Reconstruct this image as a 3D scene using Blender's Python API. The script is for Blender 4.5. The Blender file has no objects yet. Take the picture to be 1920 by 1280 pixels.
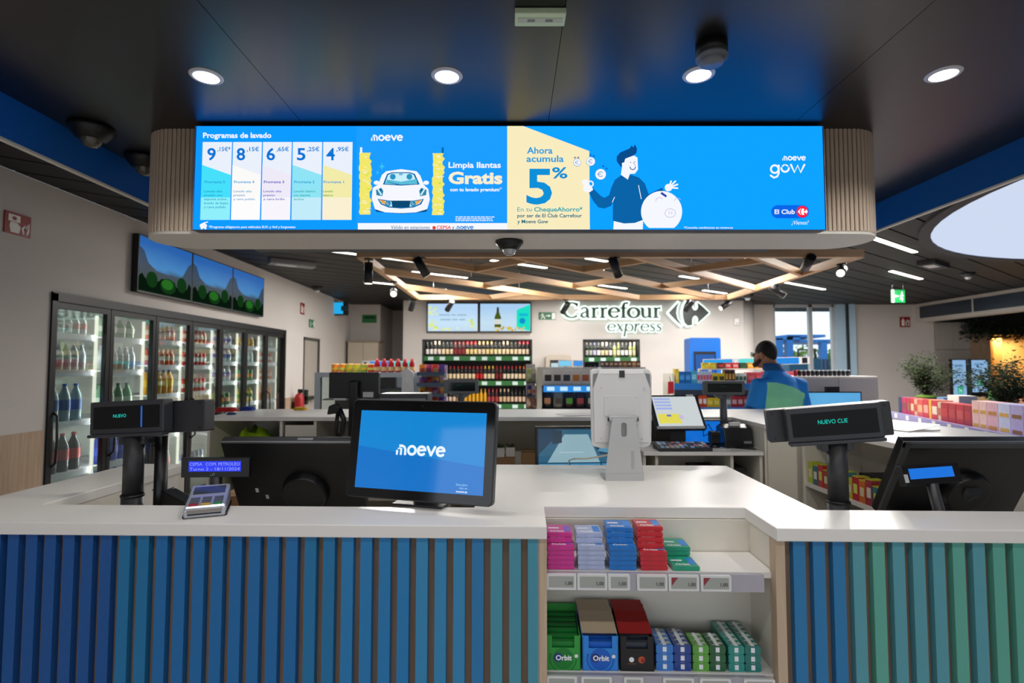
import bpy, bmesh, math, random
from mathutils import Vector, Matrix
random.seed(7)
SC = bpy.context.scene
C = SC.collection
PI = math.pi
# ---------------------------------------------------------------- camera
F, CX, CY, CAMZ = 1000.0, 960.0, 640.0, 1.55
TH = math.atan(50 / 1000.0)
cam_d = bpy.data.cameras.new('camera'); cam = bpy.data.objects.new('camera', cam_d); C.objects.link(cam)
cam.location = (0, 0, CAMZ); cam.rotation_euler = (PI / 2 + TH, 0, 0)
cam_d.sensor_width = 36; cam_d.lens = 36 * F / 1920; cam_d.clip_start = 0.02; cam_d.clip_end = 200
cam_d.dof.use_dof = True; cam_d.dof.focus_distance = 2.15; cam_d.dof.aperture_fstop = 2.4
SC.camera = cam
# ---------------------------------------------------------------- world, exposure
w = bpy.data.worlds.new('sky'); SC.world = w; w.use_nodes = True
bg = w.node_tree.nodes['Background']; bg.inputs[0].default_value = (0.86, 0.92, 1.0, 1); bg.inputs[1].default_value = 1.8
SC.view_settings.view_transform = 'Standard'; SC.view_settings.look = 'None'
SC.view_settings.exposure = 0.0; SC.view_settings.gamma = 1.0; SC.view_settings.use_curve_mapping = False
SC.cycles.use_denoising = True
SC.cycles.max_bounces = 7; SC.cycles.diffuse_bounces = 4; SC.cycles.glossy_bounces = 3; SC.cycles.transparent_max_bounces = 12
SC.cycles.sample_clamp_indirect = 4.0; SC.cycles.caustics_reflective = False; SC.cycles.caustics_refractive = False
# ---------------------------------------------------------------- geometry of the view: a pixel of the photo at a known depth or height
def ray(u, v):
    a, b = (u - CX) / F, (CY - v) / F
    return Vector((a, math.cos(TH) - b * math.sin(TH), math.sin(TH) + b * math.cos(TH)))
def at(u, v, Y):
    d = ray(u, v); t = Y / d.y
    return Vector((d.x * t, Y, CAMZ + d.z * t))
def zat(u, v, z):
    d = ray(u, v); t = (z - CAMZ) / d.z
    return Vector((d.x * t, d.y * t, z))
def xat(u, v, x):
    d = ray(u, v); t = x / d.x
    return Vector((x, d.y * t, CAMZ + d.z * t))
# ---------------------------------------------------------------- materials
def lin(h):
    if not isinstance(h, str): return h
    h = h.lstrip('#'); o = []
    for i in (0, 2, 4):
        c = int(h[i:i + 2], 16) / 255.0
        o.append(c / 12.92 if c <= 0.04045 else ((c + 0.055) / 1.055) ** 2.4)
    return tuple(o)
_M = {}
def _new(key):
    m = bpy.data.materials.new(key); m.use_nodes = True
    return m, m.node_tree, m.node_tree.nodes['Principled BSDF']
def mat(hexc, rough=0.5, metal=0.0, var=0.06, scale=9.0, bump=0.0, coat=0.0, key=None, stretch=(1, 1, 1), spec=0.5):
    k = key or ('p', hexc, rough, metal, var, scale, bump, coat, stretch, spec)
    if k in _M: return _M[k]
    m, nt, b = _new('paint_%d' % len(_M)); c = lin(hexc)
    b.inputs['Roughness'].default_value = rough; b.inputs['Metallic'].default_value = metal
    b.inputs['Coat Weight'].default_value = coat; b.inputs['Specular IOR Level'].default_value = spec
    b.inputs['Base Color'].default_value = (*c, 1)
    if var or bump:
        tc = nt.nodes.new('ShaderNodeTexCoord'); mp = nt.nodes.new('ShaderNodeMapping'); mp.inputs['Scale'].default_value = stretch
        n = nt.nodes.new('ShaderNodeTexNoise'); n.inputs['Scale'].default_value = scale; n.inputs['Detail'].default_value = 3
        nt.links.new(tc.outputs['Object'], mp.inputs[0]); nt.links.new(mp.outputs[0], n.inputs[0])
        if var:
            r = nt.nodes.new('ShaderNodeMix'); r.data_type = 'RGBA'
            r.inputs[6].default_value = (*[x * (1 - var) for x in c], 1); r.inputs[7].default_value = (*[min(1, x * (1 + var)) for x in c], 1)
            nt.links.new(n.outputs['Fac'], r.inputs[0]); nt.links.new(r.outputs[2], b.inputs['Base Color'])
        if bump:
            bp = nt.nodes.new('ShaderNodeBump'); bp.inputs['Strength'].default_value = bump; bp.inputs['Distance'].default_value = 0.01
            nt.links.new(n.outputs['Fac'], bp.inputs['Height']); nt.links.new(bp.outputs[0], b.inputs['Normal'])
    _M[k] = m; return m
def emit(hexc, s=1.0):
    k = ('e', hexc, s)
    if k in _M: return _M[k]
    m = bpy.data.materials.new('glow_%d' % len(_M)); m.use_nodes = True; nt = m.node_tree; nt.nodes.clear()
    e = nt.nodes.new('ShaderNodeEmission'); o = nt.nodes.new('ShaderNodeOutputMaterial')
    e.inputs[0].default_value = (*lin(hexc), 1); e.inputs[1].default_value = s
    nt.links.new(e.outputs[0], o.inputs[0]); _M[k] = m; return m
def screen(hexc, s=0.9, rough=0.15):
    """lit panel behind smooth glass"""
    k = ('s', hexc, s, rough)
    if k in _M: return _M[k]
    m, nt, b = _new('screen_%d' % len(_M)); c = lin(hexc)
    b.inputs['Base Color'].default_value = (0.01, 0.01, 0.012, 1); b.inputs['Roughness'].default_value = rough
    b.inputs['Emission Color'].default_value = (*c, 1); b.inputs['Emission Strength'].default_value = s
    _M[k] = m; return m
def glass(tint='#eef4f4', refl=0.10, key='glass'):
    k = ('g', tint, refl)
    if k in _M: return _M[k]
    m = bpy.data.materials.new('glass_%d' % len(_M)); m.use_nodes = True; nt = m.node_tree; nt.nodes.clear()
    o = nt.nodes.new('ShaderNodeOutputMaterial'); mx = nt.nodes.new('ShaderNodeMixShader'); tr = nt.nodes.new('ShaderNodeBsdfTransparent')
    gl = nt.nodes.new('ShaderNodeBsdfGlossy'); lw = nt.nodes.new('ShaderNodeLayerWeight'); ml = nt.nodes.new('ShaderNodeMath')
    tr.inputs[0].default_value = (*lin(tint), 1); gl.inputs['Roughness'].default_value = 0.03
    lw.inputs[0].default_value = 0.25; ml.operation = 'MULTIPLY_ADD'; ml.inputs[1].default_value = 0.35; ml.inputs[2].default_value = refl * 0.4
    nt.links.new(lw.outputs['Fresnel'], ml.inputs[0]); nt.links.new(ml.outputs[0], mx.inputs[0])
    nt.links.new(tr.outputs[0], mx.inputs[1]); nt.links.new(gl.outputs[0], mx.inputs[2]); nt.links.new(mx.outputs[0], o.inputs[0])
    _M[k] = m; return m
def wood(c1, c2, rough=0.5, axis=2, scale=3.0):
    k = ('w', c1, c2, axis, scale)
    if k in _M: return _M[k]
    m, nt, b = _new('wood_%d' % len(_M)); b.inputs['Roughness'].default_value = rough
    tc = nt.nodes.new('ShaderNodeTexCoord'); mp = nt.nodes.new('ShaderNodeMapping'); s = [14, 14, 14]; s[axis] = 0.9; mp.inputs['Scale'].default_value = s
    n = nt.nodes.new('ShaderNodeTexNoise'); n.inputs['Scale'].default_value = scale; n.inputs['Detail'].default_value = 5; n.inputs['Distortion'].default_value = 0.6
    r = nt.nodes.new('ShaderNodeValToRGB'); r.color_ramp.elements[0].color = (*lin(c1), 1); r.color_ramp.elements[1].color = (*lin(c2), 1)
    r.color_ramp.elements[0].position = 0.3; r.color_ramp.elements[1].position = 0.72
    nt.links.new(tc.outputs['Object'], mp.inputs[0]); nt.links.new(mp.outputs[0], n.inputs[0]); nt.links.new(n.outputs['Fac'], r.inputs[0]); nt.links.new(r.outputs[0], b.inputs['Base Color'])
    _M[k] = m; return m
def ramp_screen(stops, s=0.9, axis=2, noise=0.0, nscale=3.0, lo=-0.5, hi=0.5):
    """a picture shown on a lit panel: colour bands along an object axis, broken up by noise"""
    k = ('r', tuple(stops), s, axis, noise, nscale, lo, hi)
    if k in _M: return _M[k]
    m, nt, b = _new('picture_%d' % len(_M)); b.inputs['Base Color'].default_value = (0.01, 0.01, 0.012, 1); b.inputs['Roughness'].default_value = 0.45; b.inputs['Specular IOR Level'].default_value = 0.25
    tc = nt.nodes.new('ShaderNodeTexCoord'); sp = nt.nodes.new('ShaderNodeSeparateXYZ'); nt.links.new(tc.outputs['Object'], sp.inputs[0])
    mr = nt.nodes.new('ShaderNodeMapRange'); mr.inputs[1].default_value = lo; mr.inputs[2].default_value = hi
    src = sp.outputs[axis]
    if noise:
        n = nt.nodes.new('ShaderNodeTexNoise'); n.inputs['Scale'].default_value = nscale; n.inputs['Detail'].default_value = 5
        nt.links.new(tc.outputs['Object'], n.inputs[0]); a = nt.nodes.new('ShaderNodeMath'); a.operation = 'MULTIPLY_ADD'; a.inputs[1].default_value = noise
        nt.links.new(n.outputs['Fac'], a.inputs[0]); nt.links.new(src, a.inputs[2]); src = a.outputs[0]
    nt.links.new(src, mr.inputs[0]); r = nt.nodes.new('ShaderNodeValToRGB'); el = r.color_ramp.elements
    while len(el) < len(stops): el.new(0.5)
    for e, (p, h) in zip(el, stops): e.position = p; e.color = (*lin(h), 1)
    nt.links.new(mr.outputs[0], r.inputs[0]); nt.links.new(r.outputs[0], b.inputs['Emission Color']); b.inputs['Emission Strength'].default_value = s
    _M[k] = m; return m
# ---------------------------------------------------------------- mesh builder
class MB:
    def __init__(s): s.v, s.f, s.m, s.s, s.M = [], [], [], [], None
    def add(s, vs, fs, mi=0, sm=False):
        o = len(s.v)
        for p in vs:
            p = Vector(p); s.v.append(tuple(s.M @ p) if s.M else tuple(p))
        for i, f in enumerate(fs):
            s.f.append([a + o for a in f]); s.m.append(mi); s.s.append(sm[i] if isinstance(sm, list) else sm)
        return s
    def box(s, x0, x1, y0, y1, z0, z1, mi=0):
        vs = [(x, y, z) for z in (z0, z1) for y in (y0, y1) for x in (x0, x1)]
        return s.add(vs, [(0, 2, 3, 1), (4, 5, 7, 6), (0, 1, 5, 4), (2, 6, 7, 3), (0, 4, 6, 2), (1, 3, 7, 5)], mi)
    def cbox(s, c, d, mi=0): return s.box(c[0] - d[0] / 2, c[0] + d[0] / 2, c[1] - d[1] / 2, c[1] + d[1] / 2, c[2] - d[2] / 2, c[2] + d[2] / 2, mi)
    def prism(s, poly, a0, a1, axis='y', mi=0, sm=False):
        n = len(poly)
        def P(p, a): return (p[0], a, p[1]) if axis == 'y' else ((p[0], p[1], a) if axis == 'z' else (a, p[0], p[1]))
        vs = [P(p, a0) for p in poly] + [P(p, a1) for p in poly]
        fs = [list(range(n)), list(range(2 * n - 1, n - 1, -1))] + [(i, n + i, n + (i + 1) % n, (i + 1) % n) for i in range(n)]
        return s.add(vs, fs, mi, [False, False] + [sm] * n)
    def lathe(s, prof, seg=16, c=(0, 0, 0), mi=0, sm=True, a0=0.0, a1=2 * PI):
        full = abs(a1 - a0 - 2 * PI) < 1e-6; k = seg if full else seg + 1
        vs = []
        for r, z in prof:
            for i in range(k):
                a = a0 + (a1 - a0) * i / seg; vs.append((c[0] + r * math.cos(a), c[1] + r * math.sin(a), c[2] + z))
        fs = []
        for j in range(len(prof) - 1):
            for i in range(seg):
                i2 = (i + 1) % k; fs.append((j * k + i, j * k + i2, (j + 1) * k + i2, (j + 1) * k + i))
        return s.add(vs, fs, mi, sm)
    def cyl(s, p0, p1, r0, r1=None, seg=14, mi=0, caps=True, sm=True):
        r1 = r0 if r1 is None else r1; p0, p1 = Vector(p0), Vector(p1); d = (p1 - p0).normalized()
        a = d.orthogonal().normalized(); b = d.cross(a); vs = []
        for p, r in ((p0, r0), (p1, r1)):
            for i in range(seg):
                t = 2 * PI * i / seg; vs.append(p + a * (r * math.cos(t)) + b * (r * math.sin(t)))
        fs = [(i, (i + 1) % seg, seg + (i + 1) % seg, seg + i) for i in range(seg)]; sl = [sm] * seg
        if caps: fs += [list(range(seg - 1, -1, -1)), list(range(seg, 2 * seg))]; sl += [False, False]
        return s.add(vs, fs, mi, sl)
    def tube(s, path, r, seg=8, mi=0):
        path = [Vector(p) for p in path]; rs = r if isinstance(r, (list, tuple)) else [r] * len(path); vs = []; a = None
        for i, p in enumerate(path):
            d = (path[min(i + 1, len(path) - 1)] - path[max(i - 1, 0)]).normalized()
            a = d.orthogonal().normalized() if a is None else (a - d * a.dot(d)).normalized(); b = d.cross(a)
            for k in range(seg):
                t = 2 * PI * k / seg; vs.append(p + a * (rs[i] * math.cos(t)) + b * (rs[i] * math.sin(t)))
        fs = [(j * seg + k, j * seg + (k + 1) % seg, (j + 1) * seg + (k + 1) % seg, (j + 1) * seg + k) for j in range(len(path) - 1) for k in range(seg)]
        sl = [True] * len(fs); n = len(path) - 1
        fs += [list(range(seg - 1, -1, -1)), [n * seg + k for k in range(seg)]]; sl += [False, False]
        return s.add(vs, fs, mi, sl)
    def loft(s, rings, mi=0, cap=True):
        n = len(rings[0]); vs = [p for r in rings for p in r]
        fs = [(j * n + i, j * n + (i + 1) % n, (j + 1) * n + (i + 1) % n, (j + 1) * n + i) for j in range(len(rings) - 1) for i in range(n)]; sl = [True] * len(fs)
        if cap: fs += [list(range(n - 1, -1, -1)), [(len(rings) - 1) * n + i for i in range(n)]]; sl += [True, True]
        return s.add(vs, fs, mi, sl)
    def ball(s, c, r, seg=12, rg=8, mi=0):
        r = r if isinstance(r, (tuple, list)) else (r, r, r); rings = []
        for j in range(1, rg):
            t = PI * j / rg; rings.append([(c[0] + r[0] * math.sin(t) * math.cos(2 * PI * i / seg), c[1] + r[1] * math.sin(t) * math.sin(2 * PI * i / seg), c[2] - r[2] * math.cos(t)) for i in range(seg)])
        return s.loft(rings, mi)
    def mesh(s, mats, name='m'):
        me = bpy.data.meshes.new(name); me.from_pydata(s.v, [], s.f)
        for m in (mats if isinstance(mats, (list, tuple)) else [mats]): me.materials.append(m)
        me.polygons.foreach_set('material_index', s.m); me.polygons.foreach_set('use_smooth', s.s)
        bm = bmesh.new(); bm.from_mesh(me); bmesh.ops.recalc_face_normals(bm, faces=bm.faces); bm.to_mesh(me); bm.free(); me.update()
        return me
    def build(s, name, mats, parent=None, loc=(0, 0, 0), rot=(0, 0, 0), bevel=0.0, label=None):
        return link(name, s.mesh(mats, name), parent, loc, rot, bevel, label)
def link(name, me, parent=None, loc=(0, 0, 0), rot=(0, 0, 0), bevel=0.0, label=None):
    o = bpy.data.objects.new(name, me); C.objects.link(o); o.parent = parent; o.location = loc; o.rotation_euler = rot
    if bevel:
        b = o.modifiers.new('bevel', 'BEVEL'); b.width = bevel; b.segments = 2; b.limit_method = 'ANGLE'; b.angle_limit = 0.6
    if label: o['label'] = label
    return o
def thing(name, label, cat, loc=(0, 0, 0), rz=0.0, group=None, rot=None):
    o = bpy.data.objects.new(name, None); C.objects.link(o); o.location = loc; o.rotation_euler = rot or (0, 0, rz); o.empty_display_size = 0.05
    return tag(o, label, cat, group)
def tag(o, label, cat, group=None):
    o['label'] = label; o['category'] = cat
    if group: o['group'] = group
    return o
def struct(o): o['kind'] = 'structure'; return o
def dup(root, label=None, loc=None, rz=None, group=None, rot=None):
    r = root.copy(); C.objects.link(r)
    if loc is not None: r.location = loc
    if rz is not None: r.rotation_euler = (0, 0, rz)
    if rot is not None: r.rotation_euler = rot
    if label: r['label'] = label
    if group: r['group'] = group
    for ch in list(root.children):
        c = ch.copy(); C.objects.link(c); c.parent = r
        for g in list(ch.children):
            d = g.copy(); C.objects.link(d); d.parent = c
    return r
def box(name, m, x0, x1, y0, y1, z0, z1, parent=None, bevel=0.0, label=None, loc=(0, 0, 0), rot=(0, 0, 0)):
    return MB().box(x0, x1, y0, y1, z0, z1).build(name, m, parent, loc, rot, bevel, label)
def rrect(x0, x1, z0, z1, r, n=5):
    p = []
    for cx, cz, a in ((x1 - r, z1 - r, 0), (x0 + r, z1 - r, 1), (x0 + r, z0 + r, 2), (x1 - r, z0 + r, 3)):
        for i in range(n + 1):
            t = (a + i / n) * PI / 2; p.append((cx + r * math.cos(t), cz + r * math.sin(t)))
    return p
def circ(cx, cz, r, n=20, ry=None): return [(cx + r * math.cos(2 * PI * i / n), cz + (ry or r) * math.sin(2 * PI * i / n)) for i in range(n)]
ORD = ['first', 'second', 'third', 'fourth', 'fifth', 'sixth', 'seventh', 'eighth', 'ninth', 'tenth', 'eleventh', 'twelfth', 'thirteenth', 'fourteenth', 'fifteenth', 'sixteenth', 'seventeenth', 'eighteenth', 'nineteenth', 'twentieth', 'twenty-first', 'twenty-second', 'twenty-third', 'twenty-fourth', 'twenty-fifth', 'twenty-sixth', 'twenty-seventh', 'twenty-eighth', 'twenty-ninth', 'thirtieth', 'thirty-first', 'thirty-second']
# ---------------------------------------------------------------- flat print: shapes and lettering laid on a plane
class Art:
    """conv(a, b, layer) -> point in the parent's space; shapes of one picture become one mesh"""
    def __init__(s, parent, conv, name='printed_picture'): s.p, s.conv, s.name, s.mb, s.mats = parent, conv, name, MB(), []
    def mi(s, m):
        if m not in s.mats: s.mats.append(m)
        return s.mats.index(m)
    def poly(s, pts, m, L=1): s.mb.add([s.conv(a, b, L) for a, b in pts], [list(range(len(pts)))], s.mi(m)); return s
    def rect(s, a0, a1, b0, b1, m, L=1): return s.poly([(a0, b0), (a1, b0), (a1, b1), (a0, b1)], m, L)
    def disc(s, a, b, r, m, L=1, n=18, ry=None): return s.poly(circ(a, b, r, n, ry), m, L)
    def stroke(s, pts, wd, m, L=1, caps=True):
        k = len(pts); left, right = [], []
        for i in range(k):
            p = pts[i]; q0, q1 = pts[max(i - 1, 0)], pts[min(i + 1, k - 1)]; dx, dy = q1[0] - q0[0], q1[1] - q0[1]; l = math.hypot(dx, dy) or 1
            w_ = (wd[i] if isinstance(wd, (list, tuple)) else wd) / 2; nx, ny = -dy / l * w_, dx / l * w_
            left.append((p[0] + nx, p[1] + ny)); right.append((p[0] - nx, p[1] - ny))
        for i in range(k - 1): s.poly([left[i], left[i + 1], right[i + 1], right[i]], m, L)
        if caps:
            w0 = wd[0] if isinstance(wd, (list, tuple)) else wd; w1 = wd[-1] if isinstance(wd, (list, tuple)) else wd
            s.disc(*pts[0], w0 / 2, m, L, 10); s.disc(*pts[-1], w1 / 2, m, L, 10)
        return s
    def arc(s, a, b, r, t0, t1, wd, m, L=1, n=16, ry=None, caps=True):
        ry = ry or r
        return s.stroke([(a + r * math.cos(math.radians(t0 + (t1 - t0) * i / n)), b + ry * math.sin(math.radians(t0 + (t1 - t0) * i / n))) for i in range(n + 1)], wd, m, L, caps)
    def done(s, label=None): return s.mb.build(s.name, s.mats, s.p, label=label) if s.mb.f else None
TEXTS = []
def text(string, conv, a, b, size, m, parent, width=None, L=2, align='L', bold=0.0, up=1, shear=0.0, name='lettering', label=None):
    """deferred: a = left (or centre) of the line, b = baseline, size = height of a capital; up = -1 where b grows downwards"""
    TEXTS.append((string, conv, a, b, size, m, parent, width, L, align, bold, up, shear, name, label))
def flush_texts():
    obs = []
    for t in TEXTS:
        cu = bpy.data.curves.new('t', 'FONT'); cu.body = t[0]; cu.size = 1.0; cu.offset = t[10]; cu.resolution_u = 3; cu.shear = t[12]
        o = bpy.data.objects.new('t', cu); C.objects.link(o); obs.append(o)
    bpy.context.view_layer.update(); dg = bpy.context.evaluated_depsgraph_get()
    for o, t in zip(obs, TEXTS):
        string, conv, a, b, size, m, parent, width, L, align, bold, up, shear, name, label = t
        me = bpy.data.meshes.new_from_object(o.evaluated_get(dg))
        if me and len(me.vertices):
            xs = [v.co.x for v in me.vertices]; x0, x1 = min(xs), max(xs); sy = size / 0.729; sx = (width / (x1 - x0)) if width else sy
            off = -x0 if align == 'L' else (-(x0 + x1) / 2 if align == 'C' else -x1)
            for v in me.vertices: v.co = Vector(conv(a + (v.co.x + off) * sx, b + up * v.co.y * sy, L))
            me.materials.clear(); me.materials.append(m); me.update(); link(name, me, parent, label=label)
    for o in obs: cu = o.data; bpy.data.objects.remove(o); bpy.data.curves.remove(cu)
def moeve(A, conv, x, y, wd, m, up=-1, L=2):
    """the petrol brand's word mark: round joined letters, a stepped first letter; x,y = left end of the baseline"""
    u = wd / 5.35; W = 0.26 * u
    def p(a, b): return (x + a * u, y + up * b * u)
    A.stroke([p(0.10, 0.02), p(0.10, 0.50)], W * .85, m, L, False); A.stroke([p(0.54, 0.02), p(0.54, 0.70)], W * .85, m, L, False); A.stroke([p(0.16, 0.62), p(0.36, 0.69), p(0.54, 0.66)], W * .5, m, L, False)
    A.stroke([p(0.30, 0.92), p(0.66, 0.92), p(0.90, 0.80), p(1.0, 0.56), p(1.0, 0.02)], W * .95, m, L, False)
    A.arc(*p(1.72, 0.52), 0.40 * u, 0, 360, W, m, L)
    for ex in (2.78, 4.82):
        A.stroke([p(ex - 0.40, 0.52), p(ex + 0.40, 0.60)], W * .85, m, L); A.stroke([p(ex + 0.40 * math.cos(math.radians(t)), 0.52 + 0.40 * math.sin(math.radians(t))) for t in range(12, 322, 20)], W, m, L)
    A.stroke([p(3.42, 0.92), p(3.80, 0.14)], W, m, L); A.stroke([p(3.80, 0.14), p(4.20, 0.92)], W, m, L)
# ================================================================ ROOM
XW, HZ, LZ, BY, BY2 = -3.55, 2.95, 2.70, 11.0, 11.7
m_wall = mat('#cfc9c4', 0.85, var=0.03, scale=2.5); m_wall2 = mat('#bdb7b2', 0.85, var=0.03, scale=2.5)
m_dark = mat('#08090a', 0.6, var=0.25, scale=3.0, bump=0.05); m_black = mat('#0b0c0e', 0.4, var=0.1); m_blackgloss = mat('#08090b', 0.12, var=0)
m_white = mat('#e9e6e2', 0.32, var=0.015, scale=3); m_cream = mat('#ddd8cc', 0.45, var=0.02, scale=3); m_blue = mat('#126acc', 0.4, var=0.05)
m_charc = mat('#2a2b2e', 0.45, var=0.1); m_grey = mat('#7d7f83', 0.45); m_lgrey = mat('#c3c3c4', 0.4, var=0.03); m_alu = mat('#b9bcc0', 0.3, 0.9, var=0.03)
m_oak = wood('#a98c6f', '#c4a98c', 0.5, 2); m_oakx = wood('#c39a6e', '#dcb88c', 0.5, 0); m_beige = wood('#b49c84', '#cbb49b', 0.55, 2)
m_glass = glass()
def grid_wall(name, axis, pos, thick, a0, a1, z0, z1, holes, m):
    """a wall across one axis with rectangular openings (a0, a1, z0, z1)"""
    xs = sorted({a0, a1, *[h[0] for h in holes], *[h[1] for h in holes]}); zs = sorted({z0, z1, *[h[2] for h in holes], *[h[3] for h in holes]}); b = MB()
    for i in range(len(xs) - 1):
        for j in range(len(zs) - 1):
            cx, cz = (xs[i] + xs[i + 1]) / 2, (zs[j] + zs[j + 1]) / 2
            if any(h[0] < cx < h[1] and h[2] < cz < h[3] for h in holes): continue
            if axis == 'y': b.box(xs[i], xs[i + 1], pos, pos + thick, zs[j], zs[j + 1])
            else: b.box(pos, pos + thick, xs[i], xs[i + 1], zs[j], zs[j + 1])
    return struct(b.build(name, m))
# floor
fl = struct(box('floor', mat('#c2bab0', 0.35, var=0.06, scale=2), -5.2, 14, -2, 13.5, -0.1, 0))
# low dark ceiling over the counter, of wide painted boards with open joints
LX0, LX1, LY1 = -2.13, 2.55, 4.0
lc = struct(box('ceiling_low', m_black, LX0, LX1, -1.5, LY1, LZ + 0.012, LZ + 0.2))
seams = [LX0, -0.985, 0.17, 1.325, LX1]
m_ceil = mat('#050506', 0.34, var=0.2, scale=14, bump=0.03, spec=0.75)
for i in range(4):
    for y0, y1 in ((-1.5, 1.05), (1.05, LY1)): box('ceiling_board', m_ceil, seams[i] + 0.0012, seams[i + 1] - 0.0012, y0 + 0.001, y1 - 0.001, LZ, LZ + 0.012, lc)
m_trim = mat('#e8e4dc', 0.5, var=0)
for n, (x0, x1, tx) in enumerate(((LX0 - 0.025, LX0, LX0), (LX1, LX1 + 0.025, LX1))):
    t = struct(box('trim_%d' % (n + 1), m_blue, x0, x1, -1.5, LY1, 2.515, 3.0)); box('edge_strip', m_trim, x0 - 0.001, x1 + 0.001, -1.5, LY1, 2.505, 2.5149, t)
t = struct(box('trim_3', m_blue, LX0, LX1, LY1, LY1 + 0.025, 2.515, 3.0)); box('edge_strip', m_trim, LX0, LX1, LY1 - 0.001, LY1 + 0.026, 2.505, 2.5149, t)
# high ceiling: dark planks laid at an angle
DX, DY = 0.812, 0.584
hc = struct(box('ceiling', m_black, -5.2, 14, -2, 13.3, HZ + 0.03, HZ + 0.12))
pw = 0.30
for k in range(-44, 30):
    # plank k: points with n.(x,y) in [k*pw, k*pw+pw-gap], n = (-DY, DX); clipped to the room rectangle
    def clip(poly, f):
        o = []
        for i in range(len(poly)):
            p, q = poly[i], poly[(i + 1) % len(poly)]; fp, fq = f(p), f(q)
            if fp >= 0: o.append(p)
            if (fp >= 0) != (fq >= 0): s_ = fp / (fp - fq); o.append((p[0] + (q[0] - p[0]) * s_, p[1] + (q[1] - p[1]) * s_))
        return o
    n0, n1 = 6.0 + k * pw, 6.0 + k * pw + pw - 0.022
    pol = [(-3.54, 1.5), (13.9, 1.5), (13.9, 13.2), (-3.54, 13.2)]
    pol = clip(pol, lambda p: -DY * p[0] + DX * p[1] - n0)
    if pol: pol = clip(pol, lambda p: n1 - (-DY * p[0] + DX * p[1]))
    if len(pol) < 3: continue
    MB().prism(pol, HZ, HZ + 0.025, 'z').build('ceiling_plank', m_dark, hc)
# luminous round ceiling light at the right
sk = thing('round_ceiling_light', 'huge white luminous round ceiling light at the upper right', 'ceiling light', (6.9, 3.55, HZ))
MB().prism(circ(0, 0, 3.2, 72), -0.012, -0.004, 'z').build('diffuser', emit('#d3e0f7', 0.95), sk)
b = MB(); pts = circ(0, 0, 3.3, 72); inn = circ(0, 0, 3.2, 72)
for i in range(72):
    j = (i + 1) % 72; b.prism([inn[i], pts[i], pts[j], inn[j]], -0.03, -0.001, 'z')
b.build('rim', mat('#26262a', 0.6), sk)
# shop front added unseen behind the camera, its low openings sized to limit daylight
grid_wall('wall_front_added', 'y', -1.6, 0.12, -5.2, 14, 0, HZ, [(-3.2, -0.3, 0.0, 2.05), (0.1, 3.0, 0.0, 2.05)], m_wall)
struct(box('ground_front_added', mat('#8f8b86', 0.9), -14, 14, -30, -2, -0.3, 0.0))  # unseen ground added to keep sky light from coming up from below
# ---- left wall with the glazed cold store
FX = XW
fr0, fr1, ftop = xat(100, 560, XW).y, xat(534, 630, XW).y, xat(100, 549, XW).z
DW = (fr1 - fr0) / 7
wl = grid_wall('wall_left', 'x', XW - 0.12, 0.12, -2, BY2 + 0.3, 0, HZ, [(fr0, fr1, 0.06, ftop), (xat(568, 700, XW).y, xat(598, 700, XW).y, 0, xat(568, 631, XW).z)], m_wall)
wz = xat(0, 817, XW).z
m_wain = wood('#a88f78', '#bda58c', 0.6, 2)
for n, (y0, y1) in enumerate(((-2, fr0 - 0.05), (fr1 + 0.05, xat(566, 700, XW).y))):
    struct(box('trim_%d' % (4 + n), m_wain, XW, XW + 0.014, y0, y1, 0, wz))
# grey door at the far end of the left wall
dy0, dy1, dz = xat(568, 700, XW).y, xat(598, 700, XW).y, xat(568, 631, XW).z
d = struct(box('door_1', mat('#aaa39b', 0.5), XW - 0.06, XW - 0.02, dy0 + 0.03, dy1 - 0.03, 0.01, dz - 0.03))
b = MB().box(XW - 0.1, XW + 0.01, dy0, dy0 + 0.04, 0, dz).box(XW - 0.1, XW + 0.01, dy1 - 0.04, dy1, 0, dz).box(XW - 0.1, XW + 0.01, dy0, dy1, dz - 0.04, dz); b.build('door_frame', mat('#4b4744', 0.5), d)
MB().box(XW - 0.02, XW + 0.05, dy0 + 0.1, dy1 - 0.25, 1.0, 1.06).box(XW - 0.02, XW + 0.03, dy0 + 0.1, dy0 + 0.18, 0.93, 1.18).build('push_bar', mat('#1c2a20', 0.4), d)
# ---- back wall with two wine recesses
def P(u, v, Y=BY): return at(u, v, Y)
wa, wb = P(792, 636), P(998, 775); va, vb = P(1093, 636), P(1201, 775)
bx0, bx1 = P(755, 700).x, P(1396, 700).x
m_recess = mat('#23262a', 0.5)
wbk = grid_wall('wall_back', 'y', BY, 0.12, bx0, bx1, 0, HZ, [(wa.x, wb.x, 0.25, wa.z), (va.x, vb.x, 0.25, va.z)], m_wall)
ends = MB(); ends.cyl((bx1, BY + 0.35, 0), (bx1, BY + 0.35, HZ), 0.35, seg=24); struct(ends.build('wall_back_end', m_wall))
struct(box('wall_back_side', m_wall, bx0, bx0 + 0.1, BY + 0.12, BY2 + 1.2, 0, HZ))
struct(box('wall_alcove', m_wall, XW - 0.1, at(713, 600, BY2).x, BY2, BY2 + 0.1, 0, HZ))
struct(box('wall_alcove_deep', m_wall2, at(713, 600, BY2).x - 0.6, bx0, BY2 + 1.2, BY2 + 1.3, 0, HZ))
struct(box('wall_alcove_side', m_wall2, at(713, 600, BY2).x - 0.1, at(713, 600, BY2).x, BY2 + 0.1, BY2 + 1.2, 0, HZ))
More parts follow.
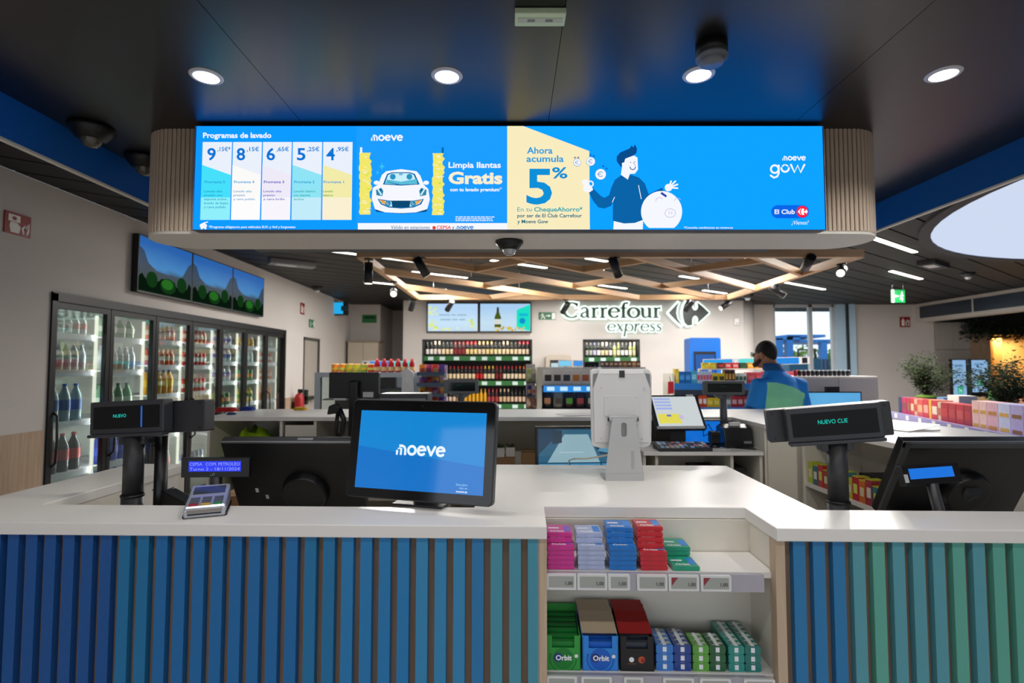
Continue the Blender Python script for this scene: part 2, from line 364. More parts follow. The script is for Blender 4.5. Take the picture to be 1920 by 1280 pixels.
# ---- far right wall with the window
Y3 = 11.7
w0, w1 = at(1451, 571, Y3), at(1600, 720, Y3)
def PX(u): return at(u, 640, Y3).x
wz1 = at(1500, 571, Y3).z
wr = grid_wall('wall_window', 'y', Y3, 0.14, bx1 - 0.1, PX(1752), 0, HZ, [(PX(1451), PX(1566), 0.3, wz1)], m_wall)
win = struct(thing('window_1', 'tall two-pane window with pale metal frame', 'window')); del win['category']
m_frame = mat('#c9ccd0', 0.4, 0.3)
x0, x1, xm = PX(1451), PX(1566), PX(1522)
b = MB()
for a0, a1 in ((x0, x0 + 0.05), (x1 - 0.05, x1), (xm - 0.04, xm + 0.04)): b.box(a0, a1, Y3 + 0.02, Y3 + 0.1, 0.3, wz1)
b.box(x0, x1, Y3 + 0.02, Y3 + 0.1, wz1 - 0.05, wz1).box(x0, x1, Y3 + 0.02, Y3 + 0.1, 0.3, 0.36); b.build('window_frame', m_frame, win)
for a0, a1 in ((x0 + 0.05, xm - 0.04), (xm + 0.04, x1 - 0.05)): box('pane', m_glass, a0, a1, Y3 + 0.055, Y3 + 0.061, 0.36, wz1 - 0.05, win)
# pale blue glazed return right of the window
b = MB().box(PX(1566), PX(1584), Y3 - 0.06, Y3, 0.0, wz1 + 0.02).box(PX(1586), PX(1600), Y3 - 0.1, Y3, 0.0, wz1 + 0.02)
struct(b.build('trim_7', mat('#b4d2e6', 0.35)))
struct(MB().box(PX(1583.5), PX(1586.5), Y3 - 0.12, Y3, 0, wz1 + 0.02).build('trim_8', m_charc))
# beam with dark glass, right
bmx = at(1742, 580, 11.3).x
bt = struct(box('trim_9', mat('#bdb6ae', 0.6), bmx, bmx + 0.3, 7.6, Y3, 2.56, HZ)); 
b0 = MB()
for y0, y1 in ((7.7, 8.95), (9.0, 10.2), (10.25, 11.55)): box('dark_glass', mat('#2b3540', 0.25, coat=0.3), bmx - 0.012, bmx, y0, y1, 2.63, 2.88, bt)
# concrete tiled pier and the wall right of it
pr = struct(box('wall_pier', mat('#77736e', 0.7), PX(1752), PX(1816), Y3 - 0.02, Y3 + 0.14, 0, 2.56))
for i, (ua, ub) in enumerate(((1752, 1784), (1784, 1816))):
    for z0, z1 in ((0.02, 0.85), (0.86, 1.95), (1.96, 2.55)): box('concrete_tile', mat('#a39d96', 0.75, var=0.18, scale=2.2, bump=0.1), PX(ua) + 0.004, PX(ub) - 0.004, Y3 - 0.035, Y3 - 0.02, z0, z1, pr)
struct(box('wall_right_panel', wood('#9c8369', '#b39a80', 0.6, 2), PX(1816), PX(1853), Y3 - 0.03, Y3 + 0.1, 0, at(1830, 627, Y3).z))
struct(box('wall_right_upper', mat('#2f2a30', 0.5), PX(1816), 14, Y3 + 0.9, Y3 + 1.0, 0, HZ))
struct(box('wall_right', m_wall2, 13.9, 14, -2, 13, 0, HZ))
# outside ground
struct(box('ground_outside', mat('#b9b4ad', 0.9), -6, 40, 13.5, 60, -0.3, 0.0))
# ================================================================ LIGHTS (lamps of the place, and one added row of downlights)
def area(name, loc, sx, sy, power, col=(1, 0.965, 0.92), rz=0.0, parent=None, spread=PI):
    L = bpy.data.lights.new(name, 'AREA'); L.shape = 'RECTANGLE'; L.size, L.size_y = sx, sy; L.energy = power; L.color = col; L.spread = spread
    o = bpy.data.objects.new(name, L); C.objects.link(o); o.location = loc; o.rotation_euler = (0, 0, rz); o.parent = parent; return o
def spot(name, loc, tgt, power, ang, col=(1, 0.955, 0.9), blend=0.4, r=0.03, parent=None):
    L = bpy.data.lights.new(name, 'SPOT'); L.energy = power; L.color = col; L.spot_size = ang; L.spot_blend = blend; L.shadow_soft_size = r
    o = bpy.data.objects.new(name, L); C.objects.link(o); o.location = loc
    o.rotation_euler = (Vector(tgt) - Vector(loc)).to_track_quat('-Z', 'Y').to_euler(); o.parent = parent; return o
# recessed downlights
m_lamp = emit('#fffaf2', 6.0); m_lampring = mat('#d8d8de', 0.4)
DL = [(387, 143), (838, 142), (1310, 140), (1769, 139)]
DLN = ['leftmost of the four recessed white downlights above the counter', 'second recessed white downlight from the left, above the wash advert', 'third recessed white downlight from the left, below the smoke detector', 'rightmost of the four recessed white downlights above the counter']
for i, (u, v) in enumerate(DL):
    p = zat(u, v, LZ); t = thing('recessed_downlight', DLN[i], 'downlight', p, group='recessed downlights over the counter')
    MB().lathe([(0.047, -0.001), (0.047, -0.006), (0.058, -0.005), (0.062, -0.0005)], 28).build('ring', m_lampring, t)
    MB().prism(circ(0, 0, 0.047, 28), -0.005, -0.002, 'z').build('diffuser', m_lamp, t)
    spot('downlight_beam', (0, 0, -0.012), (0, 0, -1), 22, 2.3, blend=0.6, r=0.045, parent=t)
for i in range(4):   # unseen row of the same fittings, added as fill for the counter front
    t = thing('recessed_downlight', '%s added recessed downlight of the unseen row nearer the front wall' % ORD[i], 'downlight', (-1.2 + i * 0.96, 0.55, LZ), group='recessed downlights over the counter')
    MB().lathe([(0.047, -0.001), (0.047, -0.006), (0.058, -0.005), (0.062, -0.0005)], 28).build('ring', m_lampring, t)
    MB().prism(circ(0, 0, 0.047, 28), -0.005, -0.002, 'z').build('diffuser', m_lamp, t)
    spot('downlight_beam', (0, 0, -0.012), (0, 0, -1), 27, 2.9, blend=0.3, r=0.045, parent=t)
# linear ceiling lights
LL = [((1635, 445), (1715, 473)), ((1388, 480), (1478, 500)), ((1670, 508), (1727, 523)), ((1472, 528), (1542, 543)), ((920, 488), (1025, 502)), ((773, 509), (875, 521)), ((731, 485), (776, 490)), ((620, 471), (667, 476)),
      ((692, 529), (741, 533)), ((798, 539), (817, 541)), ((1099, 531), (1173, 541)), ((1026, 551), (1057, 554)), ((1117, 486), (1145, 492)), ((1287, 519), (1310, 523)), ((1319, 544), (1361, 550))]
LLW = ['nearest the round luminous ceiling light', 'inside the wooden lattice near its right spotlight', 'below the small ceiling box left of the exit sign', 'right of the wooden lattice above the window', 'behind the dome camera under the header, longest of the row', 'crossed by the black spotlight at the lattice left', 'seen just under the header at the lattice left corner', 'leftmost, cut off by the header at the left', 'left outside the lattice behind the hanging black cylinder', 'short bright one above the left wine screen', 'in the lattice above the glowing shop name', 'short one above the green exit sign by the screens', 'short one beside the central lattice spotlight', 'short one at the far right of the lattice', 'far one above the glowing diamond emblem']
for i, (p0, p1) in enumerate(LL):
    a, b_ = zat(*p0, HZ - 0.01), zat(*p1, HZ - 0.01); d_ = Vector((DX, DY, 0)); ln = max(0.6, min(1.6, (b_ - a).length)); c = (a + b_) / 2; c.z = HZ
    t = thing('linear_ceiling_light', 'white linear ceiling light ' + LLW[i], 'ceiling light', c, math.atan2(DY, DX), group='linear lights in the dark plank ceiling')
    MB().box(-ln / 2 - 0.01, ln / 2 + 0.01, -0.04, 0.04, -0.008, 0.02).build('housing', m_black, t)
    MB().box(-ln / 2, ln / 2, -0.03, 0.03, -0.014, -0.008).build('diffuser', emit('#fff8ea', 7.0), t)
    area('tube_light', (0, 0, -0.03), ln, 0.06, (52 if c.x > 2.4 else 32) * ln, parent=t)
# ================================================================ FRONT COUNTER
PHI = 0.0275
cnt = thing('service_counter', 'long white-topped service counter clad in blue and teal vertical slats', 'counter', (0, 0, 0), -PHI)
def loc_x(u, v, yl):
    d = ray(u, v); c, s = math.cos(PHI), math.sin(PHI); lx, ly = d.x * c - d.y * s, d.x * s + d.y * c
    return lx * yl / ly
def wpt(x, y, z): c, s = math.cos(PHI), math.sin(PHI); return Vector((x * c + y * s, -x * s + y * c, z))
ZT, FY, LYB, CB = 1.05, 1.715, 1.942, 2.80
RX, NX0, NX1, CR, CL = 2.62, 0.063, 0.78, 1.025, -0.19
top = [(-2.07, FY), (NX0, FY), (NX0, 1.965), (NX1, 1.965), (NX1, FY), (RX, FY), (RX, LYB), (CR, LYB), (CR, CB), (CL, CB), (CL, LYB), (-1.78, LYB), (-1.78, 2.77), (-2.07, 2.77)]
MB().prism(top, ZT - 0.04, ZT, 'z').build('worktop', m_white, cnt, bevel=0.003)
m_back = wood('#7d6552', '#8f7663', 0.6, 2)
body = cnt
YS = 1.728; BK = YS + 0.025
# carcass panels behind the slats
box('front_panel', m_back, -2.05, NX0 - 0.012, BK, BK + 0.018, 0, ZT - 0.04, cnt)
box('front_panel', m_back, NX1 + 0.012, RX, BK, BK + 0.018, 0, ZT - 0.04, cnt)
for x in (NX0 - 0.03, NX1 + 0.0): box('edge_post', m_beige, x, x + 0.03, YS, BK + 0.018, 0, ZT - 0.04, cnt, bevel=0.001)
for x0, x1, y0, y1 in ((-1.80, -1.782, LYB, 2.76), (-2.055, -2.035, 1.76, 2.76), (NX0 - 0.03, NX0 - 0.012, BK + 0.018, 2.0), (NX1 + 0.012, NX1 + 0.03, BK + 0.018, 2.0), (CR - 0.03, CR - 0.012, 2.0, 2.79), (CL + 0.012, CL + 0.03, 2.0, 2.79)):
    box('side_panel', m_cream, x0, x1, y0, y1, 0, ZT - 0.041, cnt)
for x0, x1, y0 in ((-1.78, CL, LYB - 0.02), (CR, RX, LYB - 0.02), (CL + 0.03, CR - 0.03, CB - 0.03), (-2.035, -1.80, 2.75)): box('back_panel', m_cream, x0, x1, y0, y0 + 0.018, 0, ZT - 0.041, cnt)
for x0, x1 in ((-1.78, CL), (CR, 1.62)): box('inner_desk', m_cream, x0 + 0.002, x1 - 0.002, LYB, 2.75, 0.74, 0.77, cnt)
for x0 in (-1.77, CL - 0.03, CR + 0.012, 1.59): box('desk_leg_panel', m_cream, x0, x0 + 0.018, LYB + 0.1, 2.72, 0, 0.74, cnt)
box('inner_desk', m_cream, 1.625, 2.2, LYB, 2.33, 0.74, 0.77, cnt)
# niche with two shelves
NYB = 1.955
box('niche_back', m_cream, NX0 - 0.012, NX1 + 0.012, NYB, NYB + 0.015, 0.05, ZT - 0.041, cnt)
SH = [0.898, 0.582, 0.22]
for i, z in enumerate(SH):
    box('shelf', m_white, NX0 - 0.01, NX1 + 0.01, 1.762, NYB - 0.002, z - 0.018, z, cnt)
    box('price_rail', mat('#a9a6b0', 0.25, coat=0.4), NX0 - 0.01, NX1 - 0.03, 1.745, 1.760, z - 0.056, z - 0.002, cnt)
box('plinth', m_cream, NX0 - 0.01, NX1 + 0.01, 1.80, 1.82, 0, 0.18, cnt)
# painted slats
CLR = {'a': '#0a5096', 'b': '#0b70a4', 'c': '#0a68a8', 'd': '#177ab6', 'e': '#2d86b8', 'f': '#4491a6', 'g': '#2377ae', 'h': '#549aa8', 'i': '#5ca898'}
SM = {k: mat(v, 0.5, var=0.05, scale=6, key='slat_' + k) for k, v in CLR.items()}
slat_me = {k: MB().box(-0.0185, 0.0185, 0, 0.0245, 0, ZT - 0.0425).mesh(SM[k], 'slat') for k in CLR}
left = 'aaaaaabbccccccccbb' + 'ddddeeegfff'
for i, c in enumerate(left):
    u = 25.2 + i * (1000.6 - 25.2) / 28; link('slat', slat_me[c], cnt, (loc_x(u, 1006, YS), YS, 0))
for i in range(1, 7): link('slat', slat_me['a'], cnt, (loc_x(25.2, 1006, YS) - i * 0.0606, YS, 0))
right = 'gggh' + 'ihhhihiihiihiihiihii' + 'hiihiihii'
x = loc_x(1498, 1020, YS)
for i, c in enumerate(right):
    if x + i * 0.0612 < RX - 0.03: link('slat', slat_me[c], cnt, (x + i * 0.0612, YS, 0))
# ---- price tags on the rails
m_tagw = mat('#dcdcdc', 0.3, var=0); m_tags = mat('#a4a7a2', 0.35, var=0); m_ink = mat('#33363a', 0.5, var=0); m_tagred = mat('#8e2f3a', 0.5, var=0)
def price_tag(x, z, wdt, label, red=False, grp='electronic price tags on the niche shelves'):
    t = thing('price_tag', label, 'price tag', wpt(x, 1.7445, z), -PHI, grp)
    MB().prism(rrect(-wdt / 2, wdt / 2, -0.0245, 0.0245, 0.004), -0.008, 0, 'y').build('frame', m_tagw, t)
    MB().prism(rrect(-wdt / 2 + 0.008, wdt / 2 - 0.008, -0.017, 0.018, 0.002), -0.0088, -0.0081, 'y').build('display', m_tags, t)
    cv = lambda a, b, L: (a, -0.0089 - 0.0003 * L, b)
    if red: Art(t, cv, 'corner_mark').poly([(-wdt / 2 + 0.009, 0.018), (-wdt / 2 + 0.03, 0.018), (-wdt / 2 + 0.009, -0.008)], m_tagred).done()
    text('1,00', cv, wdt / 2 - 0.012, -0.008, 0.011, m_ink, t, align='R', bold=0.015, name='price')
    return t
TG = [(1052, .1, 'under the pink gum packs'), (1110, .1, 'under the silver gum packs'), (1160, .072, 'under the blue gum packs, tilted'), (1222, .1, 'under the red gum packs'), (1281, .1, 'with a red corner under the teal gum packs'), (1341, .1, 'with a red corner under the empty shelf space')]
for i, (u, wd, wh) in enumerate(TG): price_tag(loc_x(u, 1085, 1.7445), SH[0] - 0.027, wd * .96, 'white framed electronic price tag ' + wh, i > 3)
TG = [(1053, 'under the green gum display box'), (1118, 'under the blue gum display box'), (1187, 'under the black red-lidded box'), (1271, 'under the blue candy rolls'), (1340, 'under the green candy rolls'), (1422, 'under the teal candy rolls')]
for i, (u, wh) in enumerate(TG): price_tag(loc_x(u, 1268, 1.7445), SH[1] - 0.027, 0.06 if i == 2 else 0.096, 'white framed electronic price tag on the lower shelf ' + wh)
# ---- gum packs on the upper shelf: each pack is a thing
def gum_mesh(hexc): return MB().prism(rrect(-0.043, 0.043, 0.0003, 0.0147, 0.003, 2), -0.045, 0.045, 'y').mesh(mat(hexc, 0.28, coat=0.3, var=0.12, scale=30), 'pack')
def gum_print(pw_): return MB().box(-0.028, 0.02, -0.02, 0.03, 0.0148, 0.0152).mesh(pw_, 'band')
PK = [('pink', '#c9308f', 1051, 7), ('silver', '#a9b4d6', 1107, 7), ('blue', '#1272c4', 1165, 8), ('red', '#c3202f', 1222, 8), ('teal', '#1f9a78', 1281, 4)]
m_gumw = mat('#e8ecf2', 0.35, var=0)
for name, hx, u, n in PK:
    me = gum_mesh(hx); cx = loc_x(u, 1050, 1.80)
    side = MB().box(-0.036, 0.036, -0.0458, -0.0451, 0.003, 0.012).mesh(mat(hx, 0.5, var=0.2, scale=40, key='gumside' + name), 'end_flap')
    front = {'teal': 1}.get(name, 5 if name != 'red' else 4)
    for k in range(n):
        if k < front: px, py, pz, wh = cx, 1.812, SH[0] + 0.0005 + k * 0.0152, '%s up in the front stack' % ORD[k]
        else: j = k - front; px, py, pz, wh = cx - 0.004 + 0.002 * j, 1.838 + 0.012 * j + (0.03 if name == 'teal' else 0), SH[0] + 0.0005 + ((front + j) if name != 'teal' else j * 1.0) * 0.0152, '%s one pushed back on top' % ORD[j]
        if name == 'teal' and k >= 1: py = 1.906; pz = SH[0] + 0.0005 + (k - 1) * 0.0152
        o = link('gum_pack', me, None, wpt(px, py, pz), (0, 0, -PHI + random.uniform(-.03, .03))); tag(o, '%s chewing gum pack, %s on the niche shelf' % (name, wh), 'gum pack', name + ' gum packs on the upper niche shelf')
        link('end_flap', side, o)
        if k >= front - 1:
            cv = lambda a, b, L: (a, b, 0.0149 + 0.0004 * L)
            text('Orbit', cv, -0.03, -0.036, 0.015, m_gumw, o, bold=0.03, L=1); Art(o, cv, 'brand_band').rect(-0.036, 0.0, 0.0, 0.012, m_gumw).rect(0.015, 0.038, -0.03, 0.03, mat('#7d68c4' if name == 'pink' else '#3b86d8', 0.4, var=0)).done()
# ---- lower shelf: display boxes
def display_box(u0, u1, hx, hx2, label, kind):
    x0, x1 = loc_x(u0, 1230, 1.765), loc_x(u1, 1230, 1.765); W = x1 - x0 - 0.004; Z = SH[1]; D = 0.165
    t = thing('display_box', label, 'display box', wpt((x0 + x1) / 2, 1.767, Z), -PHI, 'display boxes on the lower niche shelf'); m1 = mat(hx, 0.4, var=0.1, scale=20); hw = W / 2
    b = MB().box(-hw, hw, 0, 0.003, 0, 0.07).box(-hw, -hw + 0.003, 0, D, 0, 0.105).box(hw - 0.003, hw, 0, D, 0, 0.105).box(-hw, hw, D - 0.003, D, 0, 0.14).box(-hw, hw, 0, D, 0, 0.002)
    b.box(-hw, -hw + 0.02, 0, 0.003, 0.07, 0.108).box(hw - 0.02, hw, 0, 0.003, 0.07, 0.108); b.build('tray', m1, t)
    cv = lambda a, b, L: (a, -0.0004 * L - 0.0002, b); A = Art(t, cv, 'printed_front'); m2 = mat(hx2, 0.4, var=0)
    if kind != 'black':
        A.disc(0, 0.036, 0.034, m2, 1, 24); A.arc(0, 0.036, 0.042, 160, 380, 0.006, m2, 1); A.disc(-0.016, 0.04, 0.014, mat('#13307a', 0.4, var=0), 2)
        text('Orbit', cv, 0.002, 0.032, 0.016, m_gumw, t, align='C', bold=0.035, L=3, width=0.052); A.disc(0.042, 0.045, 0.006, m_gumw, 2, 10)
    else: A.disc(-0.018, 0.036, 0.008, m_gumw, 1).disc(0.014, 0.036, 0.011, mat('#b5502a', 0.4, var=0), 1).disc(0.018, 0.034, 0.006, mat('#8d2020', 0.4, var=0), 2); A.rect(-0.03, -0.004, 0.022, 0.025, mat('#6d4434', 0.4, var=0), 1)
    A.done()
    pm = MB().box(-hw + 0.006, hw - 0.006, -0.009, 0.009, 0, 0.082).mesh(m2 if kind != 'black' else mat('#39404c', 0.3, 0.4), 'stick_row')
    for k in range(6): link('inner_pack', pm, t, (0, 0.018 + k * 0.025, 0.004 + 0.006 * k))
    if kind != 'green':
        f = MB(); L0, L1 = (0.0, 0.1, 0.108), (0.0, 0.165, 0.185); f.add([(-hw, 0.02, 0.107), (hw, 0.02, 0.107), (hw - 0.006, 0.1, 0.143), (hw - 0.012, 0.155, 0.157), (-hw - 0.008, 0.155, 0.157), (-hw - 0.004, 0.1, 0.143)], [(0, 1, 2, 5), (5, 2, 3, 4)])
        f.add([(-hw, 0.02, 0.1085), (hw, 0.02, 0.1085), (hw - 0.006, 0.1, 0.1445), (hw - 0.012, 0.155, 0.1585), (-hw - 0.008, 0.155, 0.1585), (-hw - 0.004, 0.1, 0.1445)], [(0, 1, 2, 5), (5, 2, 3, 4)])
        f.build('lid_flap', mat('#a8977f', 0.7) if kind == 'blue' else mat('#8d0c10', 0.5), t)
    return t
display_box(1022, 1090, '#2f9a3e', '#0c7a2c', 'green gum display box at the left of the lower niche shelf', 'green')
display_box(1091, 1161, '#2a86de', '#0e5ec4', 'light blue gum display box with a raised cardboard lid', 'blue')
display_box(1162, 1228, '#141214', '#141214', 'black gum display box with a raised red lid', 'black')
# candy rolls: long flat packs stacked in two columns, stepping back
RL = [('blue', '#2f77c8', '#1c3f8e', 1230, 1297, 3, 4), ('green', '#5aa03c', '#1d5a34', 1299, 1362, 3, 3), ('teal', '#1f8a80', '#15706a', 1366, 1428, 3, 6)]
for name, h1, h2, u0, u1, nz, ny in RL:
    x0, x1 = loc_x(u0, 1240, 1.77), loc_x(u1, 1240, 1.77); hw = (x1 - x0) / 4 - 0.001
    for col, (hx, cx) in enumerate(((h1, x0 + hw + 0.001), (h2, x1 - hw - 0.001))):
        me = MB().prism(rrect(-hw, hw, 0, 0.0265, 0.005, 2), -0.0135, 0.0135, 'y').mesh(mat(hx, 0.25, coat=0.4, var=0.25, scale=35), 'roll')
        bw = MB().box(-0.006, 0.006, -0.0138, 0.0138, 0.0267, 0.0270).box(-0.006, 0.006, -0.0142, -0.0137, 0.006, 0.021).mesh(m_gumw, 'mark')
        lt = MB().add([(-hw * .8, -0.011, 0.0268), (hw * .8, -0.002, 0.0268), (hw * .6, 0.011, 0.0268)], [(0, 1, 2)]).mesh(mat('#b9c8c0', 0.3, var=0), 'swoosh')
        for r in range(ny):
            for k in range(nz):
                o = link('candy_roll', me, None, wpt(cx, 1.785 + r * 0.0275, SH[1] + 0.0005 + k * 0.027), (0, 0, -PHI))
                tag(o, '%s candy roll, %s column, %s row back, %s layer up' % (name, ('left', 'right')[col], ORD[r], ORD[k]), 'candy pack', name + ' candy rolls on the lower niche shelf')
                link('brand_mark', bw, o); link('printed_swoosh', lt, o)
# ================================================================ HEADER with the LED screen
SY, BYF, BYB, HB = 2.45, 2.518, 2.84, 2.19
HBZ = at(960, 431, SY).z; HTZ = at(960, 236, SY).z
hd = thing('sign_header', 'hanging oak-ribbed header box with rounded ends above the counter', 'sign header', (0, (BYF + BYB) / 2, HBZ))
R_ = (BYB - BYF) / 2; HX = 1.645; HH = LZ - HBZ - 0.0005
st = [(HX + R_ * math.cos(a), R_ * math.sin(a)) for a in [(-90 + 180 * i / 24) * PI / 180 for i in range(25)]] + [(-HX + R_ * math.cos(a), R_ * math.sin(a)) for a in [(90 + 180 * i / 24) * PI / 180 for i in range(25)]]
sti = [(x * 0.995, y * 0.97) for x, y in st]
MB().prism(sti, 0.012, HH, 'z', sm=False).build('core', wood('#6e5a48', '#7d6856', 0.6, 2), hd)
MB().prism([(x * 1.003, y * 1.03) for x, y in st], -0.002, 0.012, 'z').build('bottom_panel', mat('#f2ede6', 0.5, var=0.02), hd)
rib = MB().prism([(-0.0085, 0.004), (-0.0085, -0.006), (-0.005, -0.009), (0.005, -0.009), (0.0085, -0.006), (0.0085, 0.004)], 0.012, HH, 'z').mesh(wood('#c9b5a0', '#dccbb8', 0.5, 2), 'rib')
def around(s_):
    """position and outward angle along the stadium outline"""
    per = 4 * HX + 2 * PI * R_; s_ %= per
    if s_ < 2 * HX: return (-HX + s_, -R_, 0.0)
    s_ -= 2 * HX
    if s_ < PI * R_: a = s_ / R_; return (HX + R_ * math.sin(a), -R_ * math.cos(a), a)
    s_ -= PI * R_
    if s_ < 2 * HX: return (HX - s_, R_, PI)
    s_ -= 2 * HX; a = s_ / R_; return (-HX - R_ * math.sin(a), R_ * math.cos(a), PI + a)
per = 4 * HX + 2 * PI * R_; nr = int(per / 0.0215)
for i in range(nr):
    x, y, a = around(i * per / nr)
    if abs(x) < 1.43: continue
    link('rib', rib, hd, (x, y, 0), (0, 0, a))
# LED walls front and back
SXH = (at(1542, 236, SY).x - at(368, 236, SY).x) / 2; SXC = (at(1542, 236, SY).x + at(368, 236, SY).x) / 2
led = thing('led_screen', 'wide blue LED screen of car wash prices and savings adverts on the header', 'screen', (0, SY, HBZ + 0.0))
MB().box(SXC - SXH - 0.003, SXC + SXH + 0.003, 0.0035, BYF - SY - 0.014, 0.0, HTZ - HBZ).build('cabinet', mat('#4a4c52', 0.5), led)
for x in (SXC - SXH - 0.006, SXC + SXH + 0.004): box('edge_profile', mat('#c9ccd8', 0.3, 0.5), x, x + 0.002, -0.001, 0.03, 0, HTZ - HBZ, led)
def CV(u, v, L): p = at(u, v, SY); return (p.x, -0.0012 * L + 0.002, p.z - HBZ)
E_ = {k: emit(h, 1.0) for k, h in dict(blue='#0f9bea', blue2='#0aa4f6', yel='#f7ecb0', cream='#fbf0cf', white='#f6f8ff', w2='#eaf1fb', cy='#46e0fb', cy2='#9fe6f8', yl2='#f6efb8', lil='#f4f1fb', dk='#0768a6', ink='#0a73d6', tq='#089ac2', nav='#0a5288', dnav='#0a4a88', brush='#f2e86a', brush2='#fbf0b8', red='#ff1f3d', redt='#e8402c', clubb='#0a67e8', or_='#f3a53a', grey='#b6aed8', bl3='#0d86d8', pur='#4a39b8', skin='#fbfcff', shade='#c9f1fb').items()}
MB().add([CV(368, 236, 0), CV(668, 236, 0), CV(668, 430, 0), CV(361.5, 430, 0)], [(0, 1, 2, 3)]).build('lit_panel', emit((0.003, 0.235, 1.0), 1.4), led)
MB().add([CV(668, 236, 0), CV(951, 236, 0), CV(951, 430, 0), CV(668, 430, 0)], [(0, 1, 2, 3)]).build('lit_panel', emit((0.008, 0.245, 0.85), 1.4), led)
MB().add([CV(951, 236, 0), CV(1542, 236, 0), CV(1548, 430, 0), CV(951, 430, 0)], [(0, 1, 2, 3)]).build('lit_panel', emit((0.003, 0.265, 1.0), 1.4), led)
def T(s_, u, v, size, k, width=None, align='L', bold=0.02, L=3, shear=0.0): text(s_, CV, u, v, size, E_[k] if k in E_ else emit(k, 1.0), led, width, L, align, bold, -1, shear)
# left: wash price list
A = Art(led, CV, 'price_list_picture')
cols = [(380, 435, '#46e0fb', '#8ff0fb'), (437, 491, '#fbfaf8', '#fdfdfd'), (493, 547, '#efeaf8', '#f8f6fc'), (549, 604, '#8fe4f6', '#c2ecfa'), (606, 661, '#f3ecaa', '#faf0d2')]
for i, (u0, u1, c1, c2) in enumerate(cols):
    k0 = (u0 - 367) * 0.0; s0 = -(368 - u0) * 0.0
    def sh(u, v): return u - (v - 266) * 0.032 * (1 - (i * 0.15))
    A.poly([(u0, 266), (u1, 266), (sh(u1, 412), 412), (sh(u0, 412), 412)], emit('#eaf1fc', 1.0), 1)
    A.poly([(sh(u0, 310), 309), (sh(u1, 328), 328), (sh(u1, 370), 370), (sh(u0, 370), 370)], emit(c1, 1.0), 2); A.poly([(sh(u0, 370), 370), (sh(u1, 370), 370), (sh(u1, 412), 412), (sh(u0, 412), 412)], emit(c2, 1.0), 2)
A.disc(381, 423, 7, E_['white'], 1, 12, 5).stroke([(381, 418), (389, 416)], 2, E_['white'], 1); A.disc(378, 428, 2, E_['white'], 1, 8).disc(385, 428, 2, E_['white'], 1, 8); A.done('car wash price list')
T('Programas de lavado', 381, 258.5, 10, 'white', 128, bold=0.03)
for (u, n1, n2, lab, lines, ck) in ((389, '9', ',15€*', 'Programa 5', ['Lavado alta', 'presión con', 'espuma activa,', 'lavado de bajos', 'y cera pulido'], 'tq'), (444, '8', ',15€', 'Programa 4', ['Lavado alta', 'presión', 'y cera pulido'], '#4a9ad0'), (500, '6', ',65€', 'Programa 3', ['Lavado alta', 'presión', 'y cera brillo'], '#4a49c0'), (557, '5', ',25€', 'Programa 2', ['Lavado básico', 'con espuma', 'activa'], '#12a89a'), (612, '4', ',95€', 'Programa 1', ['Lavado', 'básico'], '#3fae4a')):
    T(n1, u, 300, 23, 'ink', 16, bold=0.02); T(n2, u + 19, 283.5, 8, 'bl3', 23 if '*' not in n2 else 25); T(lab, u - 5, 343.5, 5, '#2aa0d8' if ck != '#4a49c0' else ck, 38); 
    for j, ln in enumerate(lines): T(ln, u - 6, 360.5 + j * 7.4, 4.2, ck, min(45, len(ln) * 3.1), bold=0.01)
T('*Programa obligatorio para vehículos SUV, y 4x4 y furgonetas', 392, 427.5, 4.5, 'white', 162, bold=0.01)
# middle: car wash advert
A = Art(led, CV, 'car_wash_picture'); wht = E_['white']
A.rect(671, 951, 418, 430, wht, 1)
rnd = random.Random(3)
def brush(u0, u1, v0, v1):
    vs = [v0 + (v1 - v0) * i / 22 for i in range(23)]
    lft = [(u0 + rnd.uniform(-1.5, 1.5), v) for v in vs]; rgt = [(u1 + rnd.uniform(-3, 2.5), v) for v in vs]
    A.poly(lft + rgt[::-1], E_['brush'], 1)
    for i in range(26):
        v = rnd.uniform(v0 + 2, v1 - 4); a = rnd.uniform(u0, u1 - 8); A.poly([(a, v), (a + rnd.uniform(6, 12), v + rnd.uniform(-1, 2)), (a + rnd.uniform(4, 9), v + 3)], E_[rnd.choice(['brush2', 'cream', 'brush2'])] if i % 7 else emit('#bfe23a', 1.0), 2)
brush(674, 695, 286, 402); brush(811, 832, 287, 403)
for u in (677, 830): A.rect(u - 2, u + 2, 276, 287, E_['dk'] if u > 800 else wht, 1)
body_ = [(697, 372), (699, 352), (709, 346), (716, 328), (724, 321), (752, 317), (781, 321), (788, 329), (795, 347), (803, 354), (806, 374), (801, 392), (780, 398), (752, 399.5), (722, 398), (703, 392)]
A.poly([(701, 390), (803, 390), (799, 397), (752, 400.5), (706, 397)], E_['nav'], 1); A.poly(body_, wht, 2)
A.poly([(718, 346), (726, 326), (736, 323), (768, 323), (778, 326), (787, 346), (752, 348)], E_['dk'], 3); A.poly([(722, 345), (728, 328), (737, 325), (767, 325), (776, 328), (783, 345), (752, 346)], E_['shade'], 4)
A.poly([(723, 345), (726, 337), (752, 341), (781, 336), (783, 345), (752, 346)], emit('#58bedb', 1.0), 5)
for u in (737, 768): A.disc(u, 332, 5.5, emit('#2b93c4', 1.0), 6, 12)
A.disc(752, 327.5, 4, emit('#6fb6e0', 1.0), 6, 10, 2); A.stroke([(727, 342), (750, 347)], 0.8, E_['nav'], 7)
for u, s_ in ((706, 1), (799, -1)): A.disc(u, 342.5, 5.5, wht, 2, 12, 4)
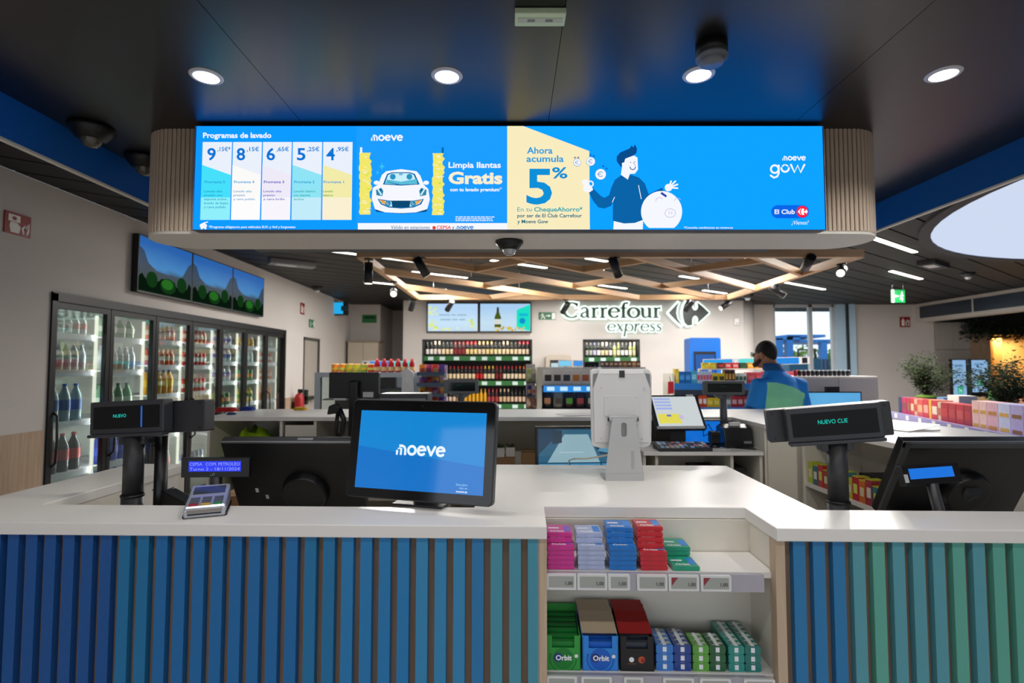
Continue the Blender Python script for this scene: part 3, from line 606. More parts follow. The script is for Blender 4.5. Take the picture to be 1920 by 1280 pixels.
for u, s_ in ((711, 1), (794, -1)): A.poly([(u - 6 * s_, 356), (u + 4 * s_, 352), (u + 8 * s_, 358), (u + 6 * s_, 368), (u - 5 * s_, 366)], emit('#2f86ac', 1.0), 3); A.stroke([(u - 2 * s_, 355), (u + 4 * s_, 365)], 3, E_['shade'], 4); A.disc(u + 3 * s_, 357, 2, E_['nav'], 5, 8)
A.poly([(708, 373), (730, 376), (752, 377), (776, 376), (795, 373), (790, 383), (776, 389), (752, 391), (728, 389), (714, 383)], E_['dk'], 3); A.poly([(711, 375), (729, 378), (752, 378.5), (775, 378), (792, 375), (787, 382), (774, 387), (752, 389), (730, 387), (717, 382)], E_['shade'], 4)
A.poly([(734, 376.5), (770, 376.5), (768, 389), (736, 389)], emit('#0d4a74', 1.0), 5)
for u, s_ in ((728, 1), (775, -1)): A.poly([(u - 16 * s_, 375), (u - 6 * s_, 377), (u - 5 * s_, 384), (u - 11 * s_, 381)], E_['or_'], 5); A.disc(u, 382, 5.5, emit('#34a3cc', 1.0), 6, 14); A.disc(u, 382, 4, emit('#17709c', 1.0), 7, 14); A.arc(u, 382, 2, 0, 270, 0.8, wht, 8)
A.poly([(716, 304), (717.5, 310), (722, 312), (717.5, 314), (716, 320), (714.5, 314), (710, 312), (714.5, 310)], emit('#37c4ee', 1.0), 2).poly([(708, 319), (709, 322.5), (712, 323.5), (709, 324.5), (708, 328), (707, 324.5), (704, 323.5), (707, 322.5)], emit('#37c4ee', 1.0), 2)
A.disc(814, 427, 3.4, E_['redt'], 3, 10); A.done('white car between yellow wash brushes')
for a_ in ((696, 264.5, 60, wht), (855, 430, 33, E_['bl3'])): A = Art(led, CV, 'word_mark'); moeve(A, CV, *a_, L=3); A.done()
T('Limpia llantas', 841, 314.5, 11, 'white', 98, bold=0.025); T('Gratis', 841, 344, 22, 'cream', 101, bold=0.04); T('con tu lavado premium*', 844, 358.5, 6.5, 'white', 97, bold=0.03)
A = Art(led, CV, 'small_print')
for j in range(3):
    u = 854.0
    while u < 922: wd = rnd.uniform(2.5, 8); A.rect(u, min(u + wd, 927), 405.6 + 3.4 * j, 407.4 + 3.4 * j, E_['w2']); u += wd + 1.2
A.done()['kind'] = 'stuff'
T('Válido en estaciones', 733, 429.5, 7, 'nav', 73, bold=0.0); T('CEPSA', 819, 429.5, 6.5, 'redt', 27, bold=0.02, L=4); T('y', 848, 429, 6, 'nav', 4)
# right: savings advert
A = Art(led, CV, 'savings_picture')
A.poly([(951, 236), (981, 236), (1105, 283), (1106, 430), (951, 430)], emit('#f9edc0', 1.0), 1)
nav, wt = emit('#0b63a8', 1.0), E_['white']; dk = emit('#0a4c8e', 1.0)
A.poly([(1150, 430), (1151, 413), (1206, 413), (1205, 430)], wt, 2)
A.poly([(1164, 329), (1153, 337), (1146, 352), (1142, 366), (1133, 371), (1126, 367), (1112, 353), (1104, 361), (1112, 377), (1122, 389), (1133, 391), (1146, 386), (1149, 378), (1149, 414), (1170, 419), (1190, 418), (1206, 412), (1208, 380), (1225, 376), (1245, 360), (1241, 352), (1216, 364), (1209, 344), (1198, 333), (1184, 328)], nav, 3)
A.poly([(1167, 306), (1164, 328), (1177, 337), (1181, 326), (1190, 326), (1196, 318), (1195, 296), (1186, 290), (1170, 299)], wt, 4); A.disc(1168, 306, 4, wt, 4, 10)
A.poly([(1165, 315), (1156, 303), (1156, 294), (1163, 286), (1180, 279), (1184, 273), (1187, 277), (1190, 271), (1194, 279), (1193, 287), (1188, 292), (1172, 298), (1170, 305), (1166, 306)], dk, 5)
A.disc(1182, 305, 1, dk, 5, 6).disc(1190, 304, 1, dk, 5, 6).arc(1186, 313.5, 5, 0, 180, 1.6, dk, 5, 8).stroke([(1187, 305), (1191, 311)], .8, dk, 5)
for k, (a_, b_) in enumerate(((-7, -15), (-3, -17), (1, -17))): A.stroke([(1101, 356), (1099 + a_, 355 + b_)], 3.6, wt, 4)
A.disc(1101, 353, 8, wt, 4).arc(1107, 345, 5, 0, 360, 2.4, wt, 4); A.poly([(1098, 355), (1109, 350), (1112, 356), (1105, 361)], wt, 4)
A.disc(1253, 352, 7, wt, 4)
for a_, b_ in ((1258, 340), (1266, 340), (1270, 346), (1270, 353)): A.stroke([(1254, 352), (a_, b_)], 3, wt, 4)
A.poly([p for p in circ(1240, 397, 38.5, 48) if p[1] < 429.8], wt, 5)
A.stroke([(1239, 362), (1249, 369)], 4.2, emit('#2f44b0', 1.0), 6, False); A.arc(1256, 400, 10, 0, 360, 0.9, E_['grey'], 6, ry=8); A.stroke([(1254, 397), (1254, 402)], 1, E_['grey'], 6).stroke([(1259, 397), (1259, 402)], 1, E_['grey'], 6); A.arc(1236, 378, 7, 180, 320, 0.9, E_['grey'], 6).arc(1270, 378, 6, 190, 330, .9, E_['grey'], 6)
for u, v, r in ((1082, 305, 6.5), (1107.5, 303, 8), (1126, 327, 10)): A.disc(u, v, r + .6, emit('#3f8fc0', 1.0), 3).disc(u, v, r, wt, 4); A.arc(u, v, r * .45, 40, 320, r * .12, emit('#3a78b8', 1.0), 5).stroke([(u - r * .6, v), (u + r * .1, v)], r * .1, emit('#3a78b8', 1.0), 5)
for u, v in ((1078, 296), (1084, 296), (1107, 291), (1113, 293), (1131, 312), (1137, 316.5)): A.stroke([(u - 2.4, v - .8), (u + 2.4, v + .8)], 1, dk, 4, False).stroke([(u - .8, v + 2.4), (u + .8, v - 2.4)], 1, dk, 4, False)
A.stroke([(1197, 348), (1202, 373)], 1.3, wt, 4).stroke([(1152, 370), (1148, 379)], 1.3, wt, 4)
A.done('smiling man with a round piggy bank'); A = Art(led, CV, 'word_mark'); moeve(A, CV, 1467, 301, 44, wt); A.done(); A = Art(led, CV, 'word_mark')
# second word mark: g, smiling o, w
A.arc(1452.5, 317, 7.2, 0, 360, 3.6, wt, 2).stroke([(1460, 310), (1460, 325), (1457, 331), (1451, 333), (1445, 329)], 3.6, wt, 2)
A.arc(1472, 315, 7, 0, 180, 3.6, wt, 2).stroke([(1467, 311.5), (1470.5, 309)], 2.6, wt, 2).stroke([(1473.5, 309), (1477, 311.5)], 2.6, wt, 2)
A.stroke([(1483, 309), (1489.5, 323), (1495.5, 310), (1501, 323), (1508, 309)], 3.8, wt, 2)
A.done(); A = Art(led, CV, 'club_badge'); A.poly([(u, v) for u, v in rrect(1446, 1517, 384.5, 409, 12)], E_['clubb'], 2); A.disc(1504, 397, 11, E_['red'], 3, 26)
A.poly([(1495, 397), (1501, 390), (1499, 397), (1501, 404)], wt, 4).poly([(1501, 397), (1503, 391), (1508, 392), (1506, 395), (1508.5, 396.5), (1511, 392.5), (1514, 397), (1511, 401.5), (1508.5, 398), (1506, 400), (1508, 403), (1503, 403)], wt, 4); A.done()
T('Ahora', 988, 288, 12.5, '#1e9ae0', 48, bold=0.02); T('acumula', 987, 303.5, 12.5, '#1e9ae0', 70, bold=0.02); T('5', 987, 381, 67, '#0f90d8', 48, bold=0.02); T('%', 1035, 334, 21, '#0f90d8', 29, bold=0.02)
T('En tu', 970, 396.5, 8.5, '#1aa8b8', 27, bold=0.0); T('ChequeAhorro*', 1001.5, 396.5, 8.5, '#14a2b0', 91, bold=0.02); T('por ser de El Club Carrefour', 970, 407.5, 7, '#0b6a84', 121, bold=0.02); T('y Moeve Gow', 970, 418.5, 7, '#0b6a84', 58, bold=0.02)
T('El Club', 1452, 401, 8.5, 'white', 38, bold=0.025); T('¡Vienes?', 1484, 421, 8, 'white', 32, bold=0.0, shear=0.3); T('*Consulta condiciones en moeve.es', 1282, 428.5, 4, 'white', 92, bold=0.01)
# rear LED screen
rl = thing('rear_led_screen', 'back-to-back LED screen cabinet on the far side of the header', 'screen', (0, BYB, HBZ))
MB().box(-1.40, 1.40, 0.012, 0.085, 0.0, HTZ - HBZ).build('cabinet', mat('#4a4c52', 0.5), rl); MB().box(-1.396, 1.396, 0.0851, 0.087, 0.004, HTZ - HBZ - 0.004).build('lit_panel', emit('#0ba3f4', 0.6), rl)
# ================================================================ COLD STORE in the left wall
m_inner = mat('#cfd2cf', 0.5, var=0.02); m_blk = mat('#0c0d0f', 0.4, var=0.1)
IX = XW - 0.85
ci = MB().box(IX - 0.05, IX, fr0, fr1, 0, ftop + 0.05).box(IX, XW - 0.12, fr0 - 0.05, fr0, 0, ftop + 0.05).box(IX, XW - 0.12, fr1, fr1 + 0.05, 0, ftop + 0.05).box(IX, XW - 0.12, fr0, fr1, ftop, ftop + 0.05).box(IX, XW - 0.12, fr0, fr1, 0.0, 0.06)
struct(ci.build('wall_cold_store', m_inner))
cs = thing('glass_door_cooler', 'long black-framed drinks cooler with seven glass doors in the left wall', 'cooler', (XW, fr0, 0))
b = MB(); ft = ftop
b.box(-0.1, 0.015, -0.02, 0.03, 0.06, ft).box(-0.1, 0.015, 7 * DW - 0.03, 7 * DW + 0.02, 0.06, ft).box(-0.1, 0.015, -0.02, 7 * DW + 0.02, ft - 0.06, ft + 0.01).box(-0.1, 0.015, -0.02, 7 * DW + 0.02, 0.0, 0.14)
b.build('outer_frame', m_blk, cs)
fm = MB().box(-0.04, 0.0, 0.004, 0.044, 0.14, ft - 0.06).box(-0.04, 0.0, DW - 0.044, DW - 0.004, 0.14, ft - 0.06).box(-0.04, 0, 0.044, DW - 0.044, ft - 0.11, ft - 0.06).box(-0.04, 0, 0.044, DW - 0.044, 0.14, 0.20).mesh(m_blk, 'door')
pm = MB().box(-0.024, -0.018, 0.044, DW - 0.044, 0.20, ft - 0.11).mesh(glass('#e4ecea', 0.16), 'pane')
hm = MB().tube([(0.0, 0.028, 0.78), (0.045, 0.028, 0.82), (0.05, 0.028, 1.0), (0.045, 0.028, 1.18), (0.0, 0.028, 1.22)], 0.009).mesh(m_blk, 'handle')
lm = MB().box(-0.12, -0.10, DW - 0.03, DW - 0.012, 0.22, ft - 0.12).mesh(emit('#fff6e4', 2.0), 'light')
for i in range(7):
    d_ = link('door', fm, cs, (0, i * DW, 0)); link('pane', pm, d_); link('handle', hm, d_); link('light_strip', lm, d_)
    area('cooler_light', (XW - 0.065, fr0 + i * DW + DW - 0.02, 1.2), 1.7, 0.03, 9, (1, 0.97, 0.9)).rotation_euler = (0, PI / 2, 0.5)
SHA, SHB, SHC = [0.32, 0.70, 1.11, 1.53, 1.83], [0.42, 0.86, 1.28, 1.58, 1.84], [0.40, 0.75, 1.08, 1.38, 1.63, 1.85]
m_shelfw = mat('#dfe0e4', 0.4); m_strip = mat('#eceaf4', 0.3)
_drink = {}
def drink(kind, hx, lab, cap, h, r):
    k = (kind, hx, lab, cap, h, r)
    if k in _drink: return _drink[k]
    cm = mat(cap, 0.4, var=0); lm_ = mat(lab, 0.4, var=0.15, scale=30); bm_ = mat(hx, 0.12, var=0.08, coat=0.3)
    if kind == 'can':
        me = MB().lathe([(0.001, 0), (r * .8, 0), (r, 0.01), (r, h - 0.012), (r * .82, h), (0.001, h)], 12).mesh(bm_, 'can'); ch = [('printed_band', MB().lathe([(r * 1.012, h * .3), (r * 1.012, h * .62)], 12).mesh(lm_, 'band'))]
    else:
        n = r * .36
        me = MB().lathe([(0.001, 0), (r * .9, 0), (r, 0.012), (r * .97, h * .33), (r, h * .6), (r * .9, h * .70), (n, h * .9), (n, h * .955)], 12).mesh(bm_, 'bottle')
        ch = [('label_band', MB().lathe([(r * 1.015, h * .30), (r * 1.03, h * .31), (r * 1.03, h * .57), (r * 1.015, h * .58)], 12).mesh(lm_, 'label')), ('cap', MB().lathe([(n * 1.15, h * .945), (n * 1.15, h), (0.001, h)], 10).mesh(cm, 'cap'))]
    _drink[k] = (me, ch); return _drink[k]
WAT = ('bottle', '#a8c4d4', '#3f74c4', '#3a6fd0', 0.31, 0.042); WAS = ('bottle', '#c3d2dc', '#dfe6f2', '#e8ecf4', 0.22, 0.032); COL = ('bottle', '#3a3f48', '#c3202c', '#d4301f', 0.31, 0.046); GRN = ('bottle', '#7fae8c', '#d8e4d0', '#4b7f54', 0.30, 0.042)
CLR_ = ('bottle', '#b6c8c6', '#b04848', '#e4ece8', 0.21, 0.032); ORA = ('bottle', '#e0a020', '#e8b830', '#2d4fb0', 0.27, 0.038); RED = ('can', '#c8262a', '#e7dcdc', '#c8c8c8', 0.15, 0.033); ENG = ('can', '#2a4f8c', '#c9cfd8', '#c8c8c8', 0.17, 0.029); WHT = ('bottle', '#e2e4ec', '#8577cf', '#f2f2f6', 0.22, 0.036)
YEL = ('bottle', '#d8c038', '#4a8f3c', '#e0d04a', 0.2, 0.033); BLU = ('bottle', '#2440b8', '#2f55d8', '#2238a0', 0.24, 0.04); MIX = ('can', '#4a8f58', '#f08a2c', '#c8c8c8', 0.15, 0.03); RSM = ('bottle', '#d8582c', '#e4c8b8', '#c43020', 0.17, 0.03); TEA = ('bottle', '#c98a3c', '#e06a2c', '#dfe3e4', 0.24, 0.034)
DESC = {id(WAT): 'blue-labelled large water bottle', id(WAS): 'clear small water bottle', id(COL): 'red-capped dark cola bottle', id(GRN): 'pale green water bottle', id(CLR_): 'clear bottle with red label', id(ORA): 'orange juice bottle with blue cap', id(RED): 'red soda can', id(ENG): 'slim blue can', id(WHT): 'white milk drink bottle', id(YEL): 'yellow drink bottle', id(BLU): 'deep blue bottle', id(MIX): 'green and orange can', id(RSM): 'small orange-red bottle', id(TEA): 'amber tea bottle'}
PLAN = [(SHA, [BLU, COL, WAT, WAS, CLR_]), (SHA, [WAT, BLU, GRN, WAS, GRN]), (SHB, [COL, TEA, ORA, RSM, RSM]), (SHB, [ENG, RED, RED, RED, RSM]), (SHC, [GRN, WHT, MIX, WHT, WHT, WHT]), (SHC, [ENG, RED, YEL, MIX, WAS, ORA]), (SHC, [TEA, ENG, TEA, RSM, RED, WAS])]
shm = MB().box(-0.62, -0.1, 0.03, DW - 0.03, -0.012, 0).mesh(m_shelfw, 'shelf'); stm = MB().box(-0.1, -0.088, 0.035, DW - 0.06, -0.045, 0.006).mesh(m_strip, 'strip')
KEEP = []
SHN = ['lowest', 'second-lowest', 'middle', 'fourth', 'fifth', 'top']
for i, (zs, kinds) in enumerate(PLAN):
    for j, (z, kd) in enumerate(zip(zs, kinds)):
        s_ = link('shelf', shm, cs, (0, i * DW, z)); link('price_strip', stm, s_)
        gap = (zs[j + 1] - 0.05 if j + 1 < len(zs) else ftop - 0.13) - z; kd_ = kd; kd = kd[:4] + (min(kd[4], round(gap, 3)), kd[5]); DESC[id(kd)] = DESC[id(kd_)]; KEEP.append(kd)
        me, ch = drink(*kd); r = kd[5]; n = int((DW - 0.13) / (2 * r + 0.012))
        if i >= 4: n = max(4, n - 2)
        for k in range(n):
            o = link('can' if kd[0] == 'can' else 'drink_bottle', me, None, (XW - 0.10 - r - 0.02, fr0 + i * DW + 0.06 + r + k * (DW - 0.14) / n, z + 0.0005), (0, 0, random.uniform(0, 6)))
            tag(o, '%s %s from the left, %s shelf, %s cooler door' % (ORD[k], DESC[id(kd)], SHN[j] if j < len(zs) - 1 else 'top', ORD[i]), 'drink', 'drinks in the cooler')
            for nm, cm_ in ch: link(nm, cm_, o)
# ================================================================ screens, signs on the left wall
TX = XW + 0.07
ty = [xat(u, 520, TX).y for u in (258, 366, 442, 496)]; tz1, tz0 = xat(258, 436, TX).z, xat(258, 546, TX).z
for i in range(3):
    y0, y1 = ty[0] + (ty[3] - ty[0]) * i / 3, ty[0] + (ty[3] - ty[0]) * (i + 1) / 3; W2, H2 = (y1 - y0) / 2 - 0.004, (tz1 - tz0) / 2
    t = thing('wall_screen', '%s of three wall screens showing a blue mountain landscape above the cooler' % ('leftmost', 'middle', 'rightmost')[i], 'screen', (TX, (y0 + y1) / 2, (tz0 + tz1) / 2), group='landscape screens above the cooler')
    MB().box(-0.06, -0.002, -W2, W2, -H2, H2).build('casing', m_blk, t)
    W2 -= 0.012; H2 -= 0.012
    MB().box(-0.0019, -0.0005, -W2, W2, -H2, H2).build('lit_panel', ramp_screen([(0.0, '#08130c'), (0.3, '#0d2a1c'), (0.5, '#123f5c'), (0.62, '#2a86c8'), (1.0, '#0c63b8')], 0.8, 2, 0.12, 4.0, -H2, H2), t)
    cv = lambda a, b, L: (0.0004 * L, a * W2, b * H2); A = Art(t, cv, 'landscape'); m1, m2, m3 = (ramp_screen([(0, '#0c2416'), (0.45, '#0e2c2c'), (1, '#0f3a5c')], 0.7, 2, 0.2, 6.0, -H2, H2 * .6), emit('#16401a', 0.7), emit('#2e7a28', 0.7))
    A.poly([(-1, -1), (1, -1), (1, 0.55), (0.86, 0.42), (0.62, -0.1), (0.4, -0.2), (-0.4, -0.15), (-0.7, 0.1), (-0.85, 0.5), (-1, 0.62)], m1, 1)
    A.poly([(x_, -0.98) for x_ in (1, -1)] + [(-1 + 0.1 * k, -0.45 + 0.12 * math.sin(k * 1.7) + 0.08 * math.sin(k * 3.1)) for k in range(21)], emit('#0b1d10', 0.7), 2)
    for a_, b_, r_ in ((0.05, -0.62, 0.3), (-0.55, -0.5, 0.2), (0.6, -0.45, 0.2)): A.disc(a_, b_, r_, m2, 3, 16, 0.3).disc(a_ - 0.03, b_ + 0.06, r_ * .75, m3 if r_ > .25 else m2, 4, 14, 0.2)
    A.done()
m_red = mat('#8e0c14', 0.4, var=0.03); m_signw = mat('#efece4', 0.4, var=0)
def wall_sign(name, label, cat, p0, p1, axis, m, draw, grp=None):
    """thin plate between two opposite corners on a wall (axis x or y is the wall normal)"""
    c = (p0 + p1) / 2; h = abs(p0.z - p1.z) / 2
    if axis == 'x': wd = abs(p0.y - p1.y) / 2; t = thing(name, label, cat, c, group=grp); MB().box(-0.008, 0, -wd, wd, -h, h).build('plate', m, t); cv = lambda a, b, L: (0.0006 * L + 0.0002, a * wd, b * h)
    else: wd = abs(p0.x - p1.x) / 2; t = thing(name, label, cat, c, group=grp); MB().box(-wd, wd, 0, 0.008, -h, h).build('plate', m, t); cv = lambda a, b, L: (a * wd, -0.0006 * L - 0.0002, b * h)
    A = Art(t, cv, 'pictogram'); draw(A); A.done(); return t
def d_alarm(A): A.rect(-0.75, 0.15, 0.15, 0.8, m_signw).poly([(-0.6, 0.1), (-0.1, 0.1), (0.2, -0.2), (0.1, -0.85), (-0.55, -0.85), (-0.65, -0.3)], m_signw).disc(-0.3, 0.47, 0.18, m_red, 2).stroke([(0.45, -0.8), (0.35, -0.3), (0.6, 0.1), (0.55, -0.3), (0.85, 0.3), (0.8, -0.4), (0.7, -0.8)], 0.16, m_signw)
wall_sign('fire_alarm_sign', 'red fire alarm sign with white hand and flame, far left wall', 'sign', xat(10, 393, XW + 0.009), xat(57, 447, XW + 0.009), 'x', m_red, d_alarm)
def d_ext(A): A.rect(-0.7, -0.1, -0.75, 0.45, m_signw).rect(-0.5, -0.3, 0.45, 0.75, m_signw).stroke([(0.25, -0.7), (0.2, -0.1), (0.5, 0.5), (0.5, 0), (0.75, 0.4), (0.7, -0.7)], 0.2, m_signw)
wall_sign('fire_extinguisher_sign', 'small red extinguisher sign above the grey door on the left wall', 'sign', xat(564, 567, XW + 0.009), xat(571, 590, XW + 0.009), 'x', m_red, d_ext)
m_green = mat('#14633a', 0.4, var=0); m_gw = mat('#e6efe4', 0.4, var=0)
def d_exit(A): A.rect(0.55, 0.95, -0.85, 0.85, m_gw).disc(-0.55, 0.5, 0.1, m_gw, 1, 10, 0.2).stroke([(-0.6, 0.3), (-0.5, -0.1), (-0.7, -0.7)], 0.14, m_gw).stroke([(-0.5, -0.1), (-0.35, -0.35), (-0.3, -0.75)], 0.12, m_gw).stroke([(-0.8, 0.0), (-0.6, 0.25), (-0.35, 0.05)], 0.1, m_gw).rect(-0.15, 0.2, -0.08, 0.12, m_gw).poly([(0.15, 0.35), (0.42, 0.02), (0.15, -0.3)], m_gw)
wall_sign('exit_sign', 'small green exit sign near the grey door, left wall', 'exit sign', xat(580, 598, XW + 0.009), xat(590, 615, XW + 0.009), 'x', mat('#3f7f5c', 0.4, var=0), d_exit)
wall_sign('exit_sign', 'green running-man exit sign between the wine screens and shop name', 'exit sign', at(1010, 585, BY - 0.009), at(1042, 599, BY - 0.009), 'y', m_green, d_exit)
def d_txt(A): A.rect(-0.7, 0.75, 0.1, 0.55, mat('#0c2b17', 0.5, var=0)).rect(-0.5, 0.6, -0.45, -0.3, mat('#2f7d46', 0.5, var=0))
wall_sign('emergency_sign', 'plain green sign on the far left alcove wall', 'sign', at(679, 590, BY2 - 0.009), at(706, 605, BY2 - 0.009), 'y', mat('#2f7d46', 0.4, var=0), d_txt)
wall_sign('fire_extinguisher_sign', 'red extinguisher sign on the bare wall right of the window', 'sign', at(1687, 594, Y3 - 0.009), at(1707, 613, Y3 - 0.009), 'y', m_red, d_ext)
# fire extinguisher by the grey door
p = xat(561, 748, XW + 0.12); t = thing('fire_extinguisher', 'red fire extinguisher hung beside the grey door', 'fire extinguisher', (XW + 0.12, p.y, p.z - 0.2))
MB().lathe([(0.001, -0.2), (0.07, -0.2), (0.075, -0.18), (0.075, 0.22), (0.05, 0.28), (0.02, 0.3), (0.001, 0.3)], 14).build('cylinder', mat('#a81c20', 0.3), t); MB().box(-0.02, 0.05, -0.015, 0.015, 0.3, 0.36).build('valve', m_blk, t); MB().box(-0.12, -0.07, -0.04, 0.04, 0.05, 0.15).build('bracket', m_blk, t)
# cyan illuminated projecting sign and beige cupboard in the alcove
p = at(634, 578, 10.6); t = thing('projecting_sign', 'cyan glowing box sign projecting high in the far left corner', 'sign', p)
MB().box(-0.17, 0.17, 0, 0.12, -0.13, 0.13).build('case', m_blk, t); MB().box(-0.15, 0.10, -0.003, 0, -0.11, 0.12).build('lit_panel', screen('#19a8e8', 1.0), t); MB().box(0.06, 0.2, -0.006, -0.0031, -0.05, 0.05).build('arrow_plate', mat('#12424f', 0.4), t); MB().box(-0.4, -0.17, 0.04, 0.08, -0.02, 0.02).build('arm', m_blk, t)
a, b_ = at(653, 641, 11.3), at(709, 700, 11.3)
t = thing('cupboard', 'tall beige cupboard standing in the far left alcove', 'cupboard', ((a.x + b_.x) / 2, 11.3, 0)); hw = (b_.x - a.x) / 2
MB().box(-hw, hw, 0, 0.38, 0, a.z).build('body', mat('#b3a796', 0.6), t); MB().box(-hw - 0.03, hw + 0.03, -0.02, 0.38, a.z, a.z + 0.03).build('top', mat('#8d8070', 0.6), t)
for s_ in (-1, 1): MB().box(min(0.004 * s_, hw * s_), max(0.004 * s_, hw * s_), -0.018, 0, 0.08, a.z - 0.01).build('door', mat('#b9ad9c', 0.6), t)
# ================================================================ BACK WALL: screens, wine, lettering
def Lp(u, v, Y): q = at(u, v, Y); return q
for i, (u0, u1) in enumerate(((800, 898), (898, 997))):
    a, b_ = at(u0, 567, BY - 0.08), at(u1, 623, BY - 0.08); W2, H2 = (b_.x - a.x) / 2 - 0.003, (a.z - b_.z) / 2
    t = thing('wall_screen', ('left wall screen with yellow-green leaves and soft lettering above the wines', 'right wall screen showing a green wine bottle and turquoise card')[i], 'screen', ((a.x + b_.x) / 2, BY - 0.08, (a.z + b_.z) / 2), group='screens above the wine shelves')
    MB().box(-W2, W2, 0.002, 0.078, -H2, H2).build('casing', m_blk, t); W2 -= 0.025; H2 -= 0.025
    MB().box(-W2, W2, 0.0005, 0.0019, -H2, H2).build('lit_panel', ramp_screen([(0, '#b9d2ea'), (0.5, '#c6e2f6'), (1, '#b4d4f4')] if i == 0 else [(0, '#b8d4e8'), (0.5, '#c4def0'), (1, '#a8cdf0')], 1.0, 2, 0.2, 3, -H2, H2), t)
    cv = lambda a, b, L: (a * W2, -0.002 * L, b * H2); A = Art(t, cv, 'picture'); rn = random.Random(i)
    if i == 0:
        for k in range(46):
            a_, b2 = (rn.uniform(-1, -0.6), rn.uniform(-0.9, 0.8)) if k % 3 else (rn.uniform(0.5, 0.95), rn.uniform(-0.9, -0.1))
            if k % 5 == 0: a_, b2 = rn.uniform(-0.8, 0.2), rn.uniform(-0.95, -0.6)
            A.disc(max(-.93, min(.93, a_)), max(-.9, min(.9, b2)), rn.uniform(0.03, 0.07), emit(rn.choice(['#dcec9a', '#c6e07a', '#eaf0b0', '#e4ec7a']), 1.0), 1, 7, rn.uniform(0.05, 0.1))
        B2 = Art(t, cv, 'blurred_lettering')
        for yy, ww in ((0.12, ((-.55, -.1), (-.05, .12), (.17, .55))), (-0.22, ((-.5, -.08), (-.02, .2), (.26, .5)))):
            for q0, q1 in ww: B2.rect(q0, q1, yy, yy + .12, emit('#9dbfd8', 1.0), 3)
        B2.done()['kind'] = 'stuff'
    else:
        A.poly([(0.45, -0.75), (0.45, 0.55), (0.99, 0.95), (0.99, -0.98)], emit('#1fe0c4', 1.0), 1); A.poly([(0.55, 0.1), (0.9, 0.1), (0.9, 0.3), (0.55, 0.3)], emit('#19b8d8', 1.0), 2).disc(0.68, -0.25, 0.12, emit('#1490d0', 1.0), 2, 12, 0.22)
        A.poly([(-0.43, -0.7), (-0.17, -0.7), (-0.17, 0.0), (-0.25, 0.4), (-0.26, 0.75), (-0.34, 0.75), (-0.35, 0.4), (-0.43, 0.0)], emit('#4a5a1c', 1.0), 2).rect(-0.43, -0.17, -0.5, -0.12, emit('#d8dcd4', 1.0), 3).poly([(-0.35, 0.4), (-0.25, 0.4), (-0.26, 0.75), (-0.34, 0.75)], emit('#3a3a2a', 1.0), 3)
        for k in range(20): A.disc(rn.uniform(-0.4, 0.75), rn.uniform(-0.95, -0.7), 0.05, emit(rn.choice(['#d8b83c', '#c8a030', '#e4cc6a']), 1.0), 1, 7, 0.08)
    q_ = A.done()
    if i == 0: q_['kind'] = 'stuff'; q_.name = 'leaf_picture'
def wine_unit(p0, p1, label, zs):
    t = thing('wine_shelf', label, 'shelf', ((p0.x + p1.x) / 2, BY, 0)); hw = (p1.x - p0.x) / 2; zt = p0.z
    b = MB().box(-hw, hw, 0.42, 0.44, 0.25, zt).box(-hw, -hw + 0.03, -0.01, 0.42, 0.25, zt).box(hw - 0.03, hw, -0.01, 0.42, 0.25, zt).box(-hw, hw, -0.01, 0.44, zt - 0.03, zt).box(-hw, hw, 0, 0.44, 0.25, 0.28); b.build('carcass', m_recess, t)
    for z in zs:
        s_ = box('shelf', m_recess, -hw + 0.03, hw - 0.03, 0.02, 0.42, z - 0.025, z, t); q = box('price_rail', mat('#2c6b34', 0.35), -hw + 0.03, hw - 0.03, 0.0, 0.02, z - 0.09, z + 0.005, s_)
        k = 0; x_ = -hw + 0.12
        while x_ < hw - 0.15: box('price_tag', mat('#cfe6e4', 0.3, var=0), x_, x_ + 0.11, -0.004, 0, z - 0.08, z - 0.01, t); x_ += 0.24 + 0.05 * ((k * 7) % 3); k += 1
    L_ = bpy.data.lights.new('shelf_light', 'AREA'); L_.shape = 'RECTANGLE'; L_.size = 2 * hw - 0.1; L_.size_y = 0.04; L_.energy = 9; L_.color = (1, 0.93, 0.82); lo = bpy.data.objects.new('shelf_light', L_); C.objects.link(lo); lo.location = ((p0.x + p1.x) / 2, BY + 0.05, zt - 0.04); lo.rotation_euler = (0.5, 0, 0)
    return t
wz_ = [at(900, 668, BY + .1).z, at(900, 714, BY + .1).z, at(900, 757, BY + .1).z]; vz_ = [at(1150, 670, BY + .1).z, at(1150, 712, BY + .1).z]
wine_unit(wa, wb, 'dark recessed wine shelf with three rows below the two wall screens', wz_); wine_unit(va, vb, 'narrow dark recessed wine shelf under the glowing shop name', vz_)
WP = [(0.001, 0), (0.029, 0), (0.031, 0.01), (0.031, 0.19), (0.027, 0.215), (0.0125, 0.25), (0.0115, 0.30), (0.0115, 0.305), (0.001, 0.305)]
wine_me = {c: MB().lathe(WP, 10).mesh(mat(c, 0.15, var=0.1), 'wine') for c in ('#0c100e', '#16241a', '#3c0d10', '#5a6a2c', '#d8a018', '#8e9a5c')}
lab_me, cap_me = {}, {}
def wine(pos, glassc, labc, capc, label, grp):
    o = link('wine_bottle', wine_me[glassc], None, pos, (0, 0, 0)); tag(o, label, 'bottle', grp)
    if labc not in lab_me: lab_me[labc] = MB().lathe([(0.0316, 0.05), (0.0316, 0.15)], 10).mesh(mat(labc, 0.6, var=0.08), 'label')
    if capc not in cap_me: cap_me[capc] = MB().lathe([(0.0138, 0.25), (0.013, 0.312), (0.001, 0.312)], 8).mesh(mat(capc, 0.35), 'capsule')
    link('label_band', lab_me[labc], o); link('capsule', cap_me[capc], o); return o
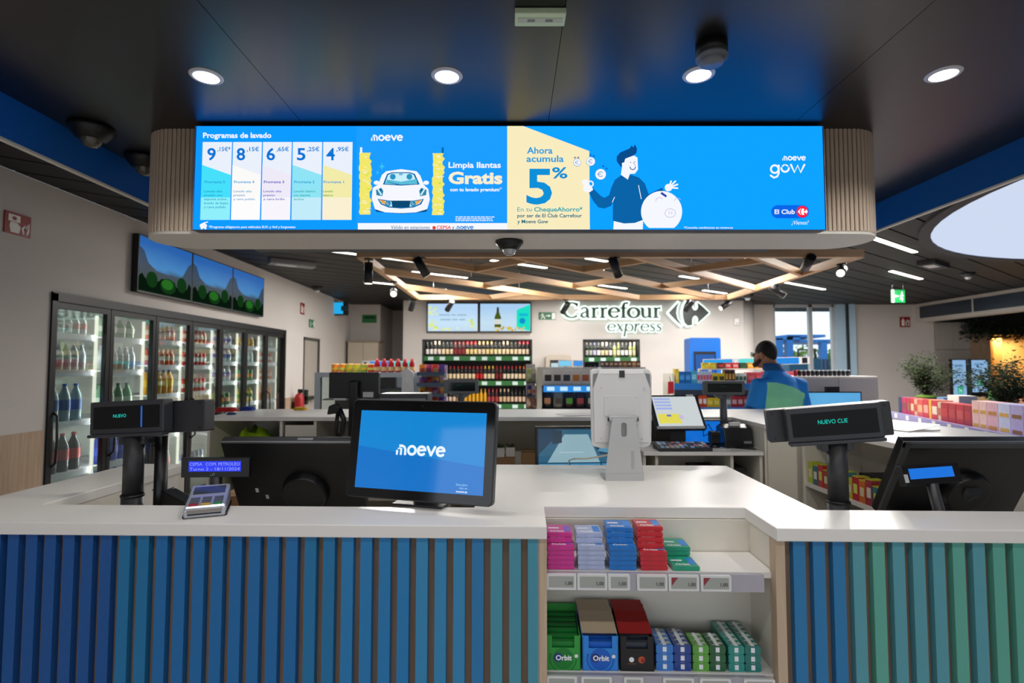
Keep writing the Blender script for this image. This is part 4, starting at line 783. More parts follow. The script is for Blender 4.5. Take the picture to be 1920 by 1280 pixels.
k1, k2, k3, k4, k5, k6, bw_ = '#0c100e', '#16241a', '#3c0d10', '#5a6a2c', '#d8a018', '#8e9a5c', '#181818'
cr, wh, dr, yl = '#e6cfa8', '#e9e3dc', '#8a1c22', '#d8a82c'
R1 = [(k1, wh, bw_)] * 2 + [(k1, '#e4d4cc', '#d8bfa0')] * 2 + [(k1, cr, bw_)] * 3 + [(k3, dr, '#6a1014')] * 3 + [(k1, '#e8cf8c', '#c8141c')] * 3 + [(k1, cr, '#d8a868')] * 2 + [(k1, '#e0c888', '#b89858')] * 2 + [(k1, '#e8d8a8', bw_)] * 2 + [(k1, cr, '#c8a880')] * 2 + [(k1, cr, bw_)] * 2 + [(k1, '#ead2b4', '#a01020')] * 3
R2 = [(k1, '#b8a08a', bw_)] * 5 + [(k1, cr, '#a0101c')] * 8 + [(k3, '#c8141c', '#b8101c')] * 2 + [(k1, cr, yl)] * 3 + [(k3, '#7a1018', '#8a0f1c')] * 2 + [(k1, '#ead8bc', '#a8141f')] * 4 + [(k1, cr, '#c86a1c')] * 3
R3 = [(k1, '#d8b8a8', bw_)] * 8 + [(k5, '#d8a018', '#c89018')] * 8 + [(k3, '#a8383c', '#b83038')] * 3 + [(k1, '#d8b48c', '#d8c0a0')] * 3 + [(k1, '#d8b8a0', bw_)] * 5
CN = {bw_: 'black', '#d8bfa0': 'beige', '#6a1014': 'dark red', '#c8141c': 'bright red', '#d8a868': 'tan', '#b89858': 'gold', '#c8a880': 'cream', '#a01020': 'crimson', '#a0101c': 'crimson', '#b8101c': 'red', yl: 'yellow', '#8a0f1c': 'maroon', '#a8141f': 'crimson', '#c86a1c': 'orange', '#c89018': 'amber', '#b83038': 'red', '#d8c0a0': 'cream'}
for r, (row, z) in enumerate(((R1, wz_[0]), (R2, wz_[1]), (R3, wz_[2]))):
    n = len(row); x0, x1 = wa.x + 0.09, wb.x - 0.09
    for i, (g, l, c) in enumerate(row): wine(((x0 + (x1 - x0) * i / (n - 1)), BY + 0.1, z + 0.0005), g, l, c, '%s wine bottle from the left with %s capsule, %s wine shelf' % (ORD[i], CN[c], ('top', 'middle', 'bottom')[r]), 'wine bottles on the recessed shelves')
R4 = [(k2, '#b8b8ac', bw_), (k2, '#a8aca0', bw_), (k2, '#b8b4d8', '#20244a'), (k1, wh, bw_), (k1, cr, '#d0bc94'), (k1, '#d8c098', '#c8b48c'), (k2, wh, bw_), (k6, '#d8c890', bw_), (k4, '#e0e0c0', '#5a6a2c'), (k1, wh, bw_), (k1, '#e4e4e0', bw_), (k6, '#e4dcc0', '#8a7a68'), (k6, '#e8e0b8', '#c8b884')]
for r, z in enumerate(vz_):
    for i, (g, l, c) in enumerate(R4): x0, x1 = va.x + 0.09, vb.x - 0.09; wine((x0 + (x1 - x0) * i / (len(R4) - 1), BY + 0.1, z + 0.0005), g, l, c, '%s bottle from the left on the %s row of the narrow wine shelf' % (ORD[i], ('upper', 'lower')[r]), 'bottles on the narrow wine shelf')
# ---- glowing shop lettering, each letter a part
SGY = BY - 0.09
sg = thing('shop_name_sign', 'dark green serif shop name with white glowing outlines on the back wall', 'sign', (at(1150, 600, SGY).x, SGY, at(1150, 600, SGY).z)); SO = sg.location.copy()
PX_ = (at(1250, 600, SGY).x - at(1150, 600, SGY).x) / 100
def v_arc(cx, cy, rx, ry, t0, t1, wf, n=22):
    return [(cx + rx * math.cos(math.radians(t0 + (t1 - t0) * i / n)), cy + ry * math.sin(math.radians(t0 + (t1 - t0) * i / n))) for i in range(n + 1)], [wf(math.radians(t0 + (t1 - t0) * i / n)) for i in range(n + 1)]
thk = lambda t: 0.09 + 0.16 * abs(math.cos(t)) ** 1.5
thn = lambda t: 0.06 + 0.09 * abs(math.cos(t)) ** 1.5
def G(c, it=False):
    V, H = (0.22, 0.08) if not it else (0.15, 0.07); f = thk if not it else thn
    if c == 'C': return [v_arc(0.66, 0.72, 0.60, 0.70, 48, 312, f), ([(1.08, 1.05), (1.1, 1.4)], 0.09), ([(1.02, 1.18), (1.08, 1.22)], 0.16), ([(1.05, 0.32), (1.14, 0.42)], 0.08)], 1.3
    if c == 'a': return [([(0.12, 0.78), (0.2, 0.93), (0.4, 0.97), (0.54, 0.88), (0.58, 0.7), (0.58, 0.14), (0.64, 0.04), (0.76, 0.04)], [.13, .1, .1, .14, V, V, .14, .07]), ([(0.58, 0.58), (0.32, 0.5), (0.13, 0.36), (0.11, 0.18), (0.24, 0.04), (0.42, 0.06), (0.58, 0.2)], [.08, .09, .15, .2, .12, .08, .08])], 0.84
    if c == 'r': return [([(0.24, 0.02), (0.24, 0.95)] if not it else [(0.12, 0), (0.24, 0.95)], V), ([(0.04, 0.03), (0.46, 0.03)], H) if not it else ([(0.1, 0), (0.12, 0.03)], H), ([(0.06, 0.92), (0.24, 0.93)], H), ([(0.26, 0.62), (0.38, 0.9), (0.6, 0.92)], [.08, .1, .18])], 0.68
    if c == 'e': return [v_arc(0.47, 0.49, 0.38, 0.46, 8, 322, f), ([(0.12, 0.55), (0.82, 0.55)], H)], 0.88
    if c == 'f': return [([(0.3, 0.02), (0.3, 1.1), (0.38, 1.36), (0.52, 1.42), (0.66, 1.36)], [V, V, .16, .1, .18]), ([(0.1, 0.03), (0.54, 0.03)], H), ([(0.06, 0.92), (0.56, 0.92)], H)], 0.6
    if c == 'o': return [v_arc(0.5, 0.48, 0.41, 0.46, 0, 360, f)], 0.98
    if c == 'u': return [([(0.22, 0.93), (0.22, 0.3), (0.3, 0.08), (0.46, 0.03), (0.66, 0.14)], [V, V, .16, .1, .08]), ([(0.76, 0.93), (0.76, 0.02)], V), ([(0.04, 0.93), (0.22, 0.93)], H), ([(0.6, 0.93), (0.76, 0.93)], H), ([(0.76, 0.03), (0.94, 0.03)], H)], 1.0
    if c == 'x': return [([(0.1, 0.9), (0.22, 0.95), (0.62, 0.05), (0.76, 0.06)], [.07, .15, .15, .07]), ([(0.04, 0.05), (0.14, 0.08), (0.7, 0.9), (0.82, 0.92)], 0.07)], 0.86
    if c == 'p': return [([(0.0, -0.62), (0.22, 0.95)], 0.15), v_arc(0.5, 0.48, 0.36, 0.46, -150, 150, thn), ([(-0.1, -0.62), (0.12, -0.62)], 0.05), ([(0.06, 0.9), (0.22, 0.95)], 0.06)], 0.96
    if c == 's': return [([(0.56, 0.8), (0.44, 0.94), (0.24, 0.9), (0.18, 0.72), (0.3, 0.56), (0.48, 0.42), (0.54, 0.24), (0.42, 0.06), (0.2, 0.03), (0.08, 0.18)], [.08, .07, .1, .13, .15, .15, .13, .1, .07, .08])], 0.66
m_face = mat('#1f4a33', 0.35, var=0.02); m_halo = emit('#ecfff4', 1.4)
def solid(cv, strokes, wadd, d0, d1, m, name, parent):
    mb = MB()
    for pts, wd in strokes:
        k = len(pts); ws = wd if isinstance(wd, (list, tuple)) else [wd] * k
        P2 = [cv(*p) for p in pts]; U = cv(1, 0)[0] - cv(0, 0)[0]; lt, rt = [], []
        for i in range(k):
            q0, q1 = P2[max(i - 1, 0)], P2[min(i + 1, k - 1)]; dx, dy = q1[0] - q0[0], q1[1] - q0[1]; l = math.hypot(dx, dy) or 1; hw = ws[i] * abs(U) / 2 + wadd
            e = -wadd if i == 0 else (wadd if i == k - 1 else 0); px, py = P2[i][0] + dx / l * e, P2[i][1] + dy / l * e
            lt.append((px - dy / l * hw, py + dx / l * hw)); rt.append((px + dy / l * hw, py - dx / l * hw))
        for i in range(k - 1): mb.prism([lt[i], lt[i + 1], rt[i + 1], rt[i]], d0, d1, 'y', sm=False)
    return mb.build(name, m, parent)
def word(s_, u0, vb, wpx, hpx, it, wa_):
    tot = sum(G(c, it)[1] for c in s_); sx = wpx / tot; x_ = 0
    for c in s_:
        st_, wdt = G(c, it)
        cv = lambda a, b, x0=x_: ((at(u0 + (x0 + a + (0.0)) * sx, 600, SGY).x - SO.x), (at(1150, vb - b * hpx, SGY).z - SO.z))
        f_ = solid(cv, st_, 0.0, -0.02, 0.0, m_face, 'letter', sg); solid(cv, st_, wa_, 0.004, 0.05, m_halo, 'glowing_edge', f_); x_ += wdt
word('Carrefour', 1056, 595.5, 184, 19.6, False, 0.036); word('express', 1138, 621, 103, 14.6, True, 0.026)
em = thing('diamond_emblem', 'dark diamond emblem with white glowing outline right of the shop name', 'sign', SO)
def EP(x_, y_): q = at(980 + x_ / 5.333, 560 + y_ / 5.333, SGY); return (q.x - SO.x, q.z - SO.z)
for pts in ([(1460, 140), (1505, 92), (1560, 35), (1540, 85), (1532, 140), (1545, 200), (1590, 268), (1520, 205)], [(1640, 18), (1690, 12), (1688, 60), (1692, 92), (1706, 112), (1725, 118), (1744, 106), (1754, 80), (1748, 40), (1800, 82), (1860, 140), (1800, 196), (1748, 240), (1756, 205), (1746, 180), (1726, 168), (1706, 176), (1692, 200), (1690, 262), (1650, 268), (1620, 240), (1605, 190), (1600, 130), (1612, 70)]):
    pp = [EP(*q) for q in pts]; f_ = MB().prism(pp, -0.02, 0.0, 'y').build('emblem_half', mat('#10201c', 0.35), em)
    cx, cz = sum(q[0] for q in pp) / len(pp), sum(q[1] for q in pp) / len(pp); mb = MB()
    for i in range(len(pp)):
        p0, p1 = Vector(pp[i]), Vector(pp[(i + 1) % len(pp)]); dd = (p1 - p0); l = dd.length; dd /= l; nn = Vector((-dd.y, dd.x)) * 0.036
        a0, a1 = p0 - dd * 0.02, p1 + dd * 0.02; mb.prism([tuple(a0 + nn), tuple(a1 + nn), tuple(a1 - nn), tuple(a0 - nn)], 0.004, 0.05, 'y')
    mb.build('glowing_edge', m_halo, f_)
# small white alarm box and camera-like sensor on the back wall
a = at(1382, 603, BY - 0.05); t = thing('motion_sensor', 'small white motion sensor high on the wall right of the emblem', 'sensor', a); MB().box(-0.05, 0.05, 0, 0.05, -0.07, 0.07).build('housing', m_white, t, bevel=0.01); MB().box(-0.03, 0.03, -0.008, 0, -0.05, -0.01).build('lens', m_lgrey, t)
# ================================================================ EQUIPMENT ON THE FRONT COUNTER
DZ = 0.77   # inner desk level
# ---- touch screen facing the customer
t = thing('touch_screen', 'black landscape customer touch screen with a bright blue display', 'screen', (-0.334, 1.941, 1.252), rot=(-0.145, 0, -0.283))
m_bez = mat('#0a0b0d', 0.08, var=0); m_case = mat('#2a2b2e', 0.4)
MB().prism(rrect(-0.288, 0.285, -0.176, 0.182, 0.018), 0.0006, 0.030, 'y').build('casing', m_case, t, bevel=0.003)
MB().prism(rrect(-0.284, 0.281, -0.172, 0.178, 0.016), -0.0006, 0.0004, 'y').build('glass_front', m_bez, t)
MB().box(-0.25, 0.25, -0.0010, -0.0007, -0.1406, 0.1406).build('display', screen('#0088d8', 0.95, 0.06), t)
cv = lambda a, b, L: (a, -0.0008 - 0.0003 * L, b); A = Art(t, cv, 'background_band')
A.poly([(-0.25, 0.01), (0.25, -0.045), (0.25, -0.1406), (-0.25, -0.1406)], screen('#0074cc', 0.95, 0.06), 1).done()
A = Art(t, cv, 'word_mark'); moeve(A, cv, -0.092, -0.018, 0.195, screen('#e8f4fc', 1.0), up=1, L=2); A.done()
text('Descubre', cv, 0.192, -0.112, 0.008, screen('#9fd4f4', 1.0), t, align='R'); text('más en', cv, 0.192, -0.123, 0.008, screen('#9fd4f4', 1.0), t, align='R'); text('moeve.es', cv, 0.192, -0.135, 0.008, screen('#e8f4fc', 1.0), t, align='R', bold=0.02)
MB().cyl((0.0, -0.0015, 0.161), (0.0, 0.0, 0.161), 0.004, seg=12).build('camera_lens', mat('#20242c', 0.1), t)
st_ = thing('screen_stand', 'short dark foot under the blue touch screen', 'stand', (-0.334, 1.985, 1.0503), -0.283)
MB().box(-0.10, 0.10, -0.04, 0.11, 0, 0.008).build('base_plate', m_charc, st_, bevel=0.002); MB().box(-0.05, 0.05, 0.03, 0.055, 0.008, 0.16).build('neck', m_charc, st_, bevel=0.003)
# ---- monitors seen from behind, leaning towards the customer
def pos_back(name, label, x, y, z, W, H, tilt, gloss):
    t = thing(name, label, 'monitor', (x, y, z), rot=(tilt, 0, 0)); mb = mat('#0d0e10', 0.25 if gloss else 0.42, var=0.1)
    MB().box(-W / 2, W / 2, 0, 0.035, -H / 2, H / 2).build('rear_cover', mb, t, bevel=0.004); MB().box(-W / 2 + .004, W / 2 - .004, 0.0351, 0.04, -H / 2 + .004, H / 2 - .004).build('display', m_blackgloss, t)
    MB().box(-W / 2 - 0.001, W / 2 + 0.001, -0.002, 0.003, H / 2 - 0.006, H / 2 + 0.001).build('edge_line', mat('#8d8d8f', 0.3, 0.6), t)
    MB().cyl((0.03, -0.035, -0.06), (0.03, 0.0, -0.06), 0.085, 0.095, seg=32).build('hinge_cover', mat('#08090a', 0.35), t, bevel=0.003)
    return t
ml = pos_back('cashier_monitor', 'large black cashier monitor seen from behind, left of the touch screen', -0.865, 2.165, 1.108, 0.53, 0.36, 0.5, False)
for i, (a, b_) in enumerate(((-0.165, -0.015), (-0.146, -0.04), (-0.126, -0.045), (-0.103, -0.04))): box('port', m_black, a - 0.005, a + 0.005, -0.0012, 0.0, b_ - 0.012, b_ + 0.008, ml)
for a, b_ in ((-0.17, -0.058), (-0.135, -0.092)): box('sticker', mat('#d8dadc', 0.4, var=0), a - 0.006, a + 0.006, -0.0012, 0.0, b_ - 0.012, b_ + 0.008, ml)
box('top_vent', m_grey, 0.03, 0.09, 0.012, 0.024, 0.1801, 0.1805, ml)
mr = pos_back('cashier_monitor', 'large black cashier monitor seen from behind at the right edge', 1.80, 2.165, 1.108, 0.57, 0.36, 0.5, True)
MB().box(-0.285, -0.262, -0.012, 0.0, -0.18, 0.18).box(-0.285, 0.285, -0.012, 0.0, 0.158, 0.18).build('raised_rim', mat('#3a3b3e', 0.4), mr)
for x, y_, s_ in ((-0.835, 2.35, 'left'), (1.83, 2.24, 'right')):
    q = thing('monitor_stand', 'dark stand arm carrying the %s cashier monitor' % s_, 'stand', (x, y_, DZ + 0.0005)); MB().box(-0.12, 0.12, -0.1, 0.08, 0, 0.015).build('base_plate', m_charc, q, bevel=0.003); MB().tube([(0, 0.03, 0.015), (0, 0.05, 0.2), (0, -0.1, 0.3)], 0.03, 10).build('arm', m_charc, q)
# ---- two-sided pole displays
def vfd(label, loc, rot, s_txt, W, back, pole_w, wide_back, px):
    t = thing('pole_display', label, 'customer display', loc, rot=rot); H = W / 3.25; hw, hh = W / 2 + 0.016, H / 2 + 0.02; mb = mat('#313338', 0.42, var=0.1)
    MB().prism(rrect(-hw, hw, -hh, hh, 0.006), 0.0, 0.05, 'y').build('casing', mb, t, bevel=0.003); MB().box(-hw, hw, -0.012, 0.03, -hh - 0.012, -hh).build('lower_lip', mb, t, bevel=0.003)
    MB().box(-W / 2, W / 2, -0.0012, -0.0002, -H / 2, H / 2).build('window', mat('#020308', 0.04, var=0, spec=0.35), t)
    cv = lambda a, b, L: (a, -0.0012 - 0.0003 * L, b); text(s_txt, cv, px, 0.0, 0.013 if W < .285 else 0.016, emit('#25e6d0', 0.9), t, width=0.055 if W < .285 else 0.1, name='lettering')
    bx, bz, bw2, bh2 = back; MB().prism(rrect(bx - bw2, bx + bw2, bz - bh2, bz + bh2, 0.006), 0.056, 0.115, 'y').build('rear_casing', mat('#26272b', 0.4), t, bevel=0.003)
    for sx in (-1, 1):
        for sz in (-1, 1):
            if wide_back or sx > 0: MB().cyl((bx + sx * (bw2 - 0.02), 0.0555, bz + sz * (bh2 - 0.015)), (bx + sx * (bw2 - 0.02), 0.0561, bz + sz * (bh2 - 0.015)), 0.006, seg=10).build('screw_hole', m_black, t)
    MB().box(-0.05, 0.06, 0.02, 0.09, -hh - 0.045, -hh - 0.002).build('tilt_joint', mb, t, bevel=0.004)
    return t
vl = vfd('dark pole display reading NUEVO on the left of the counter', (-1.493, 2.077, 1.361), (-0.042, -0.054, -0.113), 'NUEVO', 0.28, (0.2, -0.008, 0.085, 0.062), 0, False, -0.055)
vr = vfd('dark pole display with blurred cyan text on the right of the counter', (1.21, 2.015, 1.344), (0.03, -0.106, -0.274), 'NUEVO CLIE', 0.29, (-0.005, -0.004, 0.215, 0.064), 0, True, -0.055)
MB().box(0.062, 0.068, -0.0022, -0.0014, -0.04, 0.04).build('painted_reflection', screen('#2f6fd0', 0.7), vl)  # glowing strip standing in for a blue reflection on the window
for (x, y, zt, lab) in ((-1.475, 2.10, 1.29, 'left'), (1.235, 2.045, 1.27, 'right')):
    q = thing('display_pole', 'dark round pole holding the %s customer display' % lab, 'pole', (x, y, DZ + 0.0005)); h = zt - DZ
    MB().lathe([(0.001, 0), (0.1, 0), (0.1, 0.012), (0.04, 0.02)], 24).build('base', m_charc, q)
    MB().cyl((0, 0, 0.015), (0, 0, h * .55), 0.038, seg=20).build('lower_tube', m_charc, q); MB().cyl((0, 0, h * .55), (0, 0, h), 0.035, seg=20).build('upper_tube', m_charc, q); MB().lathe([(0.0385, h * .54), (0.0405, h * .545), (0.0405, h * .555), (0.0385, h * .56)], 20).build('joint_ring', m_black, q)
    if lab == 'left': MB().cyl((0.075, 0.05, 0.015), (0.075, 0.05, h * .98), 0.024, seg=16).build('cable_tube', m_black, q)
# ---- small blue text displays
def small_disp(label, loc, rot, W, lines, hx):
    t = thing('small_display', label, 'customer display', loc, rot=rot); H = W / 5; MB().prism(rrect(-W / 2 - 0.028, W / 2 + 0.03, -H / 2 - 0.022, H / 2 + 0.012, 0.003), 0.0, 0.025, 'y').build('casing', mat('#0e0f12', 0.3), t, bevel=0.002)
    MB().box(-W / 2, W / 2, -0.0012, -0.0002, -H / 2, H / 2).build('display', screen(hx, 1.0), t); cv = lambda a, b, L: (a, -0.0012 - 0.0003 * L, b)
    for j, s_ in enumerate(lines): text(s_, cv, -W / 2 + 0.004 if j else -W / 2 + 0.062, H / 2 - 0.016 - 0.018 * j, 0.0115, emit('#a8b8ff', 0.9), t, width=(W - 0.008) if j else W - 0.066, bold=-0.005)
    if lines: text('CEPSA', cv, -W / 2 + 0.004, H / 2 - 0.016, 0.0115, emit('#a8b8ff', 0.9), t, width=0.045, bold=-0.005)
    MB().cyl((0, 0.012, -H / 2 - 0.02), (0, 0.012, -H / 2 - 0.02 - (loc[2] - H / 2 - 0.02 - DZ) + 0.012), 0.02, seg=16).build('post', m_charc, t); return t
sd = small_disp('small black display with blue lit two-line text beside the card terminal', (-1.104, 2.003, 1.186), (0, 0, 0.04), 0.19, ['COM. PETROLEO', 'Turno 2 - 18/11/2024'], '#2238f0')
cv = lambda a, b, L: (a, -0.0004 * L - 0.0002, b); A = Art(sd, cv, 'round_emblem'); A.arc(-0.004, -0.03, 0.004, 0, 300, 0.0012, m_lgrey, 1).done(); A = Art(sd, cv, 'green_mark'); A.rect(-0.018, -0.01, -0.036, -0.031, mat('#0f7a4a', 0.4, var=0)).done()
sd2 = small_disp('small black display with plain blue lit panel before the right monitor', (1.568, 2.016, 1.16), (-0.24, -0.03, 0.16), 0.19, [], '#1272dc'); box('white_tag', m_lgrey, -0.12, -0.104, -0.001, 0, -0.03, 0.0, sd2)
# ---- card terminal
p = zat(376, 974, 1.05); t = thing('card_terminal', 'silver card payment terminal with keypad lying on the counter ledge', 'card terminal', (p.x, p.y + 0.022, 1.0503), 0.40)
prof = [(0.0, 0.004), (0.0, 0.03), (0.012, 0.038), (0.10, 0.055), (0.17, 0.075), (0.19, 0.07), (0.19, 0.0), (0.01, 0.0)]
MB().prism([(y, z) for y, z in prof], -0.062, 0.062, 'x').build('body', mat('#b9bdc6', 0.28, 0.5), t, bevel=0.006); MB().box(-0.066, 0.066, 0.006, 0.19, -0.0001, 0.012).build('rubber_base', m_black, t, bevel=0.004)
MB().box(-0.05, 0.05, -0.0015, 0.0, 0.011, 0.016).build('card_slot', m_black, t); MB().box(-0.052, 0.052, -0.001, 0.0, 0.018, 0.028).build('slot_label', mat('#8a8078', 0.4), t)
sl = math.atan2(0.017, 0.088)
for r in range(4):
    for c in range(3):
        hx = '#5c6068' if r else ('#a8242c', '#c9a22c', '#2c8a4a')[c]; x, y = -0.036 + c * 0.036, 0.020 + r * 0.017
        MB().box(-0.014, 0.014, -0.006, 0.006, 0, 0.003).build('key', mat(hx, 0.4, var=0), t, (x, y, 0.0383 + (y - 0.012) * 0.193), (sl, 0, 0))
MB().box(-0.05, 0.05, 0, 0.05, 0, 0.002).build('screen', mat('#3d4650', 0.1), t, (0, 0.108, 0.0575), (0.28, 0, 0))
p = at(318, 940, 2.02); t = thing('scanner_cradle', 'flat black cradle behind the card terminal', 'cradle', (p.x, 2.10, DZ + 0.0005), -0.5); MB().prism([(-0.1, 0.0), (0.1, 0.0), (0.1, 0.25), (0.06, 0.27), (-0.1, 0.30)], -0.03, 0.03, 'y').build('body', m_black, t, bevel=0.006); MB().box(-0.06, 0.08, -0.032, -0.03, 0.05, 0.2).build('cover', m_charc, t)
# printed note on the inner face of the left counter arm
q = wpt(-1.776, 2.60, 0.88); t = thing('paper_notice', 'white printed notice on the inner face of the left counter arm', 'paper', q, -PHI); MB().box(0, 0.001, -0.14, 0.1, -0.12, 0.12).build('sheet', m_white, t)
cv = lambda a, b, L: (0.001 + 0.0004 * L, a, b); A = Art(t, cv, 'printed_lines')
for j, (a, b_) in enumerate(((-0.09, 0.0), (-0.02, 0.07), (-0.02, 0.09), (-0.08, -0.01), (0.0, 0.06))): A.rect(a, b_, 0.09 - 0.022 * j, 0.096 - 0.022 * j, m_ink)
A.done()
# cardboard box on the inner desk
p = at(438, 925, 2.5); t = thing('cardboard_box', 'plain brown cardboard box half hidden behind the left cashier monitor', 'box', (p.x + 0.08, 2.56, DZ + 0.0005), 0.2); MB().box(-0.12, 0.12, -0.1, 0.1, 0, 0.2).build('carton', mat('#8a6344', 0.8), t); MB().box(-0.121, 0.121, -0.02, 0.02, 0.2, 0.2006).build('tape', mat('#b08a5c', 0.4), t)
# ---- white portrait kiosk tablet with its stand
t = thing('kiosk_tablet', 'white portrait kiosk tablet seen from behind on the middle counter', 'tablet', (at(1167, 893, 2.46).x, 2.46, 1.0503), -0.02)
m_kw = mat('#d9d9d9', 0.35, var=0.02); m_kg = mat('#b4b4b4', 0.3, 0.3, var=0.03)
zb, zt = 0.133, 0.497
MB().prism([(-0.138, zb + .02), (-0.128, zb + .008), (-0.09, zb), (0.1, zb + 0.004), (0.128, zb + 0.014), (0.134, zb + .03), (0.140, zt - .03), (0.132, zt - .008), (0.118, zt), (-0.125, zt), (-0.138, zt - .008), (-0.142, zt - .025)], 0.0, 0.03, 'y').build('back_shell', m_kw, t, bevel=0.005)
MB().prism([(-0.128, 0.16), (0.126, 0.16), (0.13, 0.40), (0.10, zt - .006), (-0.104, zt - .006), (-0.132, 0.40)], -0.012, 0.0, 'y').build('raised_cover', mat('#d2d2d2', 0.35, var=0.02), t, bevel=0.004)
for s_ in (-1, 1): MB().add([(s_ * 0.108, -0.001, zt - .02), (s_ * 0.131, -0.001, zt - .024), (s_ * 0.133, -0.001, 0.405)], [(0, 1, 2)]).build('corner_recess', m_grey, t)
MB().box(-0.105, 0.10, -0.0135, -0.004, zt - 0.024, zt - 0.003).build('top_band', mat('#ececec', 0.3), t, bevel=0.002); MB().box(-0.012, 0.012, -0.016, -0.0136, zt - .04, zt - .008).build('latch', m_charc, t)
MB().prism(rrect(-0.082, 0.078, 0.28, 0.375, 0.008), -0.016, -0.012, 'y').build('mount_plate', mat('#cfcfcf', 0.35, var=0.02), t, bevel=0.001)
for a, b_ in ((-0.07, 0.365), (0.066, 0.365), (-0.095, 0.41), (0.1, 0.407), (-0.098, 0.18), (0.088, 0.178), (-0.07, 0.245), (0.068, 0.24)): MB().cyl((a, -0.0175, b_), (a, -0.0115, b_), 0.004, seg=8).build('screw', m_lgrey, t)
MB().box(-0.064, 0.062, -0.045, -0.016, 0.262, 0.285).build('hinge', m_kg, t, bevel=0.003)
for a in (-0.064, 0.062): MB().cyl((a - 0.006, -0.035, 0.268), (a + 0.006, -0.035, 0.268), 0.008, seg=10).build('hinge_bolt', m_charc, t)
# stand plate with a slot: outline split left and right of the hole
z0, z1 = 0.03, 0.275
def sx(z): return 0.085 - (z - z0) / (z1 - z0) * 0.033
def slot(n=7):
    return [(0.013 * math.sin(PI * i / n), 0.243 + 0.013 * math.cos(PI * i / n)) for i in range(n // 2 + 1)] + [(0.013 * math.sin(PI * i / n), 0.205 + 0.013 * math.cos(PI * i / n)) for i in range(n // 2 + 1, n + 1)]
b = MB()
for s_ in (-1, 1):
    pol = [(0, z1)] + [(s_ * x_, z_) for x_, z_ in slot()] + [(0, z0), (s_ * sx(z0), z0), (s_ * sx(z1), z1)]; b.prism(pol, -0.050, -0.046, 'y')
b.build('stand_plate', m_kg, t)
MB().box(-0.085, 0.085, -0.05, 0.10, 0, 0.006).build('foot', m_kg, t, bevel=0.002); MB().prism([(-0.046, 0.006), (-0.05, 0.03), (-0.054, 0.03), (-0.062, 0.0), (-0.046, 0.0)], -0.085, 0.085, 'x').build('foot_lip', m_kg, t)
b = MB(); b.box(0.03, 0.045, -0.0505, -0.05, 0.05, 0.13); b.build('serial_label', mat('#a2a2a2', 0.4), t)
t = thing('charging_cable', 'thin white cable running down behind the kiosk tablet', 'cable', at(1130, 865, 2.62)); MB().tube([(0.06, -0.1, 0.06), (0.0, -0.02, 0.03), (-0.07, 0.08, 0.0), (-0.12, 0.17, -0.015), (-0.14, 0.215, -0.03), (-0.145, 0.235, -0.3)], 0.004, 6).build('cord', mat('#cfc6b0', 0.5), t)
# ================================================================ REAR HALF OF THE SERVICE ISLAND
ZB = 1.208
bc = thing('rear_counter', 'white rear service counter with open bays, behind the cashier monitors', 'counter', (0, 0, 0))
MB().prism([(-2.17, 3.76), (1.54, 3.76), (1.54, 3.27), (1.75, 3.27), (1.75, 2.36), (2.55, 2.36), (2.55, 4.49), (-2.17, 4.49)], ZB - 0.028, ZB, 'z').build('worktop', m_white, bc, bevel=0.003)
for x0, x1, y0, y1 in ((-2.15, -2.13, 3.79, 4.46), (-1.64, -1.62, 3.79, 4.46), (-1.40, -1.38, 3.79, 4.46), (-0.45, -0.43, 3.79, 4.46), (0.7, 0.72, 3.79, 4.46), (1.56, 1.735, 3.28, 3.30), (1.55, 1.568, 3.30, 3.76), (2.52, 2.54, 2.40, 4.46), (1.76, 2.52, 2.38, 2.40)):
    box('panel', m_cream, x0, x1, y0, y1, 0, ZB - 0.029, bc)
box('rear_panel', m_cream, -2.13, 2.52, 4.44, 4.46, 0, ZB - 0.029, bc); box('bay_shelf', m_cream, -2.13, 1.5, 3.80, 4.44, 0.62, 0.64, bc); box('cabinet_front', m_cream, -1.60, -1.40, 3.79, 3.808, 0.1, ZB - 0.06, bc)
# right arm: shelves open to the inside
RXI = 1.75
box('arm_end', m_cream, 1.74, 1.80, 3.30, 3.76, 0, ZB - 0.029, bc); box('arm_back', m_cream, 2.1, 2.118, 2.42, 3.7, 0.05, ZB - 0.03, bc)
for z in (0.28, 0.87): box('arm_shelf', m_white, RXI + 0.005, 2.1, 2.42, 3.25, z - 0.022, z, bc)
for y in (2.41, 3.23): box('arm_upright', m_cream, RXI, 2.1, y, y + 0.02, 0, ZB - 0.03, bc)
# inner desks in front of the rear counter
rd = thing('rear_desk', 'white inner desk with open cubbies in front of the rear counter', 'desk', (0, 0, 0)); ZD = 1.041
box('top', m_white, 0.80, 1.53, 3.27, 3.755, ZD - 0.022, ZD, rd, bevel=0.002); box('shelf', m_white, 0.80, 1.53, 3.30, 3.74, 0.80, 0.822, rd)
for x in (0.80, 0.875, 1.335, 1.512): box('upright', m_cream, x, x + 0.018, 3.29, 3.74, 0, ZD - 0.023, rd)
box('back', m_cream, 0.82, 1.51, 3.735, 3.75, 0, ZD - 0.023, rd)
ld = thing('inner_desk', 'white inner desk behind the left cashier monitor', 'desk', (0, 0, 0)); box('top', m_cream, -1.36, -0.2, 3.27, 3.755, ZD - 0.022, ZD, ld)
for x in (-1.36, -0.218): box('upright', m_cream, x, x + 0.018, 3.29, 3.74, 0, ZD - 0.023, ld)
